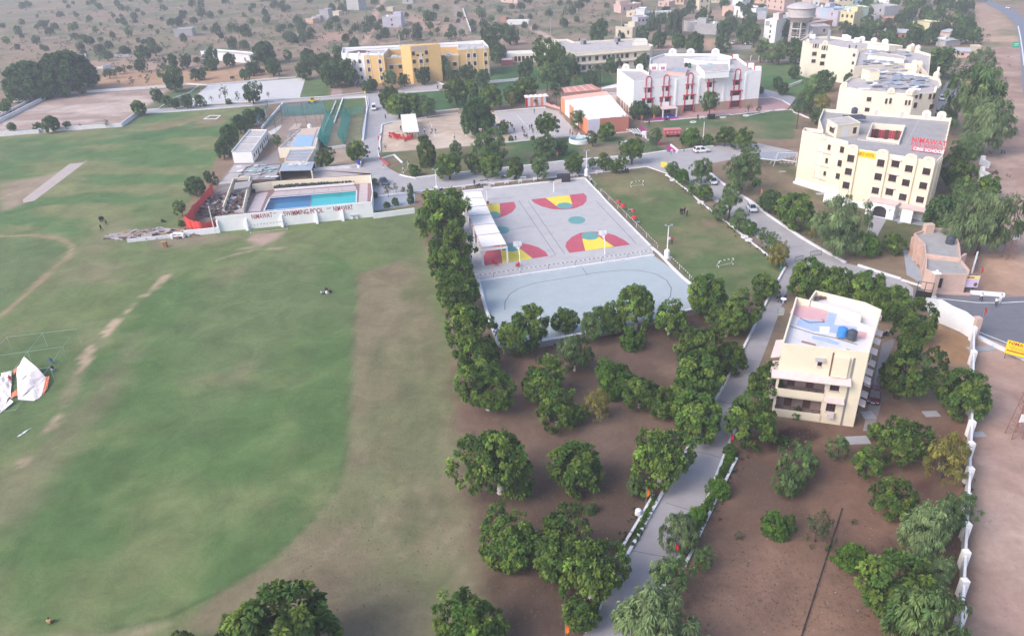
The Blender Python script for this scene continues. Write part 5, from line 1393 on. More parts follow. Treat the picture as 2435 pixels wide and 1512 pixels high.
for uc in centres:
 mb=MB()
 for s in(-1,1):
  fr.box(mb,uc+s*.85-.16,uc+s*.85+.16,5.95,SZ+.2,.003,.3)
  fr.box(mb,uc+s*1.45-.16,uc+s*1.45+.16,2.55,5.35,.003,.32);fr.box(mb,uc+s*1.75-.14,uc+s*1.75+.14,0,2.5,.003,.34)
 n=10
 for i in range(n):
  t0,t1=PI*i/n,PI*(i+1)/n
  for ra,rb in((.69,1.01),):
   q=[fr.pt(uc-rb*cos(t0),SZ+.2+rb*sin(t0),.3),fr.pt(uc-rb*cos(t1),SZ+.2+rb*sin(t1),.3),fr.pt(uc-ra*cos(t1),SZ+.2+ra*sin(t1),.3),fr.pt(uc-ra*cos(t0),SZ+.2+ra*sin(t0),.3)]
   mb.poly(q[::-1]);w_=[p-fr.n*.35 for p in q];mb.poly([q[0],q[1],w_[1],w_[0]])
 mb.bd('red_trim',RTRIM,school)
 o=crest(school,fr,uc,WZ-.02,1.75,1.75,-.1,.2,WH,hole=False)
 for z,w_ in((9.35,1.6),(6.,2.15)):shade(school,'sun_shade',fr,uc-w_,uc+w_,z,.55,.12,RTRIM,.12)
 fr.box(MB(),uc-1.3,uc+1.3,2.72,4.15,.003,.18).bd('spandrel',WH,school)
 fr.box(MB(),uc-.66,uc+.66,6.05,7.55,.003,.12).bd('spandrel',WH,school);fr.box(MB(),uc-.66,uc+.66,9.25,SZ-.72,.003,.12).bd('spandrel',WH,school)
for f_ in(.1,.24,.33,.44,.51,.62,.71,.88):
 fr.box(MB(),fr.L*f_-.3,fr.L*f_+.3,2.72,WZ+.1,.003,.22).bd('pilaster',WH,school)
mb=MB();flat(mb,fpz,WZ);mb.bd('roof',ROOFL,school)
MB().strip(fpz,.25,WZ-.001,SZ,closed=True,side=.125).bd('parapet',WH,school)
lf=Fr(T6((235,342))[0],A)
for f_ in(.3,.48,.62,.8):lf.box(MB(),lf.L*f_-.25,lf.L*f_+.25,.2,SZ-.1,.003,.2).bd('rib',WH,school)
for x,y in((343,330),(515,350)):
 q=Fr(T6((545,345))[0],T6((235,342))[0]);u=q.uz('T6',x,y+20)[0];q2=Fr(T6((235,342))[0],T6((545,345))[0]);crest(school,q2,q2 .uz('T6',x,y+20)[0],SZ-.3,2.4,2.,-.1,.3,WH)
q2=Fr(T6((820,152))[0],T6((1510,152))[0])
for x in(925,1150,1460):crest(school,q2,q2 .uz('T6',x,170)[0],SZ-.2,2.8,2.,-.1,.3,WH)
q2=Fr(T6((1757,207))[0],T6((1870,290))[0])
for k_,(x,y)in enumerate(((1710,190),(1900,300),(1990,340))):
 c=P('T6',x,y+12,SZ);mb=MB();mb.box((c.x-1,c.y-.7,SZ-.3),(c.x+1,c.y+.7,SZ+1.));o=mb.bd('roof_turret',WH,school);MB().box((c.x-1.12,c.y-.45,SZ-.2),(c.x-1.003,c.y+.45,SZ+1.1)).bd('turret_panel',RED,o)
roomb(school,'T6',[(1230,285),(1330,385),(1640,365),(1630,275)],WZ,SZ+1.4,WH,ROOFL)
roomb(school,'T6',[(875,380),(1090,395),(1115,320),(930,330)],WZ,SZ+.3,PINKT,SHEET)
cy_=ccw(T6((1080,235),(1500,200),(1640,205),(1640,265),(1230,262)))
MB().strip(cy_,.3,WZ,SZ+.5,closed=True).bd('courtyard_parapet',WH,school)
tank(school,P('T6',1095,330,WZ),.6,1.7,DKM);tank(school,P('T6',1135,330,WZ),.6,1.7,mat('green_tank',(.05,.12,.08),.5))
MB().prism([(p.x,p.y)for p in T6((1340,300),(1400,302),(1430,275),(1360,272),z=SZ+1.4)],SZ+1.3,SZ+1.45).bd('teal_roof_sheet',MM['teal_sheet'],school)
for(x,y)in((690,300),(800,300)):
 c=P('T6',x,y+60,WZ);mb=MB();mb.box((c.x-1.2,c.y-.5,WZ),(c.x+1.2,c.y+.5,WZ+2.));o=mb.bd('roof_niche',WH,school);mb=MB();mb.box((c.x-.6,c.y-.56,WZ+.3),(c.x-.1,c.y-.503,WZ+1.2));mb.box((c.x+.1,c.y-.56,WZ+.3),(c.x+.6,c.y-.503,WZ+1.2));mb.bd('niche_panel',RTRIM,o)
pu=centres[1]
fr.box(MB(),pu-2.4,pu+3.,2.75,2.95,.35,4.).bd('porch_roof',PKC,school)
for u in(pu-2.,pu+2.6):fr.box(MB(),u-.18,u+.18,0,2.746,3.5,3.86).bd('porch_column',WK,school)
fr.box(MB(),pu-1.8,pu+2.4,.0,.25,.4,3.9).bd('porch_step',mat('blue_mat',(.04,.1,.4),.8),school)
mb=MB();mb.poly([(p.x,p.y,.03)for p in PL('T6',[(580,1000),(780,950),(1000,930),(1000,965),(690,995)])]);tag(mb.bd('carpet',mat('magenta_carpet',(.42,.03,.2),.9,.12),origin=PL('T6',[(580,1000)])[0]),'magenta carpet laid before the school entrance','carpet')
YZ=11.8
def T7(*pts,z=YZ):return[P('T7',x,y,z)for x,y in pts]
ochre=th('ochre_building','ochre and white three-storey hostel with white window arches behind the plaza','building',P('T7',700,790))
main=ccw(T7((105,372),(430,380),(720,380))+[VV((-46,331,YZ)),VV((-17.2,331,YZ))]+T7((1800,303),(2255,274),(2172,185),(1400,235),(125,292)))
mb=MB();mb.prism([(p.x,p.y)for p in main],0,YZ-.7,top=False);
mb.bd('wall',YELLOW,ochre)
wf=Fr(*T7((105,372),(430,380)));yf=Fr(*T7((430,380),(720,380)));y5=Fr(*T7((1800,303),(2255,274)))
wf.box(MB(),0,wf.L,0,YZ-.75,.003,.12).bd('white_front',WH,ochre)
mb=MB();flat(mb,main,YZ-.7);mb.bd('roof',ROOFL,ochre)
MB().strip(main,.3,YZ-.701,YZ,closed=True,side=.15).bd('parapet',WH,ochre)
WARCH=mat('white_window_arch',(.78,.73,.72),.8,.06)
def archcol(fr,uc,zs,w=1.15,h=1.5,rise=True,d=.0):
 for i,z in enumerate(zs):
  window(ochre,fr,uc-w/2,uc+w/2,z,z+h,recess=-.04-d,sill=True,arch=(i==0),style='brown')
 mb=MB()
 for s in(-1,1):fr.box(mb,uc+s*(w/2+.2)-.13,uc+s*(w/2+.2)+.13,.5,zs[0]+h*.75,.003+d,.2+d)
 n=8;r1,r0=w/2+.33,w/2+.07;zc=zs[0]+h*.75
 for i in range(n):
  t0,t1=PI*i/n,PI*(i+1)/n
  q=[fr.pt(uc-r1*cos(t0),zc+r1*sin(t0),.2+d),fr.pt(uc-r1*cos(t1),zc+r1*sin(t1),.2+d),fr.pt(uc-r0*cos(t1),zc+r0*sin(t1),.2+d),fr.pt(uc-r0*cos(t0),zc+r0*sin(t0),.2+d)]
  mb.poly(q[::-1]);mb.poly([q[0],q[1],q[1]-fr.n*.2,q[0]-fr.n*.2])
 if rise:
  for s in(-1,1):fr.box(mb,uc+s*.34-.1,uc+s*.34+.1,zc+r1-.2,YZ+.3,.003+d,.16+d)
 mb.bd('window_arch',WARCH,ochre)
 if rise:crest(ochre,fr,uc,YZ-.1,.9,.8,-.1,.16+d,WH,hole=False)
Z3=(7.9,4.7,1.5)
for x in(200,375):archcol(wf,wf.uz('T7',x,460)[0],Z3,d=.12)
for x in(497,668):archcol(yf,yf.uz('T7',x,470)[0],Z3)
for x in(1960,2048,2208):archcol(y5,y5 .uz('T7',x,375)[0],Z3)
def oblock(top,z,m,roof=WK,back=6.):
 a,b=[P('T7',x,y,z)for x,y in top];f=Fr(a,b)
 f.box(MB(),0,f.L,0,z-.4,-back,0).bd('wing',m,ochre)
 f.box(MB(),.2,f.L-.2,z-.399,z-.36,-back,-.2).bd('wing_roof',ROOFL,ochre)
 MB().strip([f.pt(0,0,-back),f.pt(0,0,0),f.pt(f.L,0,0),f.pt(f.L,0,-back)],.25,z-.398,z,side=.12).bd('wing_parapet',roof,ochre)
 return f
g=oblock([(735,442),(1022,425)],9.6,YELLOW)
for uc in(g.L*.3,g.L*.75):
 for z in(5.,1.8):window(ochre,g,uc-.7,uc+.7,z,z+1.5,recess=-.04,arch=z>4)
mb=MB();g.box(mb,g.L*.12,g.L*.95,6.55,6.85,.003,.25)
for u in(.12,.95):g.box(mb,g.L*u-.13,g.L*u+.13,1.,6.55,.003,.25)
mb.bd('window_arch',WARCH,ochre);crest(ochre,g,g.L*.5,9.5,2.4,1.,-.3,.2,WH)
g=oblock([(1530,415),(1815,402)],9.2,YELLOW)
for z in(5.,1.8):window(ochre,g,g.L*.68,g.L*.68+1.5,z,z+1.5,recess=-.04,arch=z>4)
mb=MB();g.box(mb,g.L*.6,g.L*.95,6.55,6.85,.003,.25);g.box(mb,g.L*.95-.13,g.L*.95+.13,1.,6.55,.003,.25);mb.bd('window_arch',WARCH,ochre)
crest(ochre,g,g.L*.5,9.1,2.4,1.2,-.3,.2,WH)
TZ=14.6
tl,tm,tr_=P('T7',965,262,TZ),P('T7',1110,275,TZ),P('T7',1545,240,TZ)
g=Fr(tm,tr_)
mb=MB();base=ccw([tl,tm,tr_,P('T7',1500,225,TZ),P('T7',1180,245,TZ)]);mb.prism([(p.x,p.y)for p in base],0,TZ);mb.bd('stair_block',YELLOW,ochre)
g.box(MB(),.5,g.L*.55,TZ-2.4,TZ+.003,-.02,.004).bd('stair_block_gap',mat('tan_gap',(.55,.42,.34),.8,.1),ochre)
for x,cols_ in((1165,(7.9,4.7,11.)),(1268,(7.9,4.7)),(1355,(11.,7.9,4.7))):
 u=g.uz('T7',x,465)[0]
 for z in cols_:window(ochre,g,u-.6,u+.6,z,z+1.5,recess=-.06,arch=(x==1268 and z>7))
mb=MB();u=g.uz('T7',1268,465)[0]
for s in(-1,1):g.box(mb,u+s*.85-.13,u+s*.85+.13,.5,9.3,.003,.2)
g.box(mb,u-.98,u+.98,9.3,9.6,.003,.2);mb.bd('window_arch',WARCH,ochre);crest(ochre,g,u,9.6,1.1,2.,0,.2,WARCH)
mb=MB();u0=g.uz('T7',1195,350)[0];g.box(mb,u0,u0+2.8,10.6,11.3,.01,.03);mb.bd('open_slot',GLASS,ochre)
mb=MB();p=P('T7',962,250,TZ-2.6);mb.box((p.x-.2,p.y-.2,YZ-.7),(p.x+.2,p.y+.2,TZ+1.4));mb.bd('vent_stack',CONC,ochre)
mb=MB();c=P('T7',355,335,YZ);mb.ell((c.x,c.y,YZ-.6),4.5,2.6,.5,12,6,jit=.2);mb.bd('roof_heap',J1,ochre)
for x0,x1,y in((150,480,300),(480,780,290),(1040,1300,250),(1560,2150,200)):
 a,b=P('T7',x0,y+20,YZ),P('T7',x1,y+8,YZ);MB().strip([a,b],1.2,YZ-.69,YZ-.3).bd('roof_ledge',WK,ochre)
BZ=7.9
def U6(*pts,z=BZ):return[P('U6',x,y,z)for x,y in pts]
blk=th('classroom_block','cream two-storey block with a long row of windows behind the school','building',P('U6',900,650))
a,b=U6((815,300),(2120,192));fpz=ccw([a,b]+U6((2165,165),(1890,42),(790,105),(670,58),(430,68),(262,82),(420,160),(540,222)))
fr=Fr(a,b)
uo=[win_at(fr,'U6',*w)for w in((845,345,885,405),(925,338,997,403),(1045,330,1090,412),(1160,322,1222,387),(1292,314,1360,378),(1380,304,1425,368),(1458,295,1502,360),(1535,292,1580,357),(1612,289,1655,352),(1690,289,1752,352),(1842,280,1886,362))]
uo=[(o[0],o[1],4.3,6.)for o in uo];lo=[(o[0],o[1],.9,2.6)for o in uo]
mb=MB();fr.wall(mb,0,fr.L,0,BZ-.6,uo+lo)
for i in range(len(fpz)):
 p,q=fpz[i],fpz[(i+1)%len(fpz)]
 if(p-a).length<.01:continue
 mb.poly([(p.x,p.y,0),(q.x,q.y,0),(q.x,q.y,BZ-.6),(p.x,p.y,BZ-.6)])
mb.bd('wall',CR2,blk)
for o in uo+lo:window(blk,fr,*o)
mb=MB();flat(mb,fpz,BZ-.6);mb.bd('roof',ROOFL,blk)
MB().strip(fpz,.5,BZ-.95,BZ,closed=True,side=.0).bd('parapet',CR2,blk)
shade(blk,'sun_shade',fr,0,fr.L,3.55,.9,.35,CR2,0)
shade(blk,'sun_shade',fr,0,fr.L,BZ-1.,1.,.3,CR2,0)
for x,y in((955,150),(1550,110)):
 c=P('U6',x,y,BZ-.6);mb=MB();mb.box((c.x-1.3,c.y-1,BZ-.6),(c.x+1.3,c.y+1,BZ+1.5));o=mb.bd('duct_cooler',MTL,blk);MB().box((c.x-.1,c.y-1.03,BZ-.3),(c.x+1.1,c.y-1.003,BZ+1.1)).bd('cooler_grille',DKM,o)
roomb(blk,'U6',[(1815,95),(2080,90),(2040,45),(1890,42)],BZ-.6,BZ+1.2,CR2,WK)
for x,y in((890,85),(1548,150),(1970,95)):tank(blk,P('U6',x,y,BZ-.5),.45,1.,DKM)
roomb(blk,'U6',[(400,70),(520,60),(530,150),(400,160)],BZ-1.2,BZ+.6,CRM,CR2)
t,fp=sblock('low_block','low white-roofed block left of the two-storey classrooms','building','S3',[(40,480),(305,470),(285,440),(45,450)],3.6,CR2,WK,.3)
fr=Fr(P('S3',40,480,3.6),P('S3',305,470,3.6))
for f_ in(.33,.45,.58,.72,.85):window(t,fr,fr.L*f_-.6,fr.L*f_+.6,.6,2.6,recess=-.05)
t,fp=sblock('kiosk','small kiosk with lilac roof and red stall front near the ochre hostel','kiosk','S3',[(0,530),(105,525),(95,498),(0,505)],2.4,mat('dull_red_front',(.34,.1,.09),.8,.2),mat('lilac_sheet',(.55,.5,.58),.6,.1),.1)
CZ=12.2
def U1(*pts,z=CZ):return[P('U1',x,y,z)for x,y in pts]
def cblock(label,outline,z,fronts,m=CR2,roof=ROOFL,crests=()):
 fp=ccw(U1(*outline,z=z));t=th('hostel_building',label,'building',VV((fp[0].x,fp[0].y,0)))
 MB().prism([(p.x,p.y)for p in fp],0,z-.7,top=False).bd('wall',m,t)
 mb=MB();flat(mb,fp,z-.7);mb.bd('roof',roof,t)
 MB().strip(fp,.3,z-.701,z,closed=True,side=.15).bd('parapet',m,t)
 for(p,q,wins)in fronts:
  f=Fr(*U1(p,q,z=z))
  for w in wins:
   o=win_at(f,'U1',*w[:4]);window(t,f,*o,recess=-.05,arch=len(w)>4)
 for(p,q,xs)in crests:
  f=Fr(*U1(p,q,z=z))
  for x,y in xs:crest(t,f,f.uz('U1',x,y)[0],z-.2,1.9,1.5,-.3,.3,m)
 return t
c1=cblock('cream hostel block with rounded corner right behind the girls hostel',[(680,848),(1010,915),(1480,952),(1760,975),(2060,945),(2165,835),(2140,745),(1990,705),(1720,650),(1290,640),(1000,690),(832,722)],CZ,[((1010,915),(1480,952),[(1072,1015,1138,1075),(1043,1170,1110,1230),(1340,1035,1372,1110),(1400,1030,1435,1110)]),((1480,952),(1760,975),[(1630,1060,1660,1130),(1680,1060,1710,1130)]),((1760,975),(2060,945),[(1780,955,1815,1030),(1840,965,1870,1040),(1975,970,2010,1040),(2035,965,2065,1040),(1755,1095,1800,1170),(1985,1120,2040,1190,1)])],crests=[((680,848),(1010,915),[(755,830)]),((1010,915),(1480,952),[(1425,950)]),((1480,952),(1760,975),[(1690,970)]),((1760,975),(2060,945),[(1770,960)]),((2060,945),(2165,835),[(2085,880)]),((2165,835),(2140,745),[(2090,730)])])
c2=cblock('long cream hostel block in the middle of the cluttered roofs',[(890,565),(1290,540),(1640,520),(1840,545),(1975,690),(2008,388),(1740,310),(1100,315),(950,335)],CZ,[((1840,545),(1975,690),[(1838,640,1866,680,1)])],crests=[((1640,520),(1840,545),[(1760,580),(1840,560)])])
c3=cblock('rear cream hostel block with triple windows facing the school lawn',[(140,195),(255,240),(520,245),(720,290),(940,315),(1100,300),(1600,262),(1000,190),(520,122),(290,135)],CZ,[((255,240),(520,245),[(287,240,300,295),(312,240,342,298),(355,240,370,298),(415,268,430,325),(442,268,470,328),(485,272,500,330),(275,355,340,412,1),(405,388,470,445,1),(265,465,325,515),(388,497,452,552)]),((720,290),(940,315),[(812,255,830,305),(910,258,925,305),(870,380,905,425),(855,495,885,540),(838,610,865,655)])],crests=[((255,240),(520,245),[(465,235)]),((1600,262),(1000,190),[]),((140,195),(255,240),[(215,190)])])
for c,xs in((c3,((1000,190),(1175,200),(1340,215))),):
 f=Fr(*U1((1000,190),(1600,262)))
 for x,y in xs:crest(c,f,f.uz('U1',x,y+12)[0],CZ-.1,2.2,1.6,-.3,.3,WH)
for x,y in((755,150),(795,170),(930,195),(280,145)):
 c=P('U1',x,y,CZ);MB().box((c.x-.9,c.y-.7,CZ-.6),(c.x+.9,c.y+.7,CZ+1.1)).bd('white_tank',WH,c3)
mb=MB();c=P('U1',515,165,CZ);mb.box((c.x-.4,c.y-.4,CZ-.7),(c.x+.4,c.y+.4,CZ+3.2));mb.bd('chimney',CONC,c3)
def roof_rooms(t,rooms):
 for top,z,m in rooms:roomb(t,'U1',top,CZ-.7,z,m,ROOFL)
roof_rooms(c1,[([(1010,600),(1120,640),(1270,640),(1200,590)],CZ+2.2,CRM)])
roof_rooms(c2,[([(1090,400),(1620,460),(1640,420),(1250,360)],CZ+1.2,CR2),([(1090,235),(1400,270),(1500,260),(1110,225)],CZ+1.6,CR2)])
CLU=[mat('blue_solar_sheet',(.24,.29,.42),.45,.15,2),SHEET,J2,mat('grey_slate',(.3,.3,.33),.8,.15),WK]
for t,(x0,x1,y0,y1),k_ in((c1,(1000,1950,690,910),70),(c1,(1050,1700,580,680),26),(c2,(1090,1700,340,420),30),(c2,(1000,1650,470,550),40)):
 for i in range(k_):
  p=P('U1',RU(x0,x1),RU(y0,y1),CZ-.4);mb=MB();an=RU(-.5,.2);L_=RU(.8,3.2)
  u=VV((cos(an),sin(an),RU(-.05,.1)))*L_/2;v=VV((-sin(an),cos(an),RU(-.1,.3)))*RU(.2,.9)
  mb.obox((p.x,p.y,CZ-.55+RU(.1,.7)),u,v,VV((0,0,.04)));mb.bd('roof_panel',RND.choice(CLU),t)
for x,y in((1770,600),(1770,660),(1850,570),(1730,310),(1815,330),(1690,330),(2085,725)):
 c=P('U1',x,y,CZ);MB().lathe([(.95,-.7),(.95,.9),(.7,1.4),(.3,1.7),(.001,1.75)],c,12).bd('dome_turret',CRM,c1 if y>640 else c2)
def U2(*pts,z=.0):return[P('U2',x,y,z)for x,y in pts]
gz=4.
gate=th('gatehouse','pink plastered gatehouse with stepped flat roofs beside the entrance','gatehouse',P('U2',330,740))
for nm,top,z,rm in(('wing',[(235,245),(335,350),(345,445),(690,490),(680,372),(640,200),(400,188)],gz+.3,ROOF),('wing',[(352,475),(345,592),(440,640),(765,645),(778,605),(692,497)],gz-.1,ROOF)):
 fp=ccw(U2(*top,z=z));MB().prism([(p.x,p.y)for p in fp],0,z-.4,top=False).bd('wall',GATEPK,gate)
 mb=MB();flat(mb,fp,z-.4);mb.bd('roof',mat('grey_mossy_roof',(.36,.34,.33),.95,.2,.9,stain=.5,sk=(.22,.2,.2)),gate)
 MB().strip(fp,.25,z-.401,z,closed=True,side=.05).bd('parapet',GATEPK,gate)
f=Fr(*U2((440,640),(765,645),z=gz-.1));window(gate,f,f.L*.05+.4,f.L*.05+1.2,1.2,3.,recess=-.05)
f=Fr(*U2((235,245),(335,350),z=gz+.3));
for i in range(3):f.box(MB(),f.L*(.1+.4*i)-.2,f.L*(.1+.4*i)+.2,0,gz-.2,.02,.5).bd('pier',GATEPK,gate)
tank(gate,P('U2',582,345,gz-.1),.75,1.5,MM['dark_tank_plastic'])
mb=MB();c=P('U2',370,215,gz+.3);mb.box((c.x-.8,c.y-.6,gz-.1),(c.x+.8,c.y+.6,gz+1.6));mb.bd('roof_turret',GATEPK,gate)
mb=MB();f=Fr(*U2((690,490),(755,445),z=gz));f.box(mb,0,f.L,0,gz,-.4,0);mb.bd('rear_pier',GATEPK,gate)
c=P('U2',395,880);ph=hgt(c,'U2',430,640)
t=th('gate_pillar','tall pink gate pillar with a white foot and cap','pillar',c)
MB().box((c.x-.45,c.y-.45,.5),(c.x+.45,c.y+.45,ph)).bd('shaft',GATEPK,t)
MB().box((c.x-.6,c.y-.6,0),(c.x+.6,c.y+.6,.499)).bd('foot',WH,t)
mb=MB();mb.box((c.x-.55,c.y-.55,ph+.001),(c.x+.55,c.y+.55,ph+.2));mb.ell((c.x,c.y,ph+.4),.25,.25,.25,8,6);mb.bd('cap',WH,t)
ga,gb=P('U2',225,940),P('U2',375,965)
t=th('entrance_gate','black metal entrance gate leaf standing by the pink pillar','gate',ga)
f=Fr(ga,gb);f.box(MB(),0,f.L,1.,2.6,-.03,.03).bd('sheet_panel',BLACK,t)
mb=MB()
for u in(0,f.L/2,f.L):f.box(mb,u-.05,u+.05,0,4.3,-.05,.05)
for z in(.3,2.9,4.25):f.box(mb,0,f.L,z-.04,z+.04,-.04,.04)
mb.bd('gate_frame',DKM,t)
ba,bb=P('U2',680,815),P('U2',850,800)
f=Fr(P('U2',640,770,1.2),P('U2',855,778,1.2));t=th('banner','white and violet printed banner on posts in front of the gatehouse','banner',VV((f.o.x,f.o.y,0)))
f.box(MB(),0,f.L,1.2,3.4,.0,.03).bd('panel',mat('violet_banner',(.62,.5,.66),.6,.06,3),t)
f.box(MB(),0,f.L,2.75,3.35,.032,.036).bd('yellow_strip',mat('pale_yellow_print',(.8,.68,.25),.6,.1),t)
f.box(MB(),f.L*.2,f.L*.75,2.9,3.15,.038,.041).bd('maroon_strip',RLET,t)
mb=MB()
for u in(.12,.88):
 n=8;mb.poly([f.pt(f.L*u+.32*cos(2*PI*i/n),1.75+.4*sin(2*PI*i/n),.035)for i in range(n)])
mb.bd('dark_print',mat('dark_print',(.12,.09,.1),.6,.3,6),t)
for u in(.18,.5,.82):f.box(MB(),f.L*u-.06,f.L*u+.06,0,3.5,-.1,-.002).bd('post',DKM,t)
f=Fr(P('U2',1120,1420,.9),P('U2',1420,1500,.9));t=th('road_sign','yellow NIMAWAT notice board on two posts at the right edge','sign',VV((f.o.x,f.o.y,0)))
f.box(MB(),0,f.L,.9,3.1,0,.04).bd('board',MM['sign_yellow'],t)
text_on(t,'lettering','NIMAWAT',f,f.L*.06,f.L*.98,2.45,3.,mat('sign_redbrown',(.4,.06,.03),.6),.05,bold=.02)
mb=MB()
for i,z in enumerate((2.2,2.,1.8)):f.box(mb,f.L*(.08+.04*i),f.L*(.9-.05*i),z-.05,z+.05,.042,.046)
mb.bd('small_print',mat('green_brown_print',(.38,.34,.05),.6,.5,9),t)
f.box(MB(),f.L*.05,f.L*.95,1.35,1.55,.042,.046).bd('red_print',MM['sign_redbrown'],t)
for u in(.06,.94):f.box(MB(),f.L*u-.04,f.L*u+.04,0,2.9,-.1,-.002).bd('post',DKM,t)
bw=U2((335,965),(445,1112),(560,1158),(690,1215),(782,1272))
hs=[hgt(bw[i],'U2',x,y)for i,(x,y)in enumerate(((350,878),(470,900),(600,965),(740,1020),(858,1092)))]
mb=MB();mb.strip(bw,.3,0,hs);tag(mb.bd('boundary_wall',WH,origin=bw[0]),'tall curving white boundary wall running from the gate to the road','wall')
c=bw[-1];mb=MB();mb.box((c.x-.05,c.y-.5,0),(c.x+.9,c.y+.5,hs[-1]+.3));tag(mb.bd('wall_pier',GATEPK,origin=c),'pink pier at the end of the curving white wall','pier')
bwl=[P('U2',795,1300)]+PL('D',[(2306,905),(2303,1000),(2300,1080),(2295,1180),(2288,1290),(2282,1400),(2276,1512),(2270,1620)])
t=th('boundary_wall','long straight white boundary wall beside the roadside earth','wall',bwl[0])
MB().strip(bwl,.25,0,1.9).bd('wall_panel',WK,t)
for i in range(14):
 s=i/13*(len(bwl)-1);k_=min(int(s),len(bwl)-2);c=bwl[k_].lerp(bwl[k_+1],s-k_)
 MB().add([(c.x-.35,c.y-.3,0),(c.x+.35,c.y-.3,0),(c.x+.35,c.y+.3,0),(c.x-.35,c.y+.3,0),(c.x-.35,c.y-.3,2.3),(c.x+.35,c.y-.3,2.3),(c.x+.35,c.y+.3,2.3),(c.x-.35,c.y+.3,2.3),(c.x,c.y,2.6)],[(0,1,5,4),(1,2,6,5),(2,3,7,6),(3,0,4,7),(4,5,8),(5,6,8),(6,7,8),(7,4,8)]).bd('pier',WH,t)
rk=U2((845,1265),(1000,1345),(1120,1400),(1317,1490),(1500,1570));mb=MB();mb.strip(rk,.7,0,.35);stc('kerb',mb,WK)
rk=U2((782,842),(1120,868));mb=MB();mb.strip(rk,.6,0,.6);stc('kerb',mb,WH)
for pts in(((430,882),(640,905),(850,928),(1100,930),(1400,915)),((870,1218),(1130,1320),(1317,1390))):
 mb=MB();mb.strip(U2(*pts),.18,.018,.021);stc('road_marking',mb,WH)
kb=U2((440,835),(560,845),(785,855));mb=MB();mb.strip(kb,.5,0,.35);stc('kerb',mb,GATEPK)
bw=U2((800,640),(835,520));mb=MB();mb.strip(bw,.3,0,2.);tag(mb.bd('boundary_wall',WK,origin=bw[0]),'short white boundary wall behind the gatehouse','wall')
for i,(k,x,y)in enumerate((('S9',2090,650),('S9',2085,740),('S9',2080,810))):
 c=P(k,x,y+10);mb=MB();mb.box((c.x-.4,c.y-.4,0),(c.x+.4,c.y+.4,2.2));mb.box((c.x-.2,c.y-3,0),(c.x+.2,c.y-.4,1.5));tag(mb.bd('wall_pier',WH,origin=c),('%s white wall pier behind the trees east of the hostel'%('farthest','middle','nearest')[i]),'pier')
MO=mat('orange_marquee_cloth',(.74,.26,.14),.85,.08,1.5);MS=mat('salmon_marquee_roof',(.8,.44,.36),.85,.06,.8,stain=.3,sk=(.82,.58,.52));MW=mat('white_marquee_cloth',(.84,.76,.74),.85,.05,1);MT=mat('terracotta_cloth',(.55,.2,.14),.85,.1,1.5);ML=mat('lilac_white_cloth',(.68,.64,.76),.85,.06,1)
MZ=4.6
mq=th('marquee','large marquee with white roof and orange and white cloth walls beside the school','tent',P('S8',650,560))
ro=[P('S8',x,y,MZ)for x,y in((345,182),(400,215),(505,250),(650,402),(1095,362),(1100,300),(870,90))]
n=12
q0,q1,q2_,q3=P('S8',350,150,MZ),P('S8',650,402,MZ),P('S8',1095,362,MZ),P('S8',850,88,MZ)
for i in range(6):
 mb=MB();vs=[]
 for a in range(n+1):
  for b in range(3):
   u=a/n;v=(i+b/2)/6
   p=q0 .lerp(q3,u).lerp(q1 .lerp(q2_,u),v)
   vs.append((p.x,p.y,MZ+.1*sin(PI*u)-.1*sin(PI*b/2)+.04*sin(a*2.1+i)))
 fs=[(a*3+b,(a+1)*3+b,(a+1)*3+b+1,a*3+b+1)for a in range(n)for b in range(2)]
 mb.add(vs,fs);mb.bd('roof_panel',MS if i==0 else MW,mq)
for(pa_,pb_,cols_)in((q0,q1,(MO,MW,MO,MW,MO,MO)),(q1,q2_,(ML,ML,MT,MT,MT,MT,MT)),(q2_,q3,(MO,MW,MO,MW))):
 k_=len(cols_)
 for i,m in enumerate(cols_):
  a,b=pa_.lerp(pb_,i/k_),pa_.lerp(pb_,(i+1)/k_);mb=MB();j=8
  d=(b-a).normalized();nn=VV((d.y,-d.x,0))
  for c in range(j):
   p,r=a.lerp(b,c/j),a.lerp(b,(c+1)/j);op,or_=nn*.06*sin(c*2.2),nn*.06*sin((c+1)*2.2)
   mb.poly([(p.x+op.x,p.y+op.y,0),(r.x+or_.x,r.y+or_.y,0),(r.x,r.y,MZ),(p.x,p.y,MZ)])
  mb.bd('side_cloth',m,mq)
rr=[P('U6',x,y,4.3)for x,y in((575,912),(1090,842),(1268,938),(620,1000))]
mq2=th('marquee','salmon striped flat tent roof behind the big marquee','tent',VV((rr[3].x,rr[3].y,0)))
for i in range(9):
 mb=MB();a,b=rr[0].lerp(rr[1],i/9),rr[0].lerp(rr[1],(i+1)/9);c,d=rr[3].lerp(rr[2],(i+1)/9),rr[3].lerp(rr[2],i/9)
 mb.add([(p.x,p.y,p.z+(.12 if j in(0,3)else 0))for j,p in enumerate((a,b,c,d))],[(3,2,1,0)]);mb.bd('roof_panel',MS if i%2 else mat('salmon_marquee_roof_dark',(.7,.3,.25),.85,.06,.8),mq2)
MB().strip([rr[3],rr[2]],.1,3.9,4.28).bd('valance',MT,mq2)
for p in rr:MB().tube((p.x,p.y,0),(p.x,p.y,4.25),.06,n=6).bd('post',MTL,mq2)
f=Fr(P('U6',-60,1240),P('U6',300,1215));f2_=Fr(P('U6',300,1215),P('U6',545,1290))
mq3=th('tent','low white tent with orange and lilac panels left of the big marquee','tent',f.pt(0,0))
for i in range(8):
 f.box(MB(),f.L*i/8,f.L*(i+1)/8,0,3.,-.04,.0).bd('side_cloth',(MO,ML)[i%2]if i not in(0,)else RED,mq3)
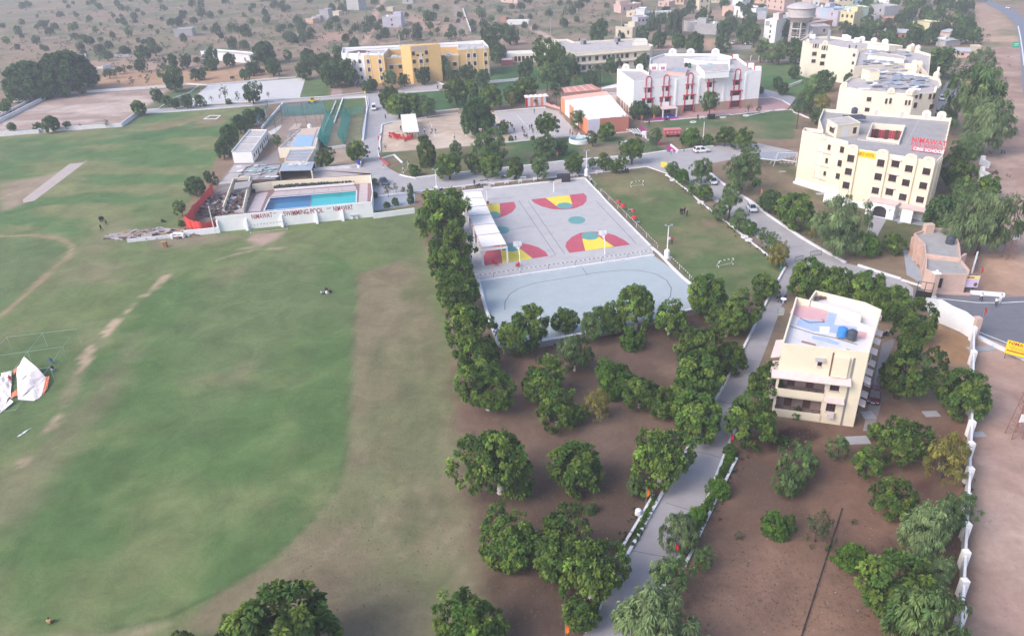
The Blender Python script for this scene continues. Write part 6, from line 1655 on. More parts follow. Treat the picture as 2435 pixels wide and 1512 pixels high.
for i in range(5):
 mb=MB();u0,u1=f.L*1.15*i/5,f.L*1.15*(i+1)/5;vs=[];k_=6
 for a in range(k_+1):
  for b in range(k_+1):
   s,t_=a/k_,b/k_;vs.append(f.pt(u0+(u1-u0)*s,3.05+.5*sin(PI*s)*sin(PI*t_),.2-4.2*t_))
 mb.add(vs,[(a*(k_+1)+b,(a+1)*(k_+1)+b,(a+1)*(k_+1)+b+1,a*(k_+1)+b+1)for a in range(k_)for b in range(k_)]);mb.bd('roof_panel',MW,mq3)
for u in(0,.5,1):mb=MB();p=f.pt(f.L*u,0,.08);mb.tube(p,p+VV((0,0,3.3)),.05,n=6);mb.bd('post',MTL,mq3)
mb=MB()
for i in range(10):
 u0,u1=f2_.L*i/10,f2_.L*(i+1)/10
 mb.poly([f2_.pt(u0,0),f2_.pt(u1,0),f2_.pt(u1,.9+.2*sin(PI*(i+1)/2.5),0),f2_.pt(u0,.9+.2*sin(PI*i/2.5),0)])
tag(mb.bd('cloth_barrier',mat('pink_cloth',(.7,.38,.36),.85,.2,3),origin=f2_.pt(0,0)),'low scalloped pink cloth barrier beside the marquee','barrier')
sblock('store','low white-roofed store between the marquee and the school','shed','U6',[(1290,930),(1540,905),(1545,830),(1265,900)],3.,PKC,WK,.15)
sblock('store','small pink store below the white-roofed store by the school wall','shed','U6',[(1410,1040),(1630,1060),(1620,1000),(1400,985)],2.4,PKC,ROOFL,.15)
cz=3.1
q=[P('V2',x,y,cz)for x,y in((725,105),(1155,75),(1262,578),(785,590))]
t=th('canopy','white square canopy over the red chairs on the plaza','canopy',VV((q[3].x,q[3].y,0)))
for i in range(3):
 mb=MB();a,b=q[0].lerp(q[3],i/3),q[1].lerp(q[2],i/3);c,d=q[1].lerp(q[2],(i+1)/3),q[0].lerp(q[3],(i+1)/3);k_=5;vs=[]
 for u in range(k_+1):
  for v in range(k_+1):
   p=a.lerp(b,u/k_).lerp(d.lerp(c,u/k_),v/k_);vs.append((p.x,p.y,cz-.12*sin(PI*v/k_)))
 mb.add(vs,[(u*(k_+1)+v,(u+1)*(k_+1)+v,(u+1)*(k_+1)+v+1,u*(k_+1)+v+1)for u in range(k_)for v in range(k_)]);mb.bd('roof_panel',CANV,t)
MB().strip([q[3],q[2]],.06,cz-.35,cz-.02).bd('valance',CANV,t)
for p in q:MB().tube((p.x,p.y,0),(p.x,p.y,cz),.05,n=6).bd('post',MTL,t)
c=P('U3',800,770);R_=5.2
wt=th('water_tower','round grey concrete water tower on tall legs among the village houses','water tower',c)
TW=mat('stained_tower_concrete',(.5,.45,.45),.9,.1,.6,stain=.4,sk=(.33,.3,.31))
zt=hgt(c,'U3',860,290);zu=hgt(c,'U3',860,140);ztop=hgt(c,'U3',860,50)
for i in range(6):
 a=2*PI*i/6+.3;p0=c+VV((4.4*cos(a),4.4*sin(a),0));p1=c+VV((3.9*cos(a),3.9*sin(a),zt-1.5))
 MB().tube(p0,p1,.42,.38,8).bd('leg',TW,wt)
for zf in(.28,.58):
 mb=MB();pts=[c+VV((4.25*cos(2*PI*i/6+.3),4.25*sin(2*PI*i/6+.3),zt*zf))for i in range(7)];mb.path(pts,.28,6);mb.bd('ring_beam',TW,wt)
MB().lathe([(4.2,zt-2.2),(4.4,zt-1.9),(6.,zt-.2),(6.6,zt),(6.6,zt+.25),(6.1,zt+.3),(6.1,zu),(6.7,zu+.05),(6.7,zu+.25),(5.6,zu+(ztop-zu)*.5),(3.4,zu+(ztop-zu)*.9),(.01,ztop)],c,28).bd('tank',TW,wt,smooth=False)
mb=MB();s0=c+VV((-6,-4,2));
for i in range(22):
 a=-2.2+i*.18;z=zt*.1+zt*.8*i/22;p=c+VV((5.6*cos(a),5.6*sin(a),z));mb.obox(p,VV((cos(a),sin(a),0))*.7,VV((-sin(a),cos(a),.5))*.6,VV((0,0,.12)))
mb.bd('stair',TW,wt)
MB().tube(c+VV((3,-2,ztop-1)),c+VV((3,-2,ztop+1)),.5,n=8).bd('vent',TW,wt)
HCOL=dict(cream=(.62,.54,.42),pink=(.6,.42,.38),peach=(.62,.42,.33),white=(.74,.73,.74),grey=(.42,.4,.41),lilac=(.5,.47,.55),blue=(.38,.5,.62),green=(.52,.62,.5),yellow=(.68,.6,.36),brick=(.42,.22,.17),tin=(.5,.5,.52))
HM={k:mat('house_'+k,v,.85,.08,.6,stain=.3,sk=tuple(x*.62 for x in v))for k,v in HCOL.items()}
HL=[]
def vhouse(k,x0,y0,x1,y1,h,dep,colr,desc,win=2,storeys=1,room=0,tin=False,lab=None):
 a,b=P(k,x0,y0),P(k,x1,y1);f=Fr(a,b)
 t=th('village_house',desc,'house',a,group='houses of the village behind the campus')
 m=HM[colr];ops=[]
 if win:
  sh=h/storeys
  for s in range(storeys):
   for i in range(win):
    u=f.L*(i+.5)/win;w_=min(.55,f.L/win*.3);ops.append((u-w_,u+w_,s*sh+sh*.35,s*sh+sh*.75))
 mb=MB();f.wall(mb,0,f.L,0,h,ops,reveal=.15)
 p=f.pt
 mb.poly([p(f.L,0),p(f.L,0,-dep),p(f.L,h,-dep),p(f.L,h)]);mb.poly([p(0,0,-dep),p(0,0),p(0,h),p(0,h,-dep)]);mb.poly([p(f.L,0,-dep),p(0,0,-dep),p(0,h,-dep),p(f.L,h,-dep)])
 mb.bd('wall',m,t)
 for o in ops:window(t,f,round(o[0],1),round(o[0],1)+round(o[1]-o[0],1),round(o[2],1),round(o[2],1)+round(o[3]-o[2],1),recess=.08,sill=False)
 if tin:
  mb=MB();c4=[p(-.4,h+.1,.5),p(f.L+.4,h+.1,.5),p(f.L+.4,h+.5,-dep-.3),p(-.4,h+.5,-dep-.3)];mb.add(c4+[q-VV((0,0,.08))for q in c4],[(0,1,2,3),(7,6,5,4),(0,4,5,1),(1,5,6,2),(2,6,7,3),(3,7,4,0)]);mb.bd('roof',HM['tin'],t)
 else:
  MB().poly([p(0,h-.05),p(f.L,h-.05),p(f.L,h-.05,-dep),p(0,h-.05,-dep)]).bd('roof',ROOFL,t)
  MB().strip([p(0,0,-dep),p(f.L,0,-dep),p(f.L,0),p(0,0)],.22,h-.05,h+.55,closed=True).bd('parapet',m,t)
 if room:
  u0,u1=(.05*f.L,.45*f.L)if room==1 else(.55*f.L,.95*f.L)
  f.box(MB(),u0,u1,h,h+2.5,-dep*.9,-dep*.35).bd('roof_room',m,t)
  c=p((.8 if room==1 else .2)*f.L,h,-dep*.5);tank(t,c,.6,1.2,RND.choice([DKM,WH]))
 return t
V=vhouse
V('U4',45,545,290,560,4.6,9,'cream','cream village house with verandah, nearest left behind the classroom block',2,1,2)
V('U4',365,445,525,430,6,7,'lilac','lilac-grey house with a shaded upper porch behind the cream house',3,2)
V('U4',335,312,462,312,6.,8,'white','tall white house end left of the long white wall',0)
V('U4',470,292,882,266,3.2,5,'white','long low white house with flat roof in the open ground',3)
V('U4',205,252,328,256,2.8,5,'cream','small cream hut beside the tall white house end',1)
V('U4',125,200,420,165,4.2,8,'pink','pinkish house with a rooftop room at the village edge',3,1,1)
V('U4',665,100,822,112,2.8,6,'pink','low pale pink house far left in the village',2)
V('U4',805,72,1040,78,4.6,8,'peach','peach house with a row of openings near the top edge',4)
V('U4',1262,155,1416,142,6.4,8,'cream','tall cream house right of the dark round trees',2,2)
V('U4',1040,455,1180,488,4.5,6,'grey','grey walled house left part behind the acacias',0)
V('U4',1190,505,1515,512,4.6,8,'grey','large grey rendered house with bare walls behind the acacias',0,1,1)
V('U4',1595,235,1755,246,4.6,7,'peach','peach walled house beside the long white house',0)
V('U4',1762,252,2080,292,5.2,9,'white','long white house with flat terraces left of the water tower',3)
V('U4',2085,296,2232,288,3.2,7,'white','low white annex touching the long white house',0)
V('U4',1725,125,1880,122,5.2,7,'lilac','lilac grey house at the top near the round tree',0)
V('U4',1885,135,2005,112,6.5,7,'white','narrow white house right of the lilac one',2,2)
V('U4',1440,45,1560,45,3.5,6,'cream','cream house low at the top behind the trees',2)
V('U4',1480,15,1720,10,4,8,'green','pale green house touching the top edge',3)
V('U3',240,160,560,205,6.2,8,'pink','pink house left behind the water tower',3,2,1)
V('U3',20,60,220,80,4.5,7,'peach','peach terrace at the top left of the water tower',2)
V('U3',480,470,700,455,5,8,'white','white pillared house hidden behind the tower legs',3)
V('U3',960,625,1360,605,3.4,9,'grey','long grey house directly below the brick one right of the tower',2)
V('U3',985,570,1400,510,3.6,8,'brick','brick house right of the water tower',2)
V('U3',1280,425,1480,475,7,8,'lilac','lilac two-storey house right of the water tower',1,2)
V('U3',1395,440,1620,410,7.2,8,'blue','light blue house with three tall slots',3,2)
V('U3',1520,490,1760,512,7.4,8,'yellow','yellow house with a balcony frame, centre of the village',3,2,2)
V('U3',1790,452,2010,430,8,9,'green','pale green two-storey house beside the yellow one',1,2)
V('U3',2015,345,2290,392,7,9,'grey','blue-grey block house right of the pale green one',2,2)
V('U3',1500,195,1760,186,7.5,8,'cream','cream house with balconies above the light blue one',3,2,1)
V('U3',1075,310,1290,335,5,8,'lilac','flat lilac house behind the tower tank',0,1,2)
V('U3',880,40,1350,62,4.5,9,'pink','long pink roofed house at the top beyond the tower',4)
V('U3',1080,120,1180,118,3,5,'white','tiny white house right of the tower dome',1)
V('U3',1730,120,2000,110,4,8,'blue','house with a pale blue roof below the top edge',3)
V('U3',2115,125,2390,146,6.4,9,'white','white ornamented house with two arches near the top',4,2)
V('U3',2060,560,2260,545,4.5,7,'grey','grey house with a white roof tank among dark trees',1,1,2)
V('U5',600,98,930,112,5,10,'cream','long cream farmhouse near the top right',4)
V('U5',385,125,590,108,2.6,6,'cream','low cream wall house left of the long farmhouse',0)
V('U5',300,375,560,372,2.6,8,'brick','low brick house with an orange roof among bushes',2)
V('U5',735,455,990,488,3.4,8,'yellow','pale yellow house half hidden by two trees',0)
V('U5',275,600,640,618,3.2,8,'brick','brick shed with white posts and tin roof right of the complex',4,1,0,True)
V('U5',1145,600,1325,622,3.4,6,'pink','pink hut under a pale tin roof near the pole',0,1,0,True)
V('U5',1240,720,1465,690,2.6,7,'grey','grey shed with two pale tin roof sheets',0,1,0,True)
V('U5',1095,700,1230,705,3.2,5,'white','white rounded shed end touching the tin sheds',0)
V('U5',1080,440,1380,470,2.8,7,'peach','peach hut behind the dark trees',1)
V('U5',1390,875,1600,880,2.4,6,'pink','roadside shack with a pale roof left of the verge tree',1,1,0,True)
V('U5',1640,815,1770,815,2.4,4,'cream','tiny cream hut by the verge tree',0)
V('U5',1315,150,1460,142,2.2,5,'white','small white-roofed shed in the bushes',0,1,0,True)
V('U5',1370,45,1540,50,3,7,'pink','pink low house by the highway bend',1)
V('U5',720,330,800,325,2.4,4,'white','tiny white-roofed hut among the bushes',0,1,0,True)
V('U8',840,308,1045,302,5.6,9,'lilac','lilac-grey house standing alone behind the ochre hostel',1,2,2)
V('U8',160,242,255,240,7,7,'grey','tall grey plaster house left of the dirt track',0,2)
V('U8',70,250,160,248,3.5,6,'grey','low grey annex of the tall plaster house',0)
V('U8',0,262,78,265,2.6,5,'peach','tiny peach hut left of the grey houses',0)
V('U8',285,182,362,182,2.6,5,'cream','small cream hut between two dark trees',0)
V('U8',450,112,580,118,7,8,'grey','hazy grey house near the top edge by the track',0,2,1)
V('U8',1055,48,1170,45,3.5,6,'grey','hazy grey house with white roof at the top',1)
V('U8',2128,265,2186,266,3.2,4,'brick','small brick box beside a low white wall',0)
V('U8',2195,275,2430,272,1.8,4,'white','low white walled plot with gaps right of the brick box',0)
V('U8',880,135,950,134,2.4,4,'cream','tiny pale hut above the lone lilac house',0)
V('U8',2130,30,2310,45,3.2,6,'pink','low pink houses row at the top right of the track',2)
V('S1',1770,520,2195,560,3.4,7,'white','long white farmhouse with small vents behind the orange plot',5)
V('S1',1530,330,1690,320,4,8,'grey','faint grey walled plot in the scrub',0)
a,b=P('U3',205,745),P('U3',395,762);f=Fr(a,b);hz=hgt(a,'U3',170,345)
t=th('stair_tower','tall white building end with slit windows left of the water tower','building',a)
mb=MB();sl=[(f.L*.52-.4,f.L*.52+.4,hz*q_,hz*q_+1.3)for q_ in(.2,.42,.66)]
f.wall(mb,0,f.L,0,hz,sl);p=f.pt;dep=9
mb.poly([p(f.L,0),p(f.L,0,-dep),p(f.L,hz,-dep),p(f.L,hz)]);mb.poly([p(0,0,-dep),p(0,0),p(0,hz),p(0,hz,-dep)]);mb.poly([p(0,hz),p(f.L,hz),p(f.L,hz,-dep),p(0,hz,-dep)]);mb.bd('wall',WH,t)
for s_ in sl:window(t,f,*s_,recess=.1,sill=False)
f.box(MB(),f.L*.55,f.L*.95,hz,hz+2.6,-6,-2).bd('roof_room',PKC,t)
f.box(MB(),f.L*.0,f.L*.4,hz-2.8,hz-.6,.01,.06).bd('vent_grille',CONC,t)
for s_ in(0,1):f.box(MB(),f.L*s_-.2,f.L*s_+.2,0,hz+.2,-.2,.25).bd('corner_fin',WH,t)
def cwall(label,pts,h,k='S1',m=WK,w=.35):
 pp=PL(k,pts);mb=MB();mb.strip(pp,w,0,h);return tag(mb.bd('boundary_wall',m,origin=pp[0]),label,'wall')
cwall('white wall along the near side of the walled sand court',[(0,1195),(340,1168),(350,1158),(700,1135),(1070,1112)],1.3)
cwall('white wall slanting up the right side of the sand court',[(1075,1110),(1230,995)],1.5)
cwall('white wall along the far side of the walled sand court',[(490,835),(1000,800),(1480,768)],1.1)
cwall('white wall slanting along the left side of the sand court',[(-300,1215),(0,1075),(480,830)],1.3)
cwall('thin white wall beside the parking lane at the left edge',[(-100,1060),(0,1020),(350,845)],.8)
cwall('low white wall between the orange plot and the pale court',[(1520,752),(1640,742),(1820,752),(2435,695)],.6)
cwall('white wall along the bottom of the tall trees on the left',[(310,805),(700,795),(800,725)],.7)
cwall('broken white wall in front of the scrub hut',[(760,540),(745,480)],1.)
cwall('pale wall stretch in the scrub behind the orange plot',[(790,605),(910,600)],.9)
cwall('slanting pale wall between small dark trees',[(900,610),(985,590)],1.6)
cwall('long grey wall behind the orange plot',[(1000,505),(1180,500)],1.4,m=HM['grey'])
cwall('white wall along the green belt in front of the ochre hostel',[(1930,745),(2200,720),(2435,700)],1.,'S2')
cwall('white wall through the trees left of the marquee',[(0,722),(260,695)],1.,'S3')
cwall('white slanting wall beside the ochre hostel forecourt',[(1630,722),(1715,760)],.5,'S2')
cwall('long pale wall running back into the scrub',[(1800,355),(1715,110)],1.2,'U8')
cwall('grey compound wall behind the classroom block',[(580,800),(900,770),(1330,760)],1.6,'U4',HM['grey'])
cwall('grey compound wall below the parked vehicles by the stair tower',[(1640,740),(2020,720)],1.6,'U4',HM['grey'])
cwall('white wall foot of the rear hostel block',[(805,1095),(960,1140)],.6,'U3')
cwall('pale garden wall slanting between shrubs by the school',[(370,770),(490,725)],1.,'S4')
cwall('pale garden wall below the yellow tree',[(520,935),(600,975)],1.,'S4')
for i,(x,y)in enumerate(((40,545),(110,545),(180,550),(245,545),(310,540),(165,515),(230,515))):
 c=P('S4',x,y);mb=MB();h=2.6;pts=[c,c+VV((0,0,h*.75)),c+VV((.12,-.1,h*.9)),c+VV((.45,-.2,h))]
 mb.path(pts,.11,6);tag(mb.bd('fence_post',WK,origin=c),'white bent-top concrete post of the fence behind the school lawn','post','bent-top fence posts')
pp=PL('S4',[(0,560),(200,548),(420,525)]);mb=MB();mb.strip([p+VV((0,.6,0))for p in pp],.3,0,.9);tag(mb.bd('boundary_wall',mat('rose_brick',(.42,.3,.28),.9,.15),origin=pp[0]),'low rose wall carrying the bent-top posts','wall')
for i,(k,x,y,y2,lab)in enumerate((('U8',565,465,335,'utility pole left of the dirt track behind the hostel'),('U8',620,345,265,'second pole up the dirt track'),('U8',652,260,160,'third pole up the dirt track'),('U8',682,118,55,'farthest pole up the dirt track'),('U8',1650,400,290,'pole beside the grey lane'),('U4',130,380,255,'slim pole above the cream village house'),('U4',912,270,130,'tall pole right of the long white house'),('U4',645,190,60,'pole above the long white house'),('S3',435,320,165,'pole on the path behind the classrooms'),('U5',1490,400,280,'pole pair member, right, among the bushes'),('U5',1450,380,240,'pole pair member, left, among the bushes'),('U5',1485,660,515,'leaning pole beside the tin sheds'),('U5',650,260,170,'faint pole in the bushes by the farmhouse'),('U3',1110,420,260,'pole right of the water tower'))):
 c=P(k,x,y);h=max(4.,hgt(c,k,x,y2));mb=MB();mb.tube(c,c+VV((0,0,h)),.16,.1,7);mb.obox(c+VV((0,0,h-.4)),(.7,0,0),(0,.05,0),(0,0,.06));tag(mb.bd('utility_pole',HM['grey'],origin=c),lab,'pole')
c=P('U5',2300,740);mb=MB();t=th('road_sign','small green road sign beside the highway','sign',c)
h=hgt(c,'U5',2300,640);mb.box((c.x-1.6,c.y-.05,h-2.2),(c.x+1.6,c.y+.05,h));mb.bd('board',mat('sign_green',(.02,.45,.25),.5,.05),t)
mb=MB()
for z in(.7,1.3):mb.box((c.x-1.,c.y-.07,h-z-.1),(c.x+1.,c.y-.052,h-z+.1))
mb.bd('white_lines',WH,t)
for s in(-1,1):MB().tube(c+VV((s*1.1,.1,0)),c+VV((s*1.1,.1,h-2.2)),.06,n=6).bd('post',MTL,t)
def lattice(label,a,h,plate,s=.7,lean=(0,0)):
 t=th('lattice_mast',label,'mast',a);mb=MB();r=mat('rusty_steel',(.28,.12,.09),.8,.2,3)
 L_=[VV((a.x+sx*s,a.y+sy*s,0))for sx,sy in((-1,-1),(1,-1),(1,1),(-1,1))];T_=[VV((a.x+lean[0]+sx*s*.35,a.y+lean[1]+sy*s*.35,h))for sx,sy in((-1,-1),(1,-1),(1,1),(-1,1))]
 for i in range(4):
  mb.tube(L_[i],T_[i],.05,n=5);j=(i+1)%4;n=7
  for q_ in range(n):mb.tube(L_[i].lerp(T_[i],q_/n),L_[j].lerp(T_[j],(q_+1)/n),.03,n=4)
 mb.bd('lattice',r,t)
 if plate:
  z=h*plate;MB().box((a.x-.6,a.y-s-.12,z),(a.x+.6,a.y-s-.06,z+1.2)).bd('white_plate',WH,t)
lattice('rusty lattice mast with a white plate on the earth by the gatehouse',P('U2',1150,490),7.5,.55)
lattice('rusty lattice mast with a white plate at the right edge',P('S12',2250,1440),8,.35)
# trees: crowns of leaf sprays on real limbs
def leafmat(name,trans=.35):
 m=bpy.data.materials.new(name);m.use_nodes=True
 nt=m.node_tree;N=nt.nodes;L=nt.links
 b=N['Principled BSDF'];b.inputs['Roughness'].default_value=.6;b.inputs['Specular IOR Level'].default_value=.25
 vc=N.new('ShaderNodeVertexColor');vc.layer_name='leaf'
 oi=N.new('ShaderNodeObjectInfo');mr=N.new('ShaderNodeMapRange');mr.inputs[3].default_value=.82;mr.inputs[4].default_value=1.2
 L.new(oi.outputs['Random'],mr.inputs[0])
 vm=N.new('ShaderNodeVectorMath');vm.operation='SCALE';L.new(vc.outputs['Color'],vm.inputs[0]);L.new(mr.outputs[0],vm.inputs['Scale'])
 L.new(vm.outputs[0],b.inputs['Base Color'])
 tr=N.new('ShaderNodeBsdfTranslucent');L.new(vm.outputs[0],tr.inputs[0])
 mx=N.new('ShaderNodeMixShader');mx.inputs[0].default_value=trans
 L.new(b.outputs[0],mx.inputs[1]);L.new(tr.outputs[0],mx.inputs[2]);L.new(mx.outputs[0],N['Material Output'].inputs[0])
 return m
LEAF=leafmat('tree_leaves')
def quads_mesh(name,Q,colr,material=LEAF):
 pass
 n=len(Q);me=bpy.data.meshes.new(name)
 me.vertices.add(n*4);me.vertices.foreach_set('co',Q.reshape(-1).astype(np.float32))
 me.loops.add(n*4);me.loops.foreach_set('vertex_index',np.arange(n*4,dtype=np.int32))
 me.polygons.add(n);me.polygons.foreach_set('loop_start',np.arange(0,n*4,4,dtype=np.int32))
 me.update(calc_edges=True)
 ca=me.color_attributes.new('leaf','FLOAT_COLOR','POINT')
 cc=np.concatenate([np.repeat(colr,4,0),np.ones((n*4,1))],1)
 ca.data.foreach_set('color',cc.reshape(-1).astype(np.float32))
 me.materials.append(material)
 return me
def unit(v):return v/np.maximum(1e-9,np.linalg.norm(v,axis=-1,keepdims=True))
def sprays(g,centres,dirs,rad,m,length,width,droop,spread=1.):
 pass
 n=len(centres)
 d=unit(g.normal(size=(n,m,3))*spread+dirs[:,None,:]*.8+np.array([0,0,.25]))
 base=centres[:,None,:]+d*rad[:,None,None]*g.uniform(.25,.85,(n,m,1))
 L=length*g.uniform(.7,1.3,(n,m,1));W=width*g.uniform(.7,1.3,(n,m,1))
 tipd=unit(d+np.array([0,0,-1.])*droop*g.uniform(.5,1.4,(n,m,1)))
 side=unit(np.cross(tipd,dirs[:,None,:]+np.array([0,0,.5])+g.normal(size=(n,m,3))*.55))
 p0=base-side*W*.35;p1=base+side*W*.35
 mid=base+tipd*L*.55
 tip=base+tipd*L+np.array([0,0,-1.])*L*droop*.25
 Q=np.stack([base,mid-side*W*.5,tip,mid+side*W*.5],2)
 return Q.reshape(-1,4,3)
def crown_mesh(kind,seed):
 g=np.random.default_rng(seed)
 def shell(n,lump,low=-.75,inner=.35):
  pass
  out=[];dd=[]
  lobes=unit(g.normal(size=(7,3))*[1,1,.7]);amp=g.uniform(.05,lump,7)
  while len(out)<n:
   v=unit(g.normal(size=3));
   if v[2]<low:continue
   r=1-lump*.6+sum(a*max(0,v@l)**3*1.6 for l,a in zip(lobes,amp))
   if g.random()<inner:r*=g.uniform(.35,.85)
   else:r*=g.uniform(.88,1.)
   out.append(v*r);dd.append(v)
  return np.array(out),np.array(dd)
 def colours(n,per,base,tip,vary=.28,tipf=.6):
  t=(g.random(n)<tipf)*g.uniform(.3,1,n)
  c=np.array(base)*(1-t[:,None])+np.array(tip)*t[:,None]
  c=c*np.exp(g.normal(size=(n,1))*vary)
  c=np.repeat(c,per,0);return c*g.uniform(.8,1.2,(len(c),1))
 if kind=='n':
  c,d=shell(135,.34);rad=g.uniform(.13,.21,len(c));Q=sprays(g,c,d,rad,62,.15,.085,.8);col_=colours(len(c),62,(.075,.145,.026),(.18,.25,.04))
 elif kind=='N':
  c,d=shell(230,.4);rad=g.uniform(.09,.16,len(c));Q=sprays(g,c,d,rad,50,.12,.068,.8);col_=colours(len(c),50,(.072,.14,.026),(.17,.24,.04))
 elif kind=='d':
  c,d=shell(110,.32);rad=g.uniform(.15,.24,len(c));Q=sprays(g,c,d,rad,44,.17,.11,.5);col_=colours(len(c),44,(.07,.135,.046),(.13,.195,.06),.22)
 elif kind=='f':
  c,d=shell(150,.42,-.85,.5);rad=g.uniform(.14,.26,len(c));Q=sprays(g,c,d,rad,54,.17,.045,1.3,.8);col_=colours(len(c),54,(.16,.235,.095),(.22,.29,.12),.2)
 elif kind=='F':
  c,d=shell(100,.5,-.85,.5);rad=g.uniform(.14,.25,len(c));Q=sprays(g,c,d,rad,48,.18,.055,1.1,.8);col_=colours(len(c),48,(.1,.175,.055),(.17,.245,.08),.22)
 elif kind=='b':
  c,d=shell(80,.3,-.5);rad=g.uniform(.14,.24,len(c));Q=sprays(g,c,d,rad,48,.2,.1,.8);col_=colours(len(c),48,(.07,.16,.016),(.13,.23,.025),.22)
 elif kind=='y':
  c,d=shell(95,.45,-.8,.5);rad=g.uniform(.13,.24,len(c));Q=sprays(g,c,d,rad,40,.15,.05,1.);col_=colours(len(c),40,(.2,.2,.045),(.32,.27,.06),.22)
 elif kind=='r':
  c,d=shell(190,.12,-.6,.25);rad=g.uniform(.1,.16,len(c));Q=sprays(g,c,d,rad,56,.13,.085,.5);col_=colours(len(c),56,(.06,.13,.042),(.095,.165,.05),.15)
 elif kind=='s':
  c,d=shell(34,.55,-.8,.5);rad=g.uniform(.16,.3,len(c));Q=sprays(g,c,d,rad,24,.2,.07,.8);col_=colours(len(c),24,(.055,.095,.035),(.1,.14,.045),.25)
 elif kind=='a':
  c,d=shell(80,.35,-.35,.4);c=c*[1,1,.55];rad=g.uniform(.16,.26,len(c));Q=sprays(g,c,d,rad,36,.19,.09,.5);col_=colours(len(c),36,(.1,.14,.07),(.14,.18,.08),.25)
 elif kind=='p':
  fr_=[];cc=[]
  for i in range(16):
   az=2*PI*i/16+g.uniform(-.2,.2);el=g.uniform(.15,1.);k=9;pts=[]
   for j in range(k+1):
    t=j/k;rr_=t*1.;pts.append(np.array([cos(az)*rr_*cos(el*.6),sin(az)*rr_*cos(el*.6),sin(el)*t*.9-1.1*t*t*.75]))
   for j in range(1,k):
    for s in(-1,1):
     for q_ in range(2):
      b_=pts[j]*(1-q_*.5)+pts[j+1]*q_*.5;dr=pts[j+1]-pts[j];sd=unit(np.cross(dr,[0,0,1.]))*s;tip=b_+sd*.26*(1-.5*j/k)+unit(dr)*.12+np.array([0,0,-.12]);w_=unit(dr)*.022
      fr_.append([b_-w_,b_+w_,tip+w_*.3,tip-w_*.3]);cc.append(np.array([.05,.085,.035])*g.uniform(.7,1.4))
  Q=np.array(fr_);col_=np.array(cc)
 rr=np.percentile(np.hypot(Q[...,0],Q[...,1]),96.5);lo,hi=np.percentile(Q[...,2],1.5),np.percentile(Q[...,2],98.5)
 Q=(Q-[0,0,(lo+hi)/2])/[rr,rr,(hi-lo)/2]
 return quads_mesh('crown_'+kind,Q,col_)
KINDS=dict(n=5,N=4,d=5,f=4,F=4,b=4,y=3,r=1,s=4,a=4,p=2)
CROWNS={k:[crown_mesh(k,100*i+ord(k))for i in range(n)]for k,n in KINDS.items()}
def trunk_mesh(seed,lime,slim=False,palm=False):
 g=random.Random(seed);mb=MB();r=.075 if not slim else .05
 lean=VV((g.uniform(-.06,.06),g.uniform(-.06,.06),0))
 prev=VV((0,0,-.02));pr=r*1.35;N_=5;top=.72 if not palm else 1.
 for i in range(1,N_+1):
  z=top*i/N_;p=lean*z+VV((g.uniform(-.015,.015),g.uniform(-.015,.015),z));q=r*(1.25-.5*i/N_)
  mb.tube(prev,p,pr,q,9,1 if(lime and z<.32)else 0,cap=(i in(1,N_)));prev,pr=p,q
 if not palm:
  for i in range(6):
   a=2*PI*i/6+g.uniform(-.4,.4);el=g.uniform(.5,1.1)
   s0=lean*.55+VV((0,0,g.uniform(.45,.7)));mid=s0+VV((cos(a)*.22,sin(a)*.22,.2*el));e=mid+VV((cos(a)*.3,sin(a)*.3,.28*el))
   mb.tube(s0,mid,r*.55,r*.38,6);mb.tube(mid,e,r*.38,r*.12,6)
   a2=a+g.uniform(.5,.9);e2=mid+VV((cos(a2)*.24,sin(a2)*.24,.3*el));mb.tube(mid,e2,r*.3,r*.1,5)
 ob=mb.bd('trunk_src',[BARK,LIME]);me=ob.data;bpy.data.objects.remove(ob);return me
TRUNKS={(l,s):[trunk_mesh(i+7*l+31*s,l,s)for i in range(3)]for l in(0,1)for s in(0,1)}
PALMT=trunk_mesh(99,0,True,True)
TREES=[]
TN=dict(n='broad_tree',N='broad_tree',d='leafy_tree',f='feathery_tree',F='feathery_tree',b='shrub',y='feathery_tree',r='round_tree',s='sapling',a='acacia_tree',p='palm_tree')
TA=dict(n='dark green bushy',N='large dark green bushy',d='dense dark green',f='pale grey-green feathery',F='airy green',b='bright green leafy',y='yellowish loose',r='round clipped dark',s='thin young',a='flat-topped scrub',p='fan palm')
def tree_at(base,r,kind,label,group=None,zr=1.15,ar=.88,lime=0,cat=None):
 base=VV((base[0],base[1],0));i=len(TREES);g=random.Random(i*13+5)
 t=th(TN[kind],label,cat or('shrub' if kind=='b' else'tree'),base,g.uniform(0,2*PI),group);TREES.append((base,r))
 zc=r*zr
 tr=bpy.data.objects.new('trunk',PALMT if kind=='p' else g.choice(TRUNKS[(lime,1 if kind in'sFf' else 0)]));COL.objects.link(tr);tr.parent=t;tr.scale=(r*.95,r*.95,zc*1.05)
 if kind=='p':tr.scale=(r*.9,r*.9,zc)
 cr=bpy.data.objects.new('crown',g.choice(CROWNS[kind]));COL.objects.link(cr);cr.parent=t;cr.location=(0,0,zc);cr.scale=(r,r*g.uniform(.92,1.05),r*ar)
 return t
def tree(k,x,y,w,kind,label,group=None,zr=None,ar=None,lime=0):
 zr=zr if zr is not None else dict(n=1.12,N=1.05,d=1.1,f=1.2,F=1.3,b=.78,y=1.3,r=1.2,s=1.7,a=.95,p=2.2)[kind]
 ar=ar if ar is not None else dict(n=.8,N=.76,d=.8,f=.86,F=.86,b=.75,y=.95,r=.9,s=1.05,a=.55,p=.7)[kind]
 zc=3.
 for _ in range(6):
  p=P(k,x,y,zc);r=.97*w/2/SH[k][2]/KD*depth_of(p)/FPX;zc=r*zr
 return tree_at(p,r,kind,label,group,zr,ar,lime)
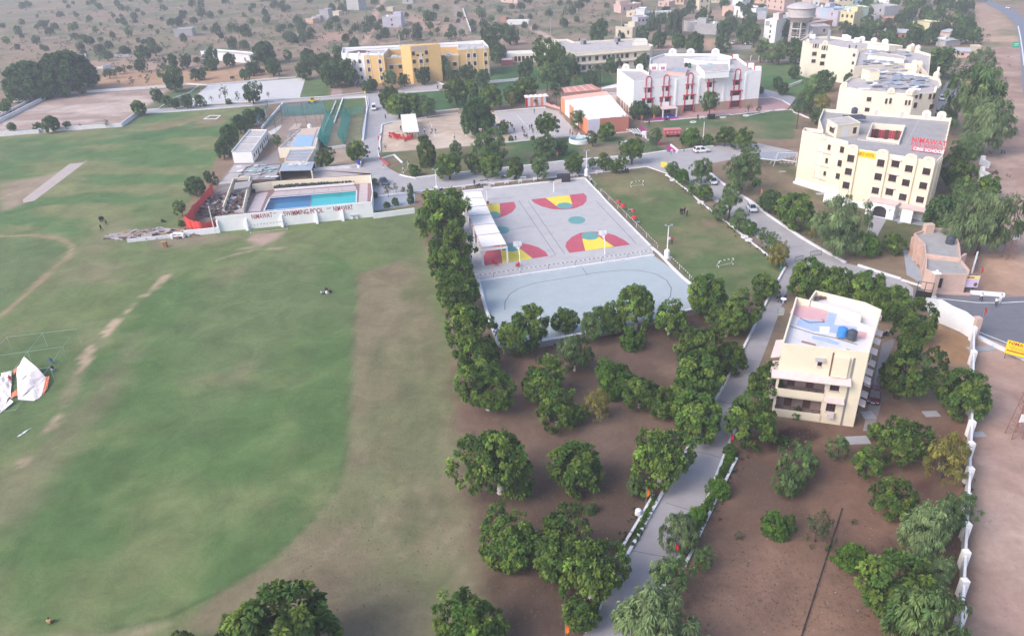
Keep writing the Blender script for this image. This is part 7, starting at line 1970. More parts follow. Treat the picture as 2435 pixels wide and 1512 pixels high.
def row(fmt,group,k,lst,lime=0):
 for i,e in enumerate(lst):
  x,y,w,kd=e[:4];kw=e[4]if len(e)>4 else{}
  tree(k,x,y,w,kd,fmt.format(o=ORD[i]if i<20 else'next',a=TA[kd]),group,lime=lime,**kw)
def each(group,k,lst,lime=0):
 for e in lst:
  x,y,w,kd,lab=e[:5];kw=e[5]if len(e)>5 else{}
  tree(k,x,y,w,kd,lab,group,lime=lime,**kw)
row('{a} tree, {o} from the road in the row along the court west side','trees along the court west side','S10',[(335,400,480,'n'),(400,690,430,'n'),(440,860,430,'n'),(470,1085,410,'n')])
each('trees around the rink','S14',lime=1,lst=[(300,370,390,'n','dark bushy tree at the rink corner, end of the west row'),(360,560,440,'n','dark bushy tree just below the rink corner by the field edge'),(430,800,520,'N','large dark tree at the grove west edge nearest the field'),(850,760,380,'n','dark tree touching the right side of the large grove-edge tree'),(700,370,430,'n','spreading tree in front of the rink wall, left of the small one'),(1030,330,225,'n','small tree before the middle of the rink wall'),(1110,560,300,'F','airy green tree below the middle of the rink wall'),(1250,330,270,'F','pale airy tree leaning over the rink wall'),(1590,210,420,'N','big domed tree covering the rink lower right'),(1380,290,260,'n','smaller tree filling the gap left of the big domed tree'),(1545,470,210,'b','leafy bush at the foot of the big domed tree'),(1850,300,290,'n','tree with bare trunk right of the big domed tree'),(2140,120,350,'n','round tree at the corner where rink meets lawn'),(2300,310,300,'n','tree right of the corner tree, by the lawn end'),(2090,540,450,'n','large tree at the grove east side beside the path'),(2080,760,420,'n','yellow-tipped tree mid grove beside the path'),(1960,920,300,'n','dark tree tucked left of the yellow-tipped one'),(2070,1060,400,'n','lower tree on the grove east side overhanging the path'),(1440,770,340,'b','wide bright green bush in the middle of the grove',dict(zr=.9)),(1620,880,280,'n','dark low tree right of the wide bright bush'),(1780,960,260,'n','dark narrow tree between the bush and the path trees'),(970,1000,330,'n','tree in mid grove left of the yellow sapling'),(1120,1040,190,'n','small dark tree behind the mid grove tree'),(1290,960,240,'y','thin yellow sapling in the middle of the grove')])
each('trees of the lower grove','S15',lime=1,lst=[(530,105,690,'N','large spreading tree at the lower grove west edge'),(1150,155,430,'n','yellow-green clumpy tree in the lower grove middle'),(1820,95,570,'N','large tree beside the path with an orange flag below'),(640,755,530,'N','left half of the big double tree at the lower grove'),(1040,820,620,'N','middle of the big double tree at the lower grove'),(1270,990,640,'N','right half of the big double tree leaning to the path'),(1190,1340,320,'n','tree drooping over the path edge at the bottom'),(290,1420,590,'n','tree cut by the bottom edge left of the path'),(1620,300,180,'F','wispy grey shrub under the large path tree'),(1265,500,120,'F','low sprawling shrub above the big double tree',dict(zr=.7))])
each('trees at the bottom edge','S17',[(1560,930,570,'n','broad tree cut by the bottom edge at the field corner'),(1010,985,140,'n','small tree top just showing at the bottom edge'),(1290,930,200,'n','low left shoulder of the bottom edge tree')])
each('trees along the right side of the path','S15',[(1990,680,360,'f','feathery tree on the path right side above a red flag'),(1890,1020,400,'F','dark feathery tree on the path right side, below the red flag'),(1770,1420,760,'f','big pale silvery tree filling the path right side at the bottom'),(2150,870,210,'F','drooping light tree between path and yard'),(2280,330,210,'b','rounded bush leaning over the planter beside the path'),(2120,540,170,'b','bright bush in the planter above the feathery tree'),(2370,30,120,'b','bright bush in the planter beside a red flag')])
for i in range(16):
 a,b=P('S15',2375,90),P('S15',2070,760);p=a.lerp(b,(i+RU(-.2,.2))/15)
 tree_at(p,RU(.45,.75),'b','low green hedge plant in the planter along the path','planter plants along the path',.8,.9)
for i in range(9):
 a,b=P('S15',1770,440),P('S15',1590,800);p=a.lerp(b,(i+RU(-.2,.2))/8)
 tree_at(p,RU(.3,.5),'b','small plant between the double kerb left of the path','plants in the left kerb strip',.7,.9)
each('trees in the east yard','S16',[(740,320,330,'F','blue-green pinnate tree in the yard, upper of the touching pair',dict(zr=1.)),(650,470,240,'F','blue-green pinnate tree in the yard, lower of the touching pair',dict(zr=1.)),(555,740,240,'b','bright green bush in the yard left of the wispy tree'),(840,760,250,'s','wispy pinnate sapling beside the leaning pole',dict(zr=1.1)),(1085,965,260,'b','bright green bush in the yard right of the leaning pole'),(600,150,75,'b','tiny shrub on the dark wet patch below the house'),(1000,190,190,'F','small tree in front of the house corner'),(1190,290,220,'n','small dark tree left of the tall yard trees',dict(zr=1.5)),(1440,160,390,'N','large tree at the yard top beside the yellow one'),(1250,90,140,'n','small dark tree by the house drain'),(1740,250,340,'y','tall yellow-green feathery tree by the boundary wall'),(1370,560,310,'n','dark tree in the yard east side, above the silvery one'),(1600,770,430,'f','tall silvery green tree in the yard east side'),(1800,620,320,'F','grey-green tree overlapping the boundary wall'),(1420,1170,530,'n','wide dark tree low in the yard east side'),(1620,1390,570,'F','wide light green tree at the bottom right corner'),(1700,1060,230,'f','faded grey tree behind the wide dark one'),(300,815,90,'s','tiny pale seedling in the bare yard soil',dict(zr=.8)),(1090,720,60,'s','faint seedling right of the leaning pole',dict(zr=.7))])
each('trees around the foreground house','S12',[(340,1010,390,'n','tree in front of the house left balconies'),(200,1290,440,'n','lower tree left of the house, over the path'),(570,1262,115,'b','small round bush below the house balcony'),(1400,900,580,'N','large dark tree right of the house above the red car'),(1450,740,260,'n','tree top behind the large one right of the house'),(1870,1090,390,'n','yellow-tipped tree at the boundary wall right of the house'),(660,200,310,'n','leftmost of the dark trees behind the house roof'),(880,260,340,'N','second from left of the dark trees behind the house roof'),(1120,290,300,'n','third of the dark trees behind the house roof'),(1320,400,320,'N','fourth of the dark trees behind the house roof'),(1490,540,360,'n','rightmost of the dark trees behind the house, by the white wall'),(1230,430,230,'n','low dark tree at the house right rear corner'),(340,265,230,'n','small dark tree at the lawn corner by the path'),(100,450,420,'N','big tree left of the path opposite the house'),(60,820,260,'n','tree overhanging the path left of the house'),(420,20,200,'y','yellow-leaved tree at the lawn corner by the road')])
each('trees between the lawn and the road','S11',[(930,275,120,'F','pale tree by the yellow banner at the junction'),(1010,330,160,'b','broad-leaved shrub below the yellow banner',dict(zr=1)),(1190,270,220,'F','airy tree beside the upper parked white car'),(1100,430,140,'F','dusty shrub left of the upper parked car'),(1215,475,150,'n','small round tree below the upper parked car'),(1450,550,290,'F','spreading airy tree beside the lower parked car'),(1350,640,170,'F','dusty grey tree left of the spreading airy tree'),(1530,720,200,'F','light tree below the spreading airy tree'),(1640,800,150,'b','bright green bush right of the lawn kerb',dict(zr=1)),(1740,865,130,'F','blue-green shrub beside the bright bush'),(1830,930,180,'F','feathery shrub two before the yellow tree'),(1900,1030,200,'y','small yellow-tipped shrub tree by the barrier')])
each('trees around the hostel lawn','S11',[(1570,270,340,'F','broad airy tree right of the road junction'),(1490,430,170,'F','drooping tree right of the upper parked car')])
each('trees around the hostel lawn','S9',[(380,950,200,'d','dark rounded tree left of the hostel path'),(590,1020,300,'n','bushy tree right of the dark rounded one on the hostel lawn'),(950,1130,480,'f','large pale feathery tree in front of the hostel porch'),(790,1140,180,'y','yellowish loose tree left of the large pale one'),(1170,1295,230,'b','yellow-green leafy tree by the gatehouse lawn',dict(zr=1)),(1385,1295,180,'n','dark small tree left of the gatehouse'),(1920,730,310,'n','dark tree east of the hostel, upper'),(1780,1060,340,'d','dark tree at the hostel right porch'),(1960,930,330,'F','airy tree between the dark trees east of the hostel'),(2130,1110,530,'f','wide pale feathery tree above the gatehouse roof'),(2130,330,450,'f','tall pale feathery tree right of the hostel roof'),(2090,110,550,'F','wide feathery tree behind the hostel right end'),(1950,560,260,'F','airy tree between hostel and verge, middle'),(1830,270,130,'d','small dark tree at the hostel rear right corner'),(1440,185,150,'F','tree poking up behind the hostel roof'),(200,560,190,'F','airy tree left of the swing frame'),(660,150,170,'d','dark palm-like tree at the garden kerb'),(800,160,150,'y','golden yellow tree left behind the hostel'),(760,250,140,'F','tree tucked behind the hostel left rear corner'),(2150,830,200,'n','dark low tree by the white wall piers')])
each('verge and garden trees at the right','S4',[(2070,560,270,'f','upper pale feathery tree on the highway verge'),(1720,540,280,'d','big dark tree right of the cream complex'),(840,540,155,'d','dark round tree in front of the rear hostel block',dict(zr=1.5)),(690,700,190,'d','dark tree below the rear hostel block'),(600,760,240,'F','broad light tree in the school side garden'),(430,630,120,'d','small dark tree on the school side lawn'),(285,720,110,'d','dark bush tree beside the school side garden'),(330,770,120,'d','second dark bush tree in the school side garden'),(570,600,100,'F','light small tree at the rear hostel lawn'),(130,790,70,'d','tiny dark tree at the school right corner'),(470,930,190,'p','fan palm clump beside the garden kerb'),(450,440,230,'d','dark tree behind the bent-top fence, right'),(300,440,200,'F','feathery tree behind the bent-top fence, middle'),(140,430,190,'F','feathery tree behind the bent-top fence, left'),(330,260,170,'d','dark tree between stair tower and water tower'),(60,270,190,'d','tall tree left of the stair tower'),(20,210,140,'d','dark tree behind the tall one left of the stair tower'),(900,690,110,'d','dark shrub tree left of the cream complex'),(1480,310,150,'d','dark tree right behind the complex, left one'),(1620,310,160,'d','dark tree right behind the complex, right one'),(1350,390,130,'d','bush tree on the complex rear edge'),(920,300,170,'d','dark tree mass behind the rear hostel, left'),(1020,310,150,'d','dark tree mass behind the rear hostel, right'),(1060,210,130,'d','round dark tree left of the pale houses'),(1860,310,150,'d','dark tree beside the tin sheds, left'),(2010,310,150,'d','dark tree beside the tin sheds, right'),(1930,240,180,'d','dark tree behind the tin shed trees')])
each('trees in front of the school','T6',[(1400,750,270,'F','airy tree in front of the school middle',dict(zr=1.6)),(510,850,240,'d','dark tree at the school left corner'),(700,860,150,'f','pale yellowish tree beside the school porch'),(1880,820,100,'s','bare thin tree near the school right end'),(2010,850,90,'s','second bare thin tree near the school right end')])
each('trees along the school lawn edge','S8',[(2150,570,220,'n','tree at the lawn edge left of the twin trunks'),(2330,590,240,'n','dark tree right of the twin trunks at the lawn edge'),(1770,590,240,'b','bright broad-leaved shrub below the red cart',dict(zr=.9)),(1970,620,140,'b','dark broad-leaved shrub right of the bright one',dict(zr=.9)),(1400,560,190,'F','airy tree left of the red cart'),(1350,660,140,'p','small fan palm at the carpet corner',dict(zr=1.2)),(1130,730,290,'n','wide tree at the road edge with a round crown'),(850,520,200,'n','dark tree in front of the marquee wall'),(700,590,170,'F','light tree left of the dark marquee tree'),(540,380,200,'F','tree at the marquee left wall'),(205,430,270,'n','dark tree standing on the plaza right side',dict(zr=1.6)),(110,880,240,'F','light tree at the road edge by the court box'),(500,850,210,'n','darker road edge tree left of the lamp post'),(840,850,200,'n','road edge tree right of the lamp post'),(700,870,120,'F','thin road edge tree by the lamp post'),(960,890,170,'n','small road edge tree left of the wide one'),(1570,920,150,'F','dusty tree by the yellow banner'),(300,140,120,'p','palm before the marquee rear corner',dict(zr=1.8)),(215,190,60,'s','small tree at the plaza rear barrier'),(75,205,60,'s','tiny tree against the orange panels')])
each('trees around the plaza','S7',[(1255,200,400,'r','very large round clipped tree in the plaza',dict(zr=1.15)),(710,600,270,'n','tall tree left of the plaza edge, beside the goal posts',dict(ar=1.15)),(1010,560,180,'F','light tree at the plaza lower edge'),(1390,510,380,'F','broad tree at the plaza lower edge, middle'),(950,740,300,'n','dense road tree right of the striped goal posts'),(1230,720,220,'n','dense road tree, middle of three'),(1420,730,270,'n','dense road tree, right of three'),(1680,770,240,'n','dark road tree next to the seated group'),(580,790,140,'b','dark broad bush below the goal posts',dict(zr=1)),(1540,320,150,'n','small dark tree right of the round clipped one'),(2000,520,260,'F','light feathery tree in the garden right of the lawn'),(2190,540,180,'d','dark tree right of the light feathery one'),(1920,780,230,'F','light road tree by the black box'),(2330,740,200,'n','road tree below the garden frame'),(255,540,50,'s','tiny sapling on the plaza left'),(1625,450,70,'b','small bush on the plaza lower kerb'),(1870,445,60,'b','second small bush on the plaza lower kerb')])
each('plants right of the pool','S6',[(1800,920,90,'d','climber bush on the pool right wall, upper',dict(zr=1.3)),(1800,1060,80,'d','climber bush on the pool right wall, lower',dict(zr=1.3)),(1940,1000,110,'s','small tree right of the blue car'),(2030,970,80,'s','thin tree right behind the blue car'),(2195,1000,90,'d','conical dark tree, upper of the pair',dict(ar=1.5)),(2190,1110,85,'d','conical dark tree, lower of the pair',dict(ar=1.5)),(1935,1165,80,'b','bright small bush behind the low wall'),(2020,1130,95,'d','dark rounded bush behind the low wall'),(2115,1000,60,'y','yellow small bush by the road')])
each('trees in the sand yard behind the pool','S6',[(1265,650,220,'n','round tree in the sand yard nearest the shed'),(1610,570,250,'n','spreading tree in the sand yard nearest the road'),(735,460,130,'F','airy tree between the white block and the shed')])
each('hedge trees along the field','S5',[(2190,50,170,'d','hedge tree, first from the road along the field'),(2090,110,170,'d','hedge tree, second from the road along the field'),(2010,200,190,'d','hedge tree, third from the road along the field'),(1945,330,170,'d','hedge tree, fourth, beside the white block'),(2130,90,110,'d','small hedge tree by the blue net'),(1970,260,120,'d','low hedge tree against the fourth'),(1700,650,180,'d','bushy tree left of the red screen, lower'),(1830,580,130,'d','bushy tree left of the red screen, upper'),(1580,840,140,'F','low airy bush left of the red screen foot'),(1590,980,70,'b','small bush at the red screen corner'),(2270,20,130,'d','hedge tree at the road end of the field')])
each('trees on the sand court walls','S1',[(1205,940,140,'n','dark tree at the sand court right corner'),(445,1080,150,'d','largest of the small trees on the sand court near wall'),(100,1110,80,'d','leftmost small tree on the sand court near wall'),(325,1105,80,'d','second small tree on the sand court near wall'),(585,1095,80,'d','small tree right of the largest on the near wall'),(700,1100,40,'s','tiny tree on the sand court near wall'),(930,1075,60,'s','small tree near the right end of the sand court'),(1380,830,130,'d','tree at the sand court far right corner')])
each('trees of the north-west plots','S1',[(1505,680,230,'d','big dark tree at the corner of the orange plot'),(1700,650,110,'d','left of two trees on the orange plot'),(1760,640,110,'d','right of two trees on the orange plot'),(1040,720,30,'s','tiny tree on the orange plot, left'),(1150,705,60,'s','small tree on the orange plot, middle'),(1285,695,55,'s','small tree on the orange plot, right'),(1460,880,100,'d','tree in the green strip, left'),(1530,900,100,'d','tree in the green strip, second'),(1625,880,130,'d','tree in the green strip, third'),(1740,880,110,'d','tree in the green strip, right'),(1955,800,100,'s','young tree on the pale court, left'),(2070,835,60,'s','thin young tree on the pale court'),(2200,810,190,'d','spreading tree at the pale court road edge'),(1848,860,45,'s','tiny young tree on the pale court edge'),(2000,890,60,'b','round shrub on the pale court kerb'),(2345,825,45,'s','tiny tree right on the pale court'),(2205,595,130,'d','tree above the pale court, right'),(2130,650,100,'d','tree above the pale court, left'),(2380,590,150,'d','large tree right above the pale court'),(2305,460,200,'d','big round tree right of the white farmhouse'),(1840,520,170,'d','dark tree in front of the white farmhouse, left',dict(ar=1.1)),(2000,520,120,'d','dark tree in front of the white farmhouse, right'),(1245,460,140,'d','tree behind the grey wall, left'),(1350,430,130,'a','tree behind the grey wall, right'),(1230,570,120,'d','tree in the wall gap behind the orange plot'),(1495,540,150,'d','tree cluster behind the orange plot, left'),(1620,530,120,'d','tree cluster behind the orange plot, right'),(1720,525,70,'a','small tree behind the orange plot'),(950,640,110,'a','dark bush at the slanting pale wall'),(1040,610,90,'a','dark small tree at the slanting pale wall'),(1130,590,60,'a','little dark tree right of the slanting wall'),(930,480,120,'a','tree at the broken white wall'),(1090,440,110,'a','acacia above the grey wall'),(725,455,60,'a','lone dark tree left of the broken wall'),(2290,625,60,'a','shrub right of the orange plot'),(2030,680,40,'a','little shrub on the orange plot edge')])
each('giant trees on the left','S1',[(570,640,560,'r','huge dark spreading tree on the left, right one',dict(zr=.62,ar=.6)),(250,710,440,'r','huge dark spreading tree on the left, left one',dict(zr=.7,ar=.7)),(30,920,120,'n','dark tree at the left edge by parked cars')])
each('trees around the ochre hostel','S2',[(690,640,240,'d','dense tree left of the ochre hostel, front'),(830,620,230,'d','dense tree left of the ochre hostel, right'),(640,550,190,'d','dense tree left of the ochre hostel, rear'),(500,510,180,'d','tree mass far left of the ochre hostel'),(470,610,160,'d','lower tree far left of the ochre hostel'),(880,680,150,'d','tree at the ochre hostel left corner'),(1060,740,110,'d','small tree before the ochre hostel left'),(1230,690,160,'F','light tree before the ochre hostel middle left'),(1345,700,110,'d','dark tree before the ochre hostel middle'),(1510,660,150,'d','round dark tree before the ochre hostel stair'),(1680,600,170,'f','tall pale tree before the ochre hostel',dict(ar=1.2)),(1760,670,120,'d','low tree before the ochre hostel right'),(1890,650,180,'d','tree row before the ochre hostel right end'),(2030,680,150,'d','tree at the ochre hostel right end'),(1210,850,190,'n','bushy tree right of the white van'),(1290,920,220,'n','bushy tree, second right of the white van'),(1430,910,200,'n','bushy tree, third right of the white van'),(1540,920,180,'F','lighter tree in the green belt'),(1790,800,230,'n','green belt tree above the round clipped one, left'),(1920,770,160,'n','green belt tree above the round clipped one'),(2100,840,230,'n','green belt tree above the round clipped one, right'),(2280,870,110,'y','light tree before the orange panels'),(2350,780,160,'n','green belt tree before the tent'),(790,480,170,'d','tree behind the ochre hostel left end'),(900,390,130,'d','bush tree behind the ochre hostel roof left'),(2180,460,170,'d','tall dark tree right of the ochre hostel'),(2100,330,240,'d','dark tree mass behind the ochre hostel right'),(2270,300,180,'d','dark tree right in the far mass'),(1360,280,100,'a','round tree in the plain behind the hostel'),(1560,150,100,'d','lone round tree in the plain behind the hostel',dict(zr=1.5)),(1010,760,110,'d','dark tree beside the yellow flag'),(420,220,70,'a','lone acacia in the plain, left of the track'),(330,310,110,'a','dark acacia in the plain, lower left'),(740,170,90,'a','dark tree pair member in the plain near huts'),(1010,260,90,'a','dark tree beside the dirt track'),(120,450,190,'d','big tree left behind the pale court'),(190,560,130,'d','second big tree left behind the pale court'),(330,480,100,'F','airy tree by the white farmhouse wall'),(20,600,120,'d','tree at the pale court far corner')])
each('trees around the classrooms','S3',[(450,480,330,'N','very large tree covering the classroom block left end'),(580,560,200,'d','dark tree right below the very large one'),(210,600,190,'d','dark tree left of the classroom trees'),(400,660,220,'F','broad light tree below the very large one'),(540,680,200,'d','tree mass left of the bamboo clump'),(650,690,70,'y','yellow bush among the classroom trees'),(870,640,210,'p','bamboo-like palm clump before the classroom block',dict(zr=1.1)),(780,680,140,'d','dark bush left of the palm clump'),(970,560,150,'d','tree before the classroom block right'),(1230,550,170,'d','tree behind the school left crest'),(650,590,110,'d','dark tree at the classroom block left corner'),(220,770,200,'n','dark tree mass behind the low white tent, right'),(90,830,150,'n','tree left of the low white tent'),(850,270,220,'d','big round tree behind the classroom block'),(1330,200,140,'a','acacia pair behind the houses, left',dict(ar=1.2)),(1510,215,190,'a','acacia pair behind the houses, right',dict(ar=1.2)),(1380,340,150,'d','tree right of the classroom block'),(1240,300,160,'d','tree row behind the classroom block right'),(1560,360,170,'d','dark pair behind the school, left'),(1690,370,190,'d','dark pair behind the school, right'),(1930,380,150,'d','dark tree behind the school right end'),(1960,250,150,'d','tree above the dark tree, village edge'),(2120,290,170,'d','dark tree beside the stair tower, left'),(2220,300,180,'F','tall green tree beside the stair tower'),(1660,50,130,'d','dark round tree at the top village edge'),(1780,140,150,'d','dark tree below the top village tree'),(680,45,110,'a','round acacia near the top edge'),(1960,45,100,'d','dark tree among the top houses'),(2280,90,110,'d','dark tree above the long white house'),(2040,180,100,'F','light tree above the long white house'),(1060,320,80,'d','bush at the cream village house')])
SCR=[]
def inpoly(x,y,poly):
 c=False
 for i in range(len(poly)):
  (ax,ay),(bx,by)=poly[i],poly[i-1]
  if(ay>y)!=(by>y)and x<(bx-ax)*(y-ay)/(by-ay)+ax:c=not c
 return c
def scatter(poly,n,rr,kinds,label,group):
 k=0;tries=0
 xs=[p[0]for p in poly];ys=[p[1]for p in poly]
 while k<n and tries<n*60:
  tries+=1;x,y=RU(min(xs),max(xs)),RU(min(ys),max(ys))
  if not inpoly(x,y,poly):continue
  p=P('D',x,y);r=RU(*rr)
  if any(abs(p.x-q[0].x)<(r+q[1])*.8 and abs(p.y-q[0].y)<(r+q[1])*.8 for q in TREES):continue
  tree_at(p,r,RND.choice(kinds),label,group,RU(.85,1.2),RU(.6,.85));k+=1
scatter([(0,2),(560,0),(900,0),(880,60),(800,120),(640,100),(560,130),(470,100),(330,140),(200,130),(0,135)],150,(1.5,3.4),'aaaF','hazy scrub tree in the dry plain behind the walled plots','scrub trees of the dry plain')
scatter([(900,0),(1480,0),(1480,60),(1300,80),(1180,80),(1160,100),(880,100),(820,110)],70,(1.4,3.2),'aaaF','hazy scrub tree in the plain behind the ochre hostel','scrub trees behind the hostel')
scatter([(2010,60),(2080,40),(2200,10),(2300,0),(2330,30),(2290,80),(2250,110),(2120,120),(2060,100)],46,(2.2,4.2),'adF','bushy tree in the thicket below the highway','thicket below the highway')
scatter([(1480,0),(2000,0),(2040,80),(1900,90),(1720,110),(1480,60)],26,(2.2,4.2),'da','tree standing between the village houses','village trees')
scatter([(2000,0),(2280,0),(2200,10),(2080,35),(2010,50)],16,(2.4,4.2),'da','hazy tree beyond the farmhouse near the top edge','trees beyond the farmhouse')
g=np.random.default_rng(5);Qs=[];Cs=[]
for poly,n,sc in(([(0,0),(900,0),(1500,0),(1500,80),(1180,100),(800,125),(640,130),(330,190),(200,140),(0,190)],900,1.),([(2150,60),(2330,40),(2380,150),(2340,280),(2250,240),(2200,150)],140,.8),([(2330,180),(2400,120),(2420,420),(2350,480)],40,.6)):
 k=0
 while k<n:
  x,y=g.uniform(min(p[0]for p in poly),max(p[0]for p in poly)),g.uniform(min(p[1]for p in poly),max(p[1]for p in poly))
  if not inpoly(x,y,poly):continue
  k+=1;p=P('D',x,y);r=g.uniform(.4,1.3)*sc
  c=np.array([[p.x,p.y,r*.4]]);q=sprays(g,c,np.array([[0,0,.5]]),np.array([r]),22,r*.8,r*.45,.4);Qs.append(q)
  Cs.append(np.repeat((np.array([.085,.09,.055])*g.uniform(.6,1.5))[None],len(q),0))
me=quads_mesh('scrub',np.concatenate(Qs),np.concatenate(Cs));o=bpy.data.objects.new('scrub_bushes',me);COL.objects.link(o)
tag(o,'low dry scrub dotted over the plain','scrub',kind='stuff')
Qs=[];Cs=[]
for k_,pts,n in(('S11',[(882,345),(1190,600),(1460,810),(1840,1115)],120),('S5',[(1120,1135),(1530,1090)],40),('S14',[(600,590),(1190,480),(1750,360)],60),('S15',[(1500,830),(1750,430)],50),('S16',[(300,240),(100,690)],60),('S9',[(130,620),(560,680)],40),('S9',[(250,960),(820,1330)],80),('S16',[(1880,300),(1800,1100)],60)):
 pp=PL(k_,pts)
 for i in range(n):
  s=g.uniform(0,len(pp)-1.001);a=pp[int(s)].lerp(pp[int(s)+1],s-int(s));r=g.uniform(.12,.4)
  q=sprays(g,np.array([[a.x+g.normal()*.6,a.y+g.normal()*.6,.02]]),np.array([[0,0,1.5]]),np.array([r*.3]),14,r,r*.25,.2,.5);Qs.append(q);Cs.append(np.repeat((np.array([.06,.1,.03])*g.uniform(.6,1.6))[None],len(q),0))
me=quads_mesh('weeds',np.concatenate(Qs),np.concatenate(Cs));o=bpy.data.objects.new('weed_tufts',me);COL.objects.link(o)
tag(o,'weed tufts along kerbs and walls','weeds',kind='stuff')
Qs=[];Cs=[]
for poly,n in(([(1095,780),(1560,760),(1800,720),(1690,950),(1560,1180),(1470,1330),(1390,1500),(1180,1500),(1120,1200)],5200),([(1730,1090),(1880,1020),(2300,1000),(2280,1500),(1560,1500),(1640,1300)],4200),([(860,700),(1060,760),(1150,1250),(900,1500),(600,1440)],1200)):
 x=g.uniform(min(p[0]for p in poly),max(p[0]for p in poly),n*3);y=g.uniform(min(p[1]for p in poly),max(p[1]for p in poly),n*3);k=0
 for a,b in zip(x,y):
  if k>=n:break
  if not inpoly(a,b,poly):continue
  k+=1;p=P('D',a,b);r=g.uniform(.04,.13);an=g.uniform(0,6.3);u=np.array([cos(an),sin(an),g.uniform(-.2,.2)])*r;v=np.array([-sin(an),cos(an),g.uniform(-.2,.2)])*r*.55;c0=np.array([p.x,p.y,.035])
  Qs.append(np.stack([c0-u,c0+v,c0+u,c0-v])[None]);Cs.append((np.array([.2,.14,.08])if g.random()<.7 else np.array([.1,.12,.05]))[None]*g.uniform(.5,1.5))
me=quads_mesh('litter',np.concatenate(Qs),np.concatenate(Cs));o=bpy.data.objects.new('leaf_litter',me);COL.objects.link(o)
tag(o,'dry leaf litter on the bare soil under the trees','litter',kind='stuff')
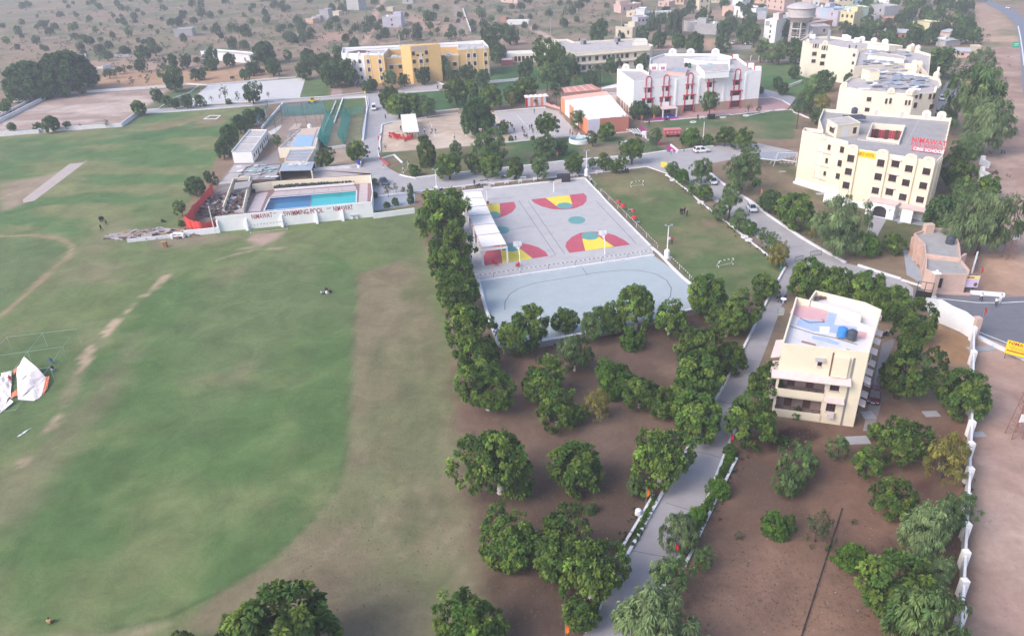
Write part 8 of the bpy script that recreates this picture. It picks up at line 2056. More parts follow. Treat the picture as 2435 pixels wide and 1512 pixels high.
# vehicles
CARP={}
def carpaint(name,c,metal=.0):
 if name not in CARP:CARP[name]=mat('car_paint_'+name,c,.28,.03,.5,metal=metal,spec=.6)
 return CARP[name]
TYRE=mat('tyre_rubber',(.018,.018,.02),.85,.1);RIM=mat('alloy_rim',(.45,.45,.47),.35,.05,metal=.7);LAMPW=mat('headlamp_glass',(.75,.76,.78),.15,.05);LAMPR=mat('tail_lamp',(.45,.02,.02),.3,.05)
CGLASS=mat('car_glass',(.02,.025,.03),.08,.1,spec=.8);BUMP=mat('dark_bumper',(.04,.04,.045),.6,.1);PLATE=mat('number_plate',(.75,.75,.7),.6,.05)
def frustum_panel(mb,q,inset,out,m=0):
 c=sum(q,VV())/4;nrm=(q[1]-q[0]).cross(q[3]-q[0]).normalized()
 qq=[p+(c-p)*inset+nrm*out for p in q];mb.poly(qq,m)
def car(label,pos,ang,paint,L=4.3,W=1.75,H=1.65,style='suv',group=None,cat='car'):
 t=th('parked_car' if cat=='car' else cat,label,cat,pos,ang,group)
 XF[t.name]=(VV((0,0,0)),.0)
 hw=W/2;zb=.28;belt=H*.56 if style!='van' else H*.52
 hood=belt-(.1 if style!='van' else .06)
 st=[(L/2,.52,.5,hood-.22),(L/2-.12,.86*hw/hw,.34,hood-.12),(L/2-.55,.97,.26,hood),(L*.22,1.,.25,belt),(0,1.,.24,belt),(-L*.28,1.,.25,belt),(-L/2+.3,.97,.28,belt-.02),(-L/2+.06,.9,.36,belt-.1),(-L/2,.8,.48,belt-.25)]
 if style=='sedan':st[6]=(-L/2+.35,.97,.28,belt+.0)
 mb=MB();rings=[]
 for x,f,zl,zh in st:
  w=hw*(f if f>.6 else .78)
  rings.append([(x,-w,zl+.12),(x,-w*.9,zl),(x,w*.9,zl),(x,w,zl+.12),(x,w*1.,zl+(zh-zl)*.6),(x,w*.97,zh-.07),(x,w*.86,zh),(x,-w*.86,zh),(x,-w*.97,zh-.07),(x,-w*1.,zl+(zh-zl)*.6)])
 k=10;mb.add([p for r in rings for p in r],[(i*k+j,(i+1)*k+j,(i+1)*k+(j+1)%k,i*k+(j+1)%k)for i in range(len(rings)-1)for j in range(k)]+[tuple(range(k)),tuple(reversed(range((len(rings)-1)*k,len(rings)*k)))])
 body=mb.bd('body',paint,t,smooth=False)
 xf,xr=L*.27,-L*.47;tf,tr_=L*.06,-L*.4
 if style=='sedan':xr,tr_=-L*.36,-L*.22
 if style=='van':xf,tf,xr,tr_=L*.36,L*.22,-L*.485,-L*.46
 if style=='hatch':xr,tr_=-L*.47,-L*.34
 bw,tw=hw*.88,hw*.7
 b_=[VV((xf,-bw,belt-.01)),VV((xf,bw,belt-.01)),VV((xr,bw,belt-.01)),VV((xr,-bw,belt-.01))];u_=[VV((tf,-tw,H-.03)),VV((tf,tw,H-.03)),VV((tr_,tw,H-.03)),VV((tr_,-tw,H-.03))]
 mb=MB();mb.add(b_+u_,[(0,1,5,4),(1,2,6,5),(2,3,7,6),(3,0,4,7)]);rc=[VV(((p.x-(tf+tr_)/2)*.85+(tf+tr_)/2,p.y*.85,H))for p in u_]
 mb.add(u_+rc,[(4,5,6,7),(0,1,5,4),(1,2,6,5),(2,3,7,6),(3,0,4,7)]);mb.bd('roof',paint,t)
 mb=MB();frustum_panel(mb,[b_[0],b_[1],u_[1],u_[0]],.1,.012);mb.bd('windscreen',CGLASS,t)
 mb=MB();frustum_panel(mb,[b_[2],b_[3],u_[3],u_[2]],.14,.012);mb.bd('rear_window',CGLASS,t)
 for s in(0,1):
  q=[b_[1],b_[2],u_[2],u_[1]]if s else[b_[3],b_[0],u_[0],u_[3]]
  for f0,f1 in((.04,.48),(.52,.96)):
   mb=MB();qq=[q[0].lerp(q[1],f0),q[0].lerp(q[1],f1),q[3].lerp(q[2],f1),q[3].lerp(q[2],f0)];frustum_panel(mb,qq,.12,.012);mb.bd('side_window',CGLASS,t)
 for sx in(1,-1):
  for sy in(1,-1):
   c=VV((sx*L*.31,sy*(hw-.08),.33));mb=MB();mb.tube(c-VV((0,.11,0)),c+VV((0,.11,0)),.33,n=18);w=mb.bd('wheel',TYRE,t)
   MB().tube(c+VV((0,sy*.08,0)),c+VV((0,sy*.125,0)),.2,n=12).bd('rim',RIM,w)
   mb=MB();x=L/2-.14 if sx>0 else-L/2+.02;mb.obox((x,sy*hw*.66,hood-.2 if sx>0 else belt-.25),(.08,0,0),(0,.17,0),(0,0,.08));mb.bd('headlight' if sx>0 else'tail_light',LAMPW if sx>0 else LAMPR,t)
 MB().obox((L/2-.02,0,.4),(.06,0,0),(0,hw*.75,0),(0,0,.12)).bd('front_bumper',BUMP,t)
 MB().obox((-L/2+.0,0,.42),(.06,0,0),(0,hw*.8,0),(0,0,.12)).bd('rear_bumper',BUMP,t)
 for sx in(1,-1):MB().obox((sx*(L/2+.05),0,.52),(.012,0,0),(0,.25,0),(0,0,.06)).bd('number_plate',PLATE,t)
 for sy in(1,-1):MB().ell((xf-.25,sy*(hw+.08),belt+.06),.09,.12,.08,8,5).bd('wing_mirror',paint,t)
 return t
def head(k,a,b):
 p,q=P(k,*a),P(k,*b);return math.atan2(q.y-p.y,q.x-p.x)
WP=carpaint('white',(.8,.8,.81));BP=carpaint('navy',(.03,.05,.13));MP=carpaint('maroon',(.13,.012,.03))
car('white sports utility car crossing the road junction',P('V4',1855,740),head('V4',(1750,740),(2000,720)),WP,4.5,1.85,1.65,'suv')
car('white hatchback parked on the road, upper of the two',P('S11',1290,400),head('S11',(1280,340),(1310,405)),WP,3.9,1.7,1.5,'hatch')
car('white hatchback parked on the road, lower of the two',P('S11',1640,645),head('S11',(1610,600),(1655,660)),WP,3.9,1.7,1.5,'hatch')
car('dark blue saloon car parked beside the pool wall',P('S6',1905,935),head('S6',(1870,890),(1930,950)),BP,4.3,1.72,1.48,'sedan')
car('white van driving on the road by the cricket nets',P('S6',1797,135),head('S6',(1795,60),(1798,150)),WP,4.6,1.8,1.95,'van')
car('maroon car parked beside the foreground house',P('S12',1165,1150),head('S12',(1175,1080),(1150,1190)),MP,3.8,1.6,1.55,'hatch')
car('white car parked at the left edge by the sand court',P('S1',60,985),head('S1',(0,985),(110,965)),WP,4.4,1.75,1.55,'sedan')
car('white car parked under the huge tree on the left',P('S1',175,900),head('S1',(130,895),(220,885)),WP,4.4,1.75,1.55,'sedan')
car('white car parked right of the cream complex',P('U1',2165,1055),head('U1',(2150,1000),(2175,1070)),WP,3.9,1.7,1.5,'hatch')
car('silver car half hidden right of the girls hostel roof',P('U1',2150,1265),head('U1',(2100,1250),(2220,1240)),carpaint('silver',(.45,.48,.5),.3),4.2,1.72,1.5,'sedan')
car('white car far away on the highway bend',P('U5',2185,140),head('U5',(2230,180),(2150,110)),WP,4.4,1.75,1.55,'sedan')
car('dark bus-like van at the top of the highway',P('U5',1790,25),head('U5',(1700,10),(1850,30)),carpaint('grey_blue',(.16,.18,.26)),6.5,2.1,2.5,'van')
car('white car parked under trees near the stair tower',P('U4',1985,660),head('U4',(1940,665),(2020,650)),WP,4.2,1.72,1.5,'sedan')
car('pink-white car left of the one near the stair tower',P('U4',1780,650),head('U4',(1740,655),(1810,640)),carpaint('rose',(.6,.42,.42)),4.2,1.72,1.5,'sedan')
c=P('S6',1135,68);t=th('digger','small yellow digger parked behind the cricket nets','digger',c)
YP=carpaint('digger_yellow',(.7,.45,.03))
MB().box((c.x-1.6,c.y-.8,.5),(c.x+1.2,c.y+.8,1.2)).bd('chassis',YP,t)
MB().box((c.x-.6,c.y-.7,1.2),(c.x+.5,c.y+.7,2.3)).bd('cab',YP,t)
MB().box((c.x-.5,c.y-.72,1.5),(c.x+.4,c.y-.703,2.15)).bd('cab_window',CGLASS,t)
mb=MB();mb.tube((c.x+1.2,c.y,1.),(c.x+2.4,c.y,1.6),.15,n=6);mb.tube((c.x+2.4,c.y,1.6),(c.x+2.9,c.y,.4),.12,n=6);mb.bd('arm',YP,t)
for dx in(-1.1,.8):
 for dy in(-.85,.85):MB().tube((c.x+dx,c.y+dy-.15,.5),(c.x+dx,c.y+dy+.15,.5),.5,n=14).bd('wheel',TYRE,t)
def bike(label,pos,ang,paint=None,group=None):
 t=th('motorbike',label,'motorbike',pos,ang,group);XF[t.name]=(VV((0,0,0)),.0);m=paint or BLACK
 for x in(.65,-.65):
  mb=MB();pts=[VV((x+.27*cos(2*PI*i/16),0,.32+.27*sin(2*PI*i/16)))for i in range(17)];mb.path(pts,.055,6);w=mb.bd('wheel',TYRE,t)
  MB().tube((x,-.03,.32),(x,.03,.32),.21,n=10).bd('hub',MTL,w)
 MB().obox((-.05,0,.48),(.32,0,0),(0,.13,0),(0,0,.17)).bd('engine',DKM,t)
 MB().ell((.2,0,.82),.3,.15,.15,10,6).bd('fuel_tank',m,t,smooth=True)
 MB().obox((-.35,0,.8),(.36,0,.03),(0,.13,0),(0,0,.06)).bd('seat',BLACK,t)
 mb=MB();mb.tube((.65,0,.32),(.42,0,1.),.035,n=6);mb.tube((.42,-.34,1.04),(.42,.34,1.04),.02,n=6);mb.bd('fork',MTL,t)
 MB().tube((.5,0,.9),(.6,0,.9),.1,n=10).bd('headlight',LAMPW,t)
bike('black motorbike parked right of the foreground house',P('S12',1250,672),.5)
bike('motorbike parked at the sand by the boundary wall',P('S12',1580,695),.6,carpaint('bike_blue',(.06,.08,.2)))
bike('dark motorbike beside the court kerb, left end',P('T1',325,340),.1)
bike('dark motorbike by the standing person at the court kerb',P('T1',835,278),.3)
bike('white motorbike under the tree at the court road',P('T1',1175,165),.3,WP)
bike('dark motorbike parked by the school carpet',P('V4',1130,95),.2)
# furniture, flags, rides, small things
def flag(label,base,h,m,w=.42,fh=1.7,lean=0):
 base=VV(base);t=th('flag',label,'flag',base)
 MB().tube(base,base+VV((lean,0,h)),.03,n=6).bd('staff',MTL,t)
 mb=MB();n=6;top=base+VV((lean,0,h));vs=[]
 for i in range(n+1):
  z=-fh*i/n;s=w*(.35+.65*sin(PI*min(1,i/n*1.15)))*(1-.75*(i/n)**3);vs+=[top+VV((0,0,z)),top+VV((s,.12*sin(i*1.4),z-.12))]
 mb.add(vs,[(2*i,2*i+1,2*i+3,2*i+2)for i in range(n)]);mb.bd('flag_cloth',m,t)
for lab,k,x,y,m in(('orange drooping flag at the path kerb in the lower grove','S15',1700,470,ORANGE),('orange drooping flag at the bottom beside the path','S15',1062,1560,ORANGE),('red drooping flag below the feathery tree on the path','S15',1925,905,RED),('red drooping flag at the path kerb below the house','S16',232,215,RED),('orange flag on the hostel lawn','S9',295,935,ORANGE),('blue flag among trees on the hostel lawn','S9',675,1165,BLUECL),('red flag on the gatehouse corner post','U2',870,700,RED),('red flag on the pier of the curving white wall','U2',900,1110,RED),('yellow flag at the road junction by the ochre hostel','S2',1000,850,YELCL),('blue flag under trees left of the ochre hostel','S2',925,790,BLUECL),('red flag on the plaza kerb by the road','V2',85,960,RED),('red flag in the garden strip below the plaza','V3',500,1190,RED),('orange flag by the road behind the court','V3',1745,1220,ORANGE),('orange flag left of the school carpet','V4',600,130,ORANGE),('orange flag right of the school carpet','V4',850,110,ORANGE),('yellow flag by the big trees on the far left','S1',803,740,YELCL),('red flag in the lane behind the orange plot','S1',880,705,RED),('blue flag at the corner of the sand court','S1',1535,815,BLUECL),('small orange flag on the pale court','S1',1765,835,ORANGE)):
 flag(lab,P(k,x,y),2.6,m)
def bench(label,a,b,m=WK,group='benches along the court road'):
 a,b=VV(a),VV(b);t=th('bench',label,'bench',a,group=group);d=(b-a).normalized();n=VV((-d.y,d.x,0));L_=(b-a).length
 for i in range(2):MB().obox((a+b)/2+n*(i*.22-.11)+VV((0,0,.45)),d*L_/2,n*.095,VV((0,0,.03))).bd('seat_slat',m,t)
 for f in(.15,.85):MB().obox(a.lerp(b,f)+VV((0,0,.21)),d*.06,n*.2,VV((0,0,.21))).bd('leg',m,t)
 MB().obox((a+b)/2+n*.28+VV((0,0,.75)),d*L_/2,n*.03,VV((0,0,.14))).bd('backrest',m,t)
for i,(x0,y0,x1,y1)in enumerate(((600,302,650,298),(850,250,960,240),(960,265,1050,255),(1370,222,1420,216),(1180,240,1240,232),(1390,185,1480,178),(1570,196,1640,190))):
 bench('concrete bench on the court road pavement, %s from the lamp post'%ORD[i],P('T1',x0,y0),P('T1',x1,y1))
bench('pale bench at the lawn corner by the court',P('S11',225,322),P('S11',295,312));bench('bench in front of the school beside the black generator',P('V4',1810,55),P('V4',1925,45));bench('grey slab seat at the court road far right',P('T2',225,135),P('T2',290,130))
c=P('S10',1400,130);t=th('equipment_box','big black covered box at the far edge of the court','box',c)
MB().box((c.x-1.65,c.y-.7,.1),(c.x+1.65,c.y+.7,1.9)).bd('cover',mat('black_cover',(.035,.03,.045),.7,.2,2),t)
for s in(-1,1):MB().box((c.x+s*1.4-.1,c.y-.6,0),(c.x+s*1.4+.1,c.y+.6,.096)).bd('foot',DKM,t)
c=P('S10',1310,138);t=th('equipment_trolley','low black trolley left of the big black box','trolley',c)
MB().box((c.x-1.,c.y-.35,.6),(c.x+1.,c.y+.35,.95)).bd('load',BLACK,t)
for s in(-1,1):mb=MB();mb.tube((c.x+s*.8,c.y-.3,0),(c.x+s*.8,c.y-.3,.6),.04,n=5);mb.tube((c.x+s*.8,c.y+.3,0),(c.x+s*.8,c.y+.3,.6),.04,n=5);mb.bd('leg',MTL,t)
c=P('V4',2055,50);mb=MB();t=th('generator','black generator box beside the bench in front of the school','generator',c);mb.box((c.x-1.1,c.y-.6,.12),(c.x+1.1,c.y+.6,1.5));mb.bd('casing',BLACK,t);MB().box((c.x-1.2,c.y-.5,0),(c.x+1.2,c.y+.5,.118)).bd('skid',DKM,t)
for i,(x,y,r)in enumerate(((838,515,.55),(900,570,.7),(1035,640,.5),(1050,730,.68))):
 c=P('T2',x,y+20);t=th('red_umbrella','red sun umbrella on the lawn beside the court rail, %s from the road'%ORD[i],'umbrella',c,group='red umbrellas by the court rail')
 MB().lathe([(r,1.),(r*.8,1.28),(r*.45,1.45),(.02,1.55)],c,10,caps=False).bd('canopy',RED,t)
 MB().tube(c,c+VV((0,0,1.55)),.03,n=5).bd('pole',MTL,t)
for i,(x,y)in enumerate(((1000,605),(1090,775))):
 c=P('T2',x,y);t=th('weighing_scale','grey metal stool beside the red umbrellas, %s'%('upper','lower')[i],'stool',c)
 MB().box((c.x-.6,c.y-.3,.4),(c.x+.6,c.y+.3,.5)).bd('seat',MTL,t)
 for s in(-1,1):MB().tube((c.x+s*.5,c.y,0),(c.x+s*.5,c.y,.4),.04,n=5).bd('leg',MTL,t)
def chair_src(m):
 mb=MB();mb.obox((0,0,.45),(.24,0,0),(0,.24,0),(0,0,.025));s=mb.bd('seat',m);sm_=s.data;bpy.data.objects.remove(s)
 mb=MB();mb.obox((0,.24,.72),(.23,0,0),(0,.03,-.01),(0,.04,.26));s=mb.bd('backrest',m);bm_=s.data;bpy.data.objects.remove(s)
 mb=MB();mb.tube((0,0,0),(0,0,.43),.03,.035,6);s=mb.bd('leg',m);lm_=s.data;bpy.data.objects.remove(s)
 mb=MB();mb.obox((0,0,.64),(.03,0,0),(0,.22,0),(0,0,.025));s=mb.bd('armrest',m);am_=s.data;bpy.data.objects.remove(s)
 return sm_,bm_,lm_,am_
CH=chair_src(REDPL)
def chair(label,p,ang,group):
 t=th('plastic_chair',label,'chair',p,ang,group);XF[t.name]=(VV((0,0,0)),.0)
 for nm,me,pos in(('seat',CH[0],(0,0,0)),('backrest',CH[1],(0,0,0)),('armrest',CH[3],(-.25,0,0)),('armrest',CH[3],(.25,0,0)),('leg',CH[2],(-.2,-.2,0)),('leg',CH[2],(.2,-.2,0)),('leg',CH[2],(-.2,.2,0)),('leg',CH[2],(.2,.2,0))):inst(nm,me,t,pos,world_loc=False)
 return t
for i in range(46):
 x=RU(400,1090);y=RU(730,850)if x>560 else RU(700,810)
 if x>850 and y<760:y+=40
 chair('red plastic chair in the crowd of chairs before the white plaza canopy',P('V2',x,y),RU(-.6,.6)+PI,'red plastic chairs on the plaza')
for i,(k,x,y,lab)in enumerate((('T1',1350,1355,'red plastic chair beside the near hoop'),('T1',1365,1362,'second red chair overlapping the one beside the near hoop'),('T1',565,865,'red plastic chair left of the canopy, upper'),('T1',655,965,'red plastic chair left of the canopy, lower'),('T1',1075,1345,'red plastic chair under the canopy front, right'),('T1',1040,1320,'red plastic chair under the canopy front, left'),('T1',712,1340,'red plastic chair behind the slim pole'),('T1',955,515,'red plastic chair by the canopy far side'))):
 chair(lab,P(k,x,y),RU(0,6),'single red chairs by the court')
c=P('V3',190,560);t=th('white_gazebo','small white gazebo with a red finial right of the round tree','gazebo',c)
for a in range(4):p=c+VV((1.7*cos(PI/4+a*PI/2),1.7*sin(PI/4+a*PI/2),0));MB().tube(p,p+VV((0,0,2.3)),.06,n=6).bd('post',WH,t)
MB().lathe([(2.2,2.3),(1.6,2.7),(.7,3.1),(.05,3.3)],c,4,a0=PI/4,a1=PI/4+2*PI).bd('roof',WH,t)
MB().lathe([(.3,3.3),(.35,3.5),(.1,3.9),(.001,4.)],c,8).bd('finial',RED,t)
c=P('S8',560,640);t=th('fountain_basin','round white basin with a teal inside beside the marquee','fountain',c)
MB().lathe([(3.3,0),(3.3,1.1),(3.,1.15),(3.,.5)],c,28,caps=False).bd('basin_wall',WH,t)
MB().lathe([(3.,.7),(2.,.72),(.001,.72)],c,28,caps=False).bd('basin_water',mat('teal_basin',(.16,.32,.35),.3,.1),t)
MB().add([c+VV((-1.3,.8,.7)),c+VV((1.,1.,.7)),c+VV((.2,1.6,.7)),c+VV((-.3,1.1,2.6))],[(0,1,3),(1,2,3),(2,0,3)]).bd('white_sail',WH,t)
t=th('slatted_pergola','black and white slatted pergola in front of the marquee','pergola',P('V4',640,420))
A0,B0,C0=P('V4',300,260,.9),P('V4',520,245,.9),P('V4',640,390,.9)
for i in range(9):
 f=i/8;a=A0 .lerp(B0,f);b=P('V4',460,350,.9).lerp(C0,f)if True else None;MB().obox((a+b)/2,(b-a)/2,VV((.12,.05,0)),VV((0,0,.05))).bd('slat',BLACK if i%2 else WH,t)
for p in(A0,B0,C0,P('V4',460,350,.9)):MB().tube((p.x,p.y,0),p,.05,n=5).bd('post',WH,t)
c=P('V4',660,420);mb=MB();mb.box((c.x-.6,c.y-.4,0),(c.x+.6,c.y+.4,1.6));tag(mb.bd('kerb_pier',WH,origin=c),'white pier at the end of the slatted pergola','pier')
for lab,pts in(('magenta carpet strip running from the road gate',[(1130,600),(1210,600),(1380,730),(1160,745)]),('magenta carpet strip beside the orange marquee wall',[(565,160),(640,230),(760,330),(700,360),(570,250)]),('red carpet strip curling between the shrubs',[(940,440),(1000,430),(1010,540),(1060,600),(1000,600),(930,520)])):
 pp=PL('V4',pts);mb=MB();mb.poly([(p.x,p.y,.035)for p in pp]);tag(mb.bd('carpet',MM['magenta_carpet']if'magenta' in lab else mat('rose_carpet',(.5,.06,.12),.9,.1),origin=pp[0]),lab,'carpet')
pp=PL('V4',[(1215,605),(1375,735)]);mb=MB();mb.strip(pp,.35,0,.5);stc('kerb',mb,WH)
for i,(x,y)in enumerate(((1235,760),(1340,750))):
 c=P('V4',x,y);mb=MB();mb.box((c.x-.2,c.y-.2,0),(c.x+.2,c.y+.2,1.));tag(mb.bd('bollard',WH,origin=c),'white bollard at the carpeted gate, %s'%('left','right')[i],'bollard')
c=P('V4',1220,830);t=th('standing_board','small teal standing board on the road before the carpet gate','board',c);MB().box((c.x-.3,c.y-.03,.6),(c.x+.3,c.y+.03,1.6)).bd('panel',mat('teal_board',(.15,.42,.38),.6),t);MB().tube(c,c+VV((0,0,.6)),.03,n=5).bd('stand',MTL,t)
f=Fr(P('V4',1005,1030,.8),P('V4',1145,1040,.8));t=th('banner','plain yellow banner between posts at the road junction','banner',VV((f.o.x,f.o.y,0)))
f.box(MB(),0,f.L,.5,2.,-.02,.02).bd('cloth',mat('pale_yellow_cloth',(.72,.6,.12),.8,.06),t)
for u in(0,f.L):f.box(MB(),u-.05,u+.05,0,3.,-.06,-.025).bd('post',MTL,t)
c=P('V4',1250,410);t=th('red_cart','red covered cart standing on the school lawn','cart',c)
MB().box((c.x-2.5,c.y-1.1,.7),(c.x+2.3,c.y+1.1,2.1)).bd('cart_body',mat('faded_red_paint',(.5,.09,.1),.6,.12,2),t)
MB().box((c.x-2.6,c.y-1.2,2.104),(c.x+2.4,c.y+1.2,2.25)).bd('cart_cover',mat('rose_cover',(.6,.2,.22),.7,.1),t)
for i in range(4):MB().box((c.x-2.+i*1.1,c.y-1.13,1.2),(c.x-1.3+i*1.1,c.y-1.103,1.8)).bd('side_panel',mat('pink_panel',(.66,.28,.3),.7),t)
for dx in(-1.6,1.5):
 for dy in(-1.,1.):MB().tube((c.x+dx,c.y+dy-.1,.45),(c.x+dx,c.y+dy+.1,.45),.45,n=12).bd('wheel',TYRE,t)
a,b=P('S9',400,675),P('S9',585,675);top0=P('S9',500,580,0)
t=th('swing_frame','white A-frame swing set beside the hostel left wall','swing',a);h=3.2;d=VV((b.x-a.x,b.y-a.y,0))
t0,t1=a+d*.08+VV((.9,1.2,h)),a+d*.92+VV((.9,1.2,h));SWM=mat('lilac_white_pipe',(.6,.6,.68),.6,.05)
mb=MB()
for tp,bs in((t0,a),(t1,b)):
 for s in(0,2.4):mb.tube(VV((bs.x,bs.y+s,0)),tp,.08,n=7)
mb.bd('legs_pair',SWM,t);MB().tube(t0,t1,.08,n=7).bd('top_bar',SWM,t)
for f_ in(.2,.4,.6,.8):
 mb=MB();p=t0 .lerp(t1,f_);mb.tube(p,(p.x-.2,p.y,.6),.015,n=4);mb.tube(p,(p.x+.2,p.y,.6),.015,n=4);mb.obox((p.x,p.y,.58),(.25,0,0),(0,.12,0),(0,0,.02));mb.bd('swing_seat',SWM,t)
for lab,pts in(('blue metal ladder frame lying in the garden, left',[(1250,1180),(1410,1030)]),('blue metal ladder frame lying in the garden, right',[(1360,1170),(1480,1080)])):
 A0,B0=P('V3',*pts[0]),P('V3',*pts[1]);B0 .z=.9;A0 .z=.1;t=th('ladder_frame',lab,'ladder',VV((A0 .x,A0 .y,0)));d=(B0-A0).normalized();n=VV((-d.y,d.x,0)).normalized()
 for s in(-.3,.3):MB().tube(A0+n*s,B0+n*s,.05,n=6).bd('side_rail',mat('pale_blue_pipe',(.32,.4,.48),.6),t)
 mb=MB()
 for i in range(1,8):p=A0 .lerp(B0,i/8);mb.tube(p-n*.3,p+n*.3,.03,n=5)
 mb.bd('rungs',MTL,t)
t=th('playground_barrier','grey steel crowd barrier on the road, left one','barrier',P('S12',550,95))
def barrier(t,a,b,h=1.1):
 a,b=VV(a),VV(b);mb=MB()
 for z in(.2,h):mb.tube(a+VV((0,0,z)),b+VV((0,0,z)),.035,n=6)
 for p in(a,b):mb.tube(p,p+VV((0,0,h)),.035,n=6)
 mb.bd('frame',DKM,t)
 for i in range(1,8):p=a.lerp(b,i/8);MB().tube(p+VV((0,0,.2)),p+VV((0,0,h)),.018,n=5).bd('bar',DKM,t)
barrier(t,P('S12',550,95),P('S12',612,78))
t=th('playground_barrier','grey steel crowd barrier on the road, right one','barrier',P('S12',670,50));barrier(t,P('S12',670,50),P('S12',755,38))
c=P('S12',450,150);t=th('green_slide','small green tarpaulin sheet at the lawn corner','tarpaulin',c)
mb=MB();q=[P('S12',430,95,.9),P('S12',445,95,.9),P('S12',458,140,.2),P('S12',440,145,.2)];mb.poly(q);mb.poly([p-VV((0,0,.03))for p in q][::-1]);mb.bd('sheet',NETG,t)
a,b=P('S16',735,1500),P('S16',1012,625)
h_=7.5;base=P('S16',690,1620);t=th('leaning_pole','long dark jointed pole in the bare yard','pole',base)
A0,B0=P('S16',690,1640,.15),P('S16',1012,625,.15);MB().tube(A0,B0,.055,.05,8).bd('pole',DKM,t)
for f_ in(.35,.68,.995):mb=MB();p=A0 .lerp(B0,f_);mb.ell(p,.11,.11,.1,8,6);mb.bd('joint',DKM,t)
for i,(k,x,y,sx,sy,lab)in enumerate((('S9',475,718,.8,.4,'pale slab cover on the hostel lawn, left'),('S9',797,898,1.3,.6,'pale slab cover on the hostel lawn, right'),('S9',1430,1132,.5,.3,'small pale cover on the gatehouse lawn'),('S12',1610,1270,.95,.6,'grey concrete slab cover right of the house yard'),('S12',1122,1280,.8,.8,'square grey tank cover beside the red car'),('S12',1120,1400,.0,.0,''),('S16',1120,160,1.4,.8,'long grey cover by the house drain'),('S12',2000,765,2.,.6,'pale stone slab by the road kerb'),('S12',1970,1430,.9,.5,'pale stone slab beside the boundary wall'))):
 if not lab:continue
 c=P(k,x,y);mb=MB();mb.box((c.x-sx,c.y-sy,0),(c.x+sx,c.y+sy,.12));t_=mb.bd('cover_slab',CONC,origin=c,rotz=0);tag(t_,lab,'slab')
for i,(k,x,y)in enumerate((('T6',1555,950),('T6',1845,930),('T6',1183,1010))):
 c=P(k,x,y);mb=MB();mb.lathe([(1.,0),(1.,.18),(.7,.18),(.7,0)],c,16,caps=False);tag(mb.bd('tyre_ring',WK,origin=c),'white ring lying on the school lawn, %s'%('middle','right','left')[i],'ring')
c=P('S15',1640,555);t=th('water_pot','small white box post beside the path kerb','box',c);MB().lathe([(.38,0),(.42,.5),(.36,.85),(.15,.95)],c,10).bd('body',WH,t)
mb=MB();c2=P('S15',1665,600);mb.box((c2 .x-.25,c2 .y-.2,0),(c2 .x+.25,c2 .y+.2,.25));mb.bd('foot',WH,t)
for i in range(26):
 c=P('V4',RU(170,680),RU(530,620));mb=MB();an=RU(0,3);mb.obox((c.x,c.y,.5),(.3*cos(an),.3*sin(an),0),(-.22*sin(an),.22*cos(an),0),(0,0,.02));mb.tube((c.x,c.y,0),(c.x,c.y,.48),.03,n=5)
 tag(mb.bd('garden_stool',WK,origin=c),'small white stool in the garden under the wide road tree','stool','white garden stools')
t=th('collapsed_tent','collapsed white tent cloth with orange edge half raised on its frame','tent',P('U7',150,980))
TC=mat('white_tent_cloth',(.8,.7,.68),.85,.05,1.2,stain=.25,sk=(.72,.55,.52));OE=mat('orange_tent_edge',(.78,.26,.14),.85,.1,2)
def sheetgrid(mb,pts,nu,nv,amp=.12,seed=0,m=0):
 pass
 g_=random.Random(seed);a,b,c,d=map(VV,pts);vs=[]
 for i in range(nu+1):
  for j in range(nv+1):
   u,v=i/nu,j/nv;p=a.lerp(b,u).lerp(d.lerp(c,u),v);w=amp*(sin(u*9+v*3+seed)+.6*sin(v*13-u*4+seed*2)+g_.uniform(-.4,.4));vs.append((p.x,p.y,max(.03,p.z+w*sin(PI*min(max(u,.06),.94)))))
 mb.add(vs,[(i*(nv+1)+j,(i+1)*(nv+1)+j,(i+1)*(nv+1)+j+1,i*(nv+1)+j+1)for i in range(nu)for j in range(nv)],m)
pk=P('U7',290,440,2.6);U=lambda x,y,z=.05:P('U7',x,y,z)
mb=MB();sheetgrid(mb,(U(195,600,.5),pk,U(455,580,1.7),U(205,760,.7)),10,10,.1,1);sheetgrid(mb,(U(205,760,.7),U(455,580,1.7),U(560,700,.5),U(215,960,.1)),12,10,.1,2);sheetgrid(mb,(U(215,960,.1),U(560,700,.5),U(500,920,.05),U(410,975,.05)),10,8,.08,3);mb.bd('cloth',TC,t)
mb=MB();sheetgrid(mb,(U(-20,760,.2),U(15,640,.5),U(140,610,.5),U(130,940,.1)),10,10,.12,4);sheetgrid(mb,(U(-120,1000,.1),U(-20,720,.3),U(130,900,.1),U(20,1100,.05)),8,8,.1,5);mb.bd('cloth',TC,t)
mb=MB();sheetgrid(mb,(U(555,680,.7),U(598,675,.7),U(570,830,.2),U(505,915,.05)),6,8,.06,6);mb.bd('orange_edge',OE,t);mb=MB();sheetgrid(mb,(U(160,600,1.),U(200,565,1.1),U(205,600,.9),U(165,660,.7)),4,5,.04,7);mb.bd('orange_edge',OE,t);mb=MB();sheetgrid(mb,(U(140,880,.3),U(215,830,.4),U(225,900,.2),U(130,950,.1)),5,5,.06,8);mb.bd('orange_edge',OE,t)
mb=MB();sheetgrid(mb,(U(120,950,.4),U(160,985,.4),U(20,1110,.1),U(-40,1160,.1)),5,8,.04,9);mb.bd('rolled_cloth',WH,t)
FRM=mat('pale_green_pipe',(.38,.5,.45),.6,.1)
t2=th('pipe_scaffold','thin pipe scaffold of the collapsed tent standing on the field','scaffold',U(70,340))
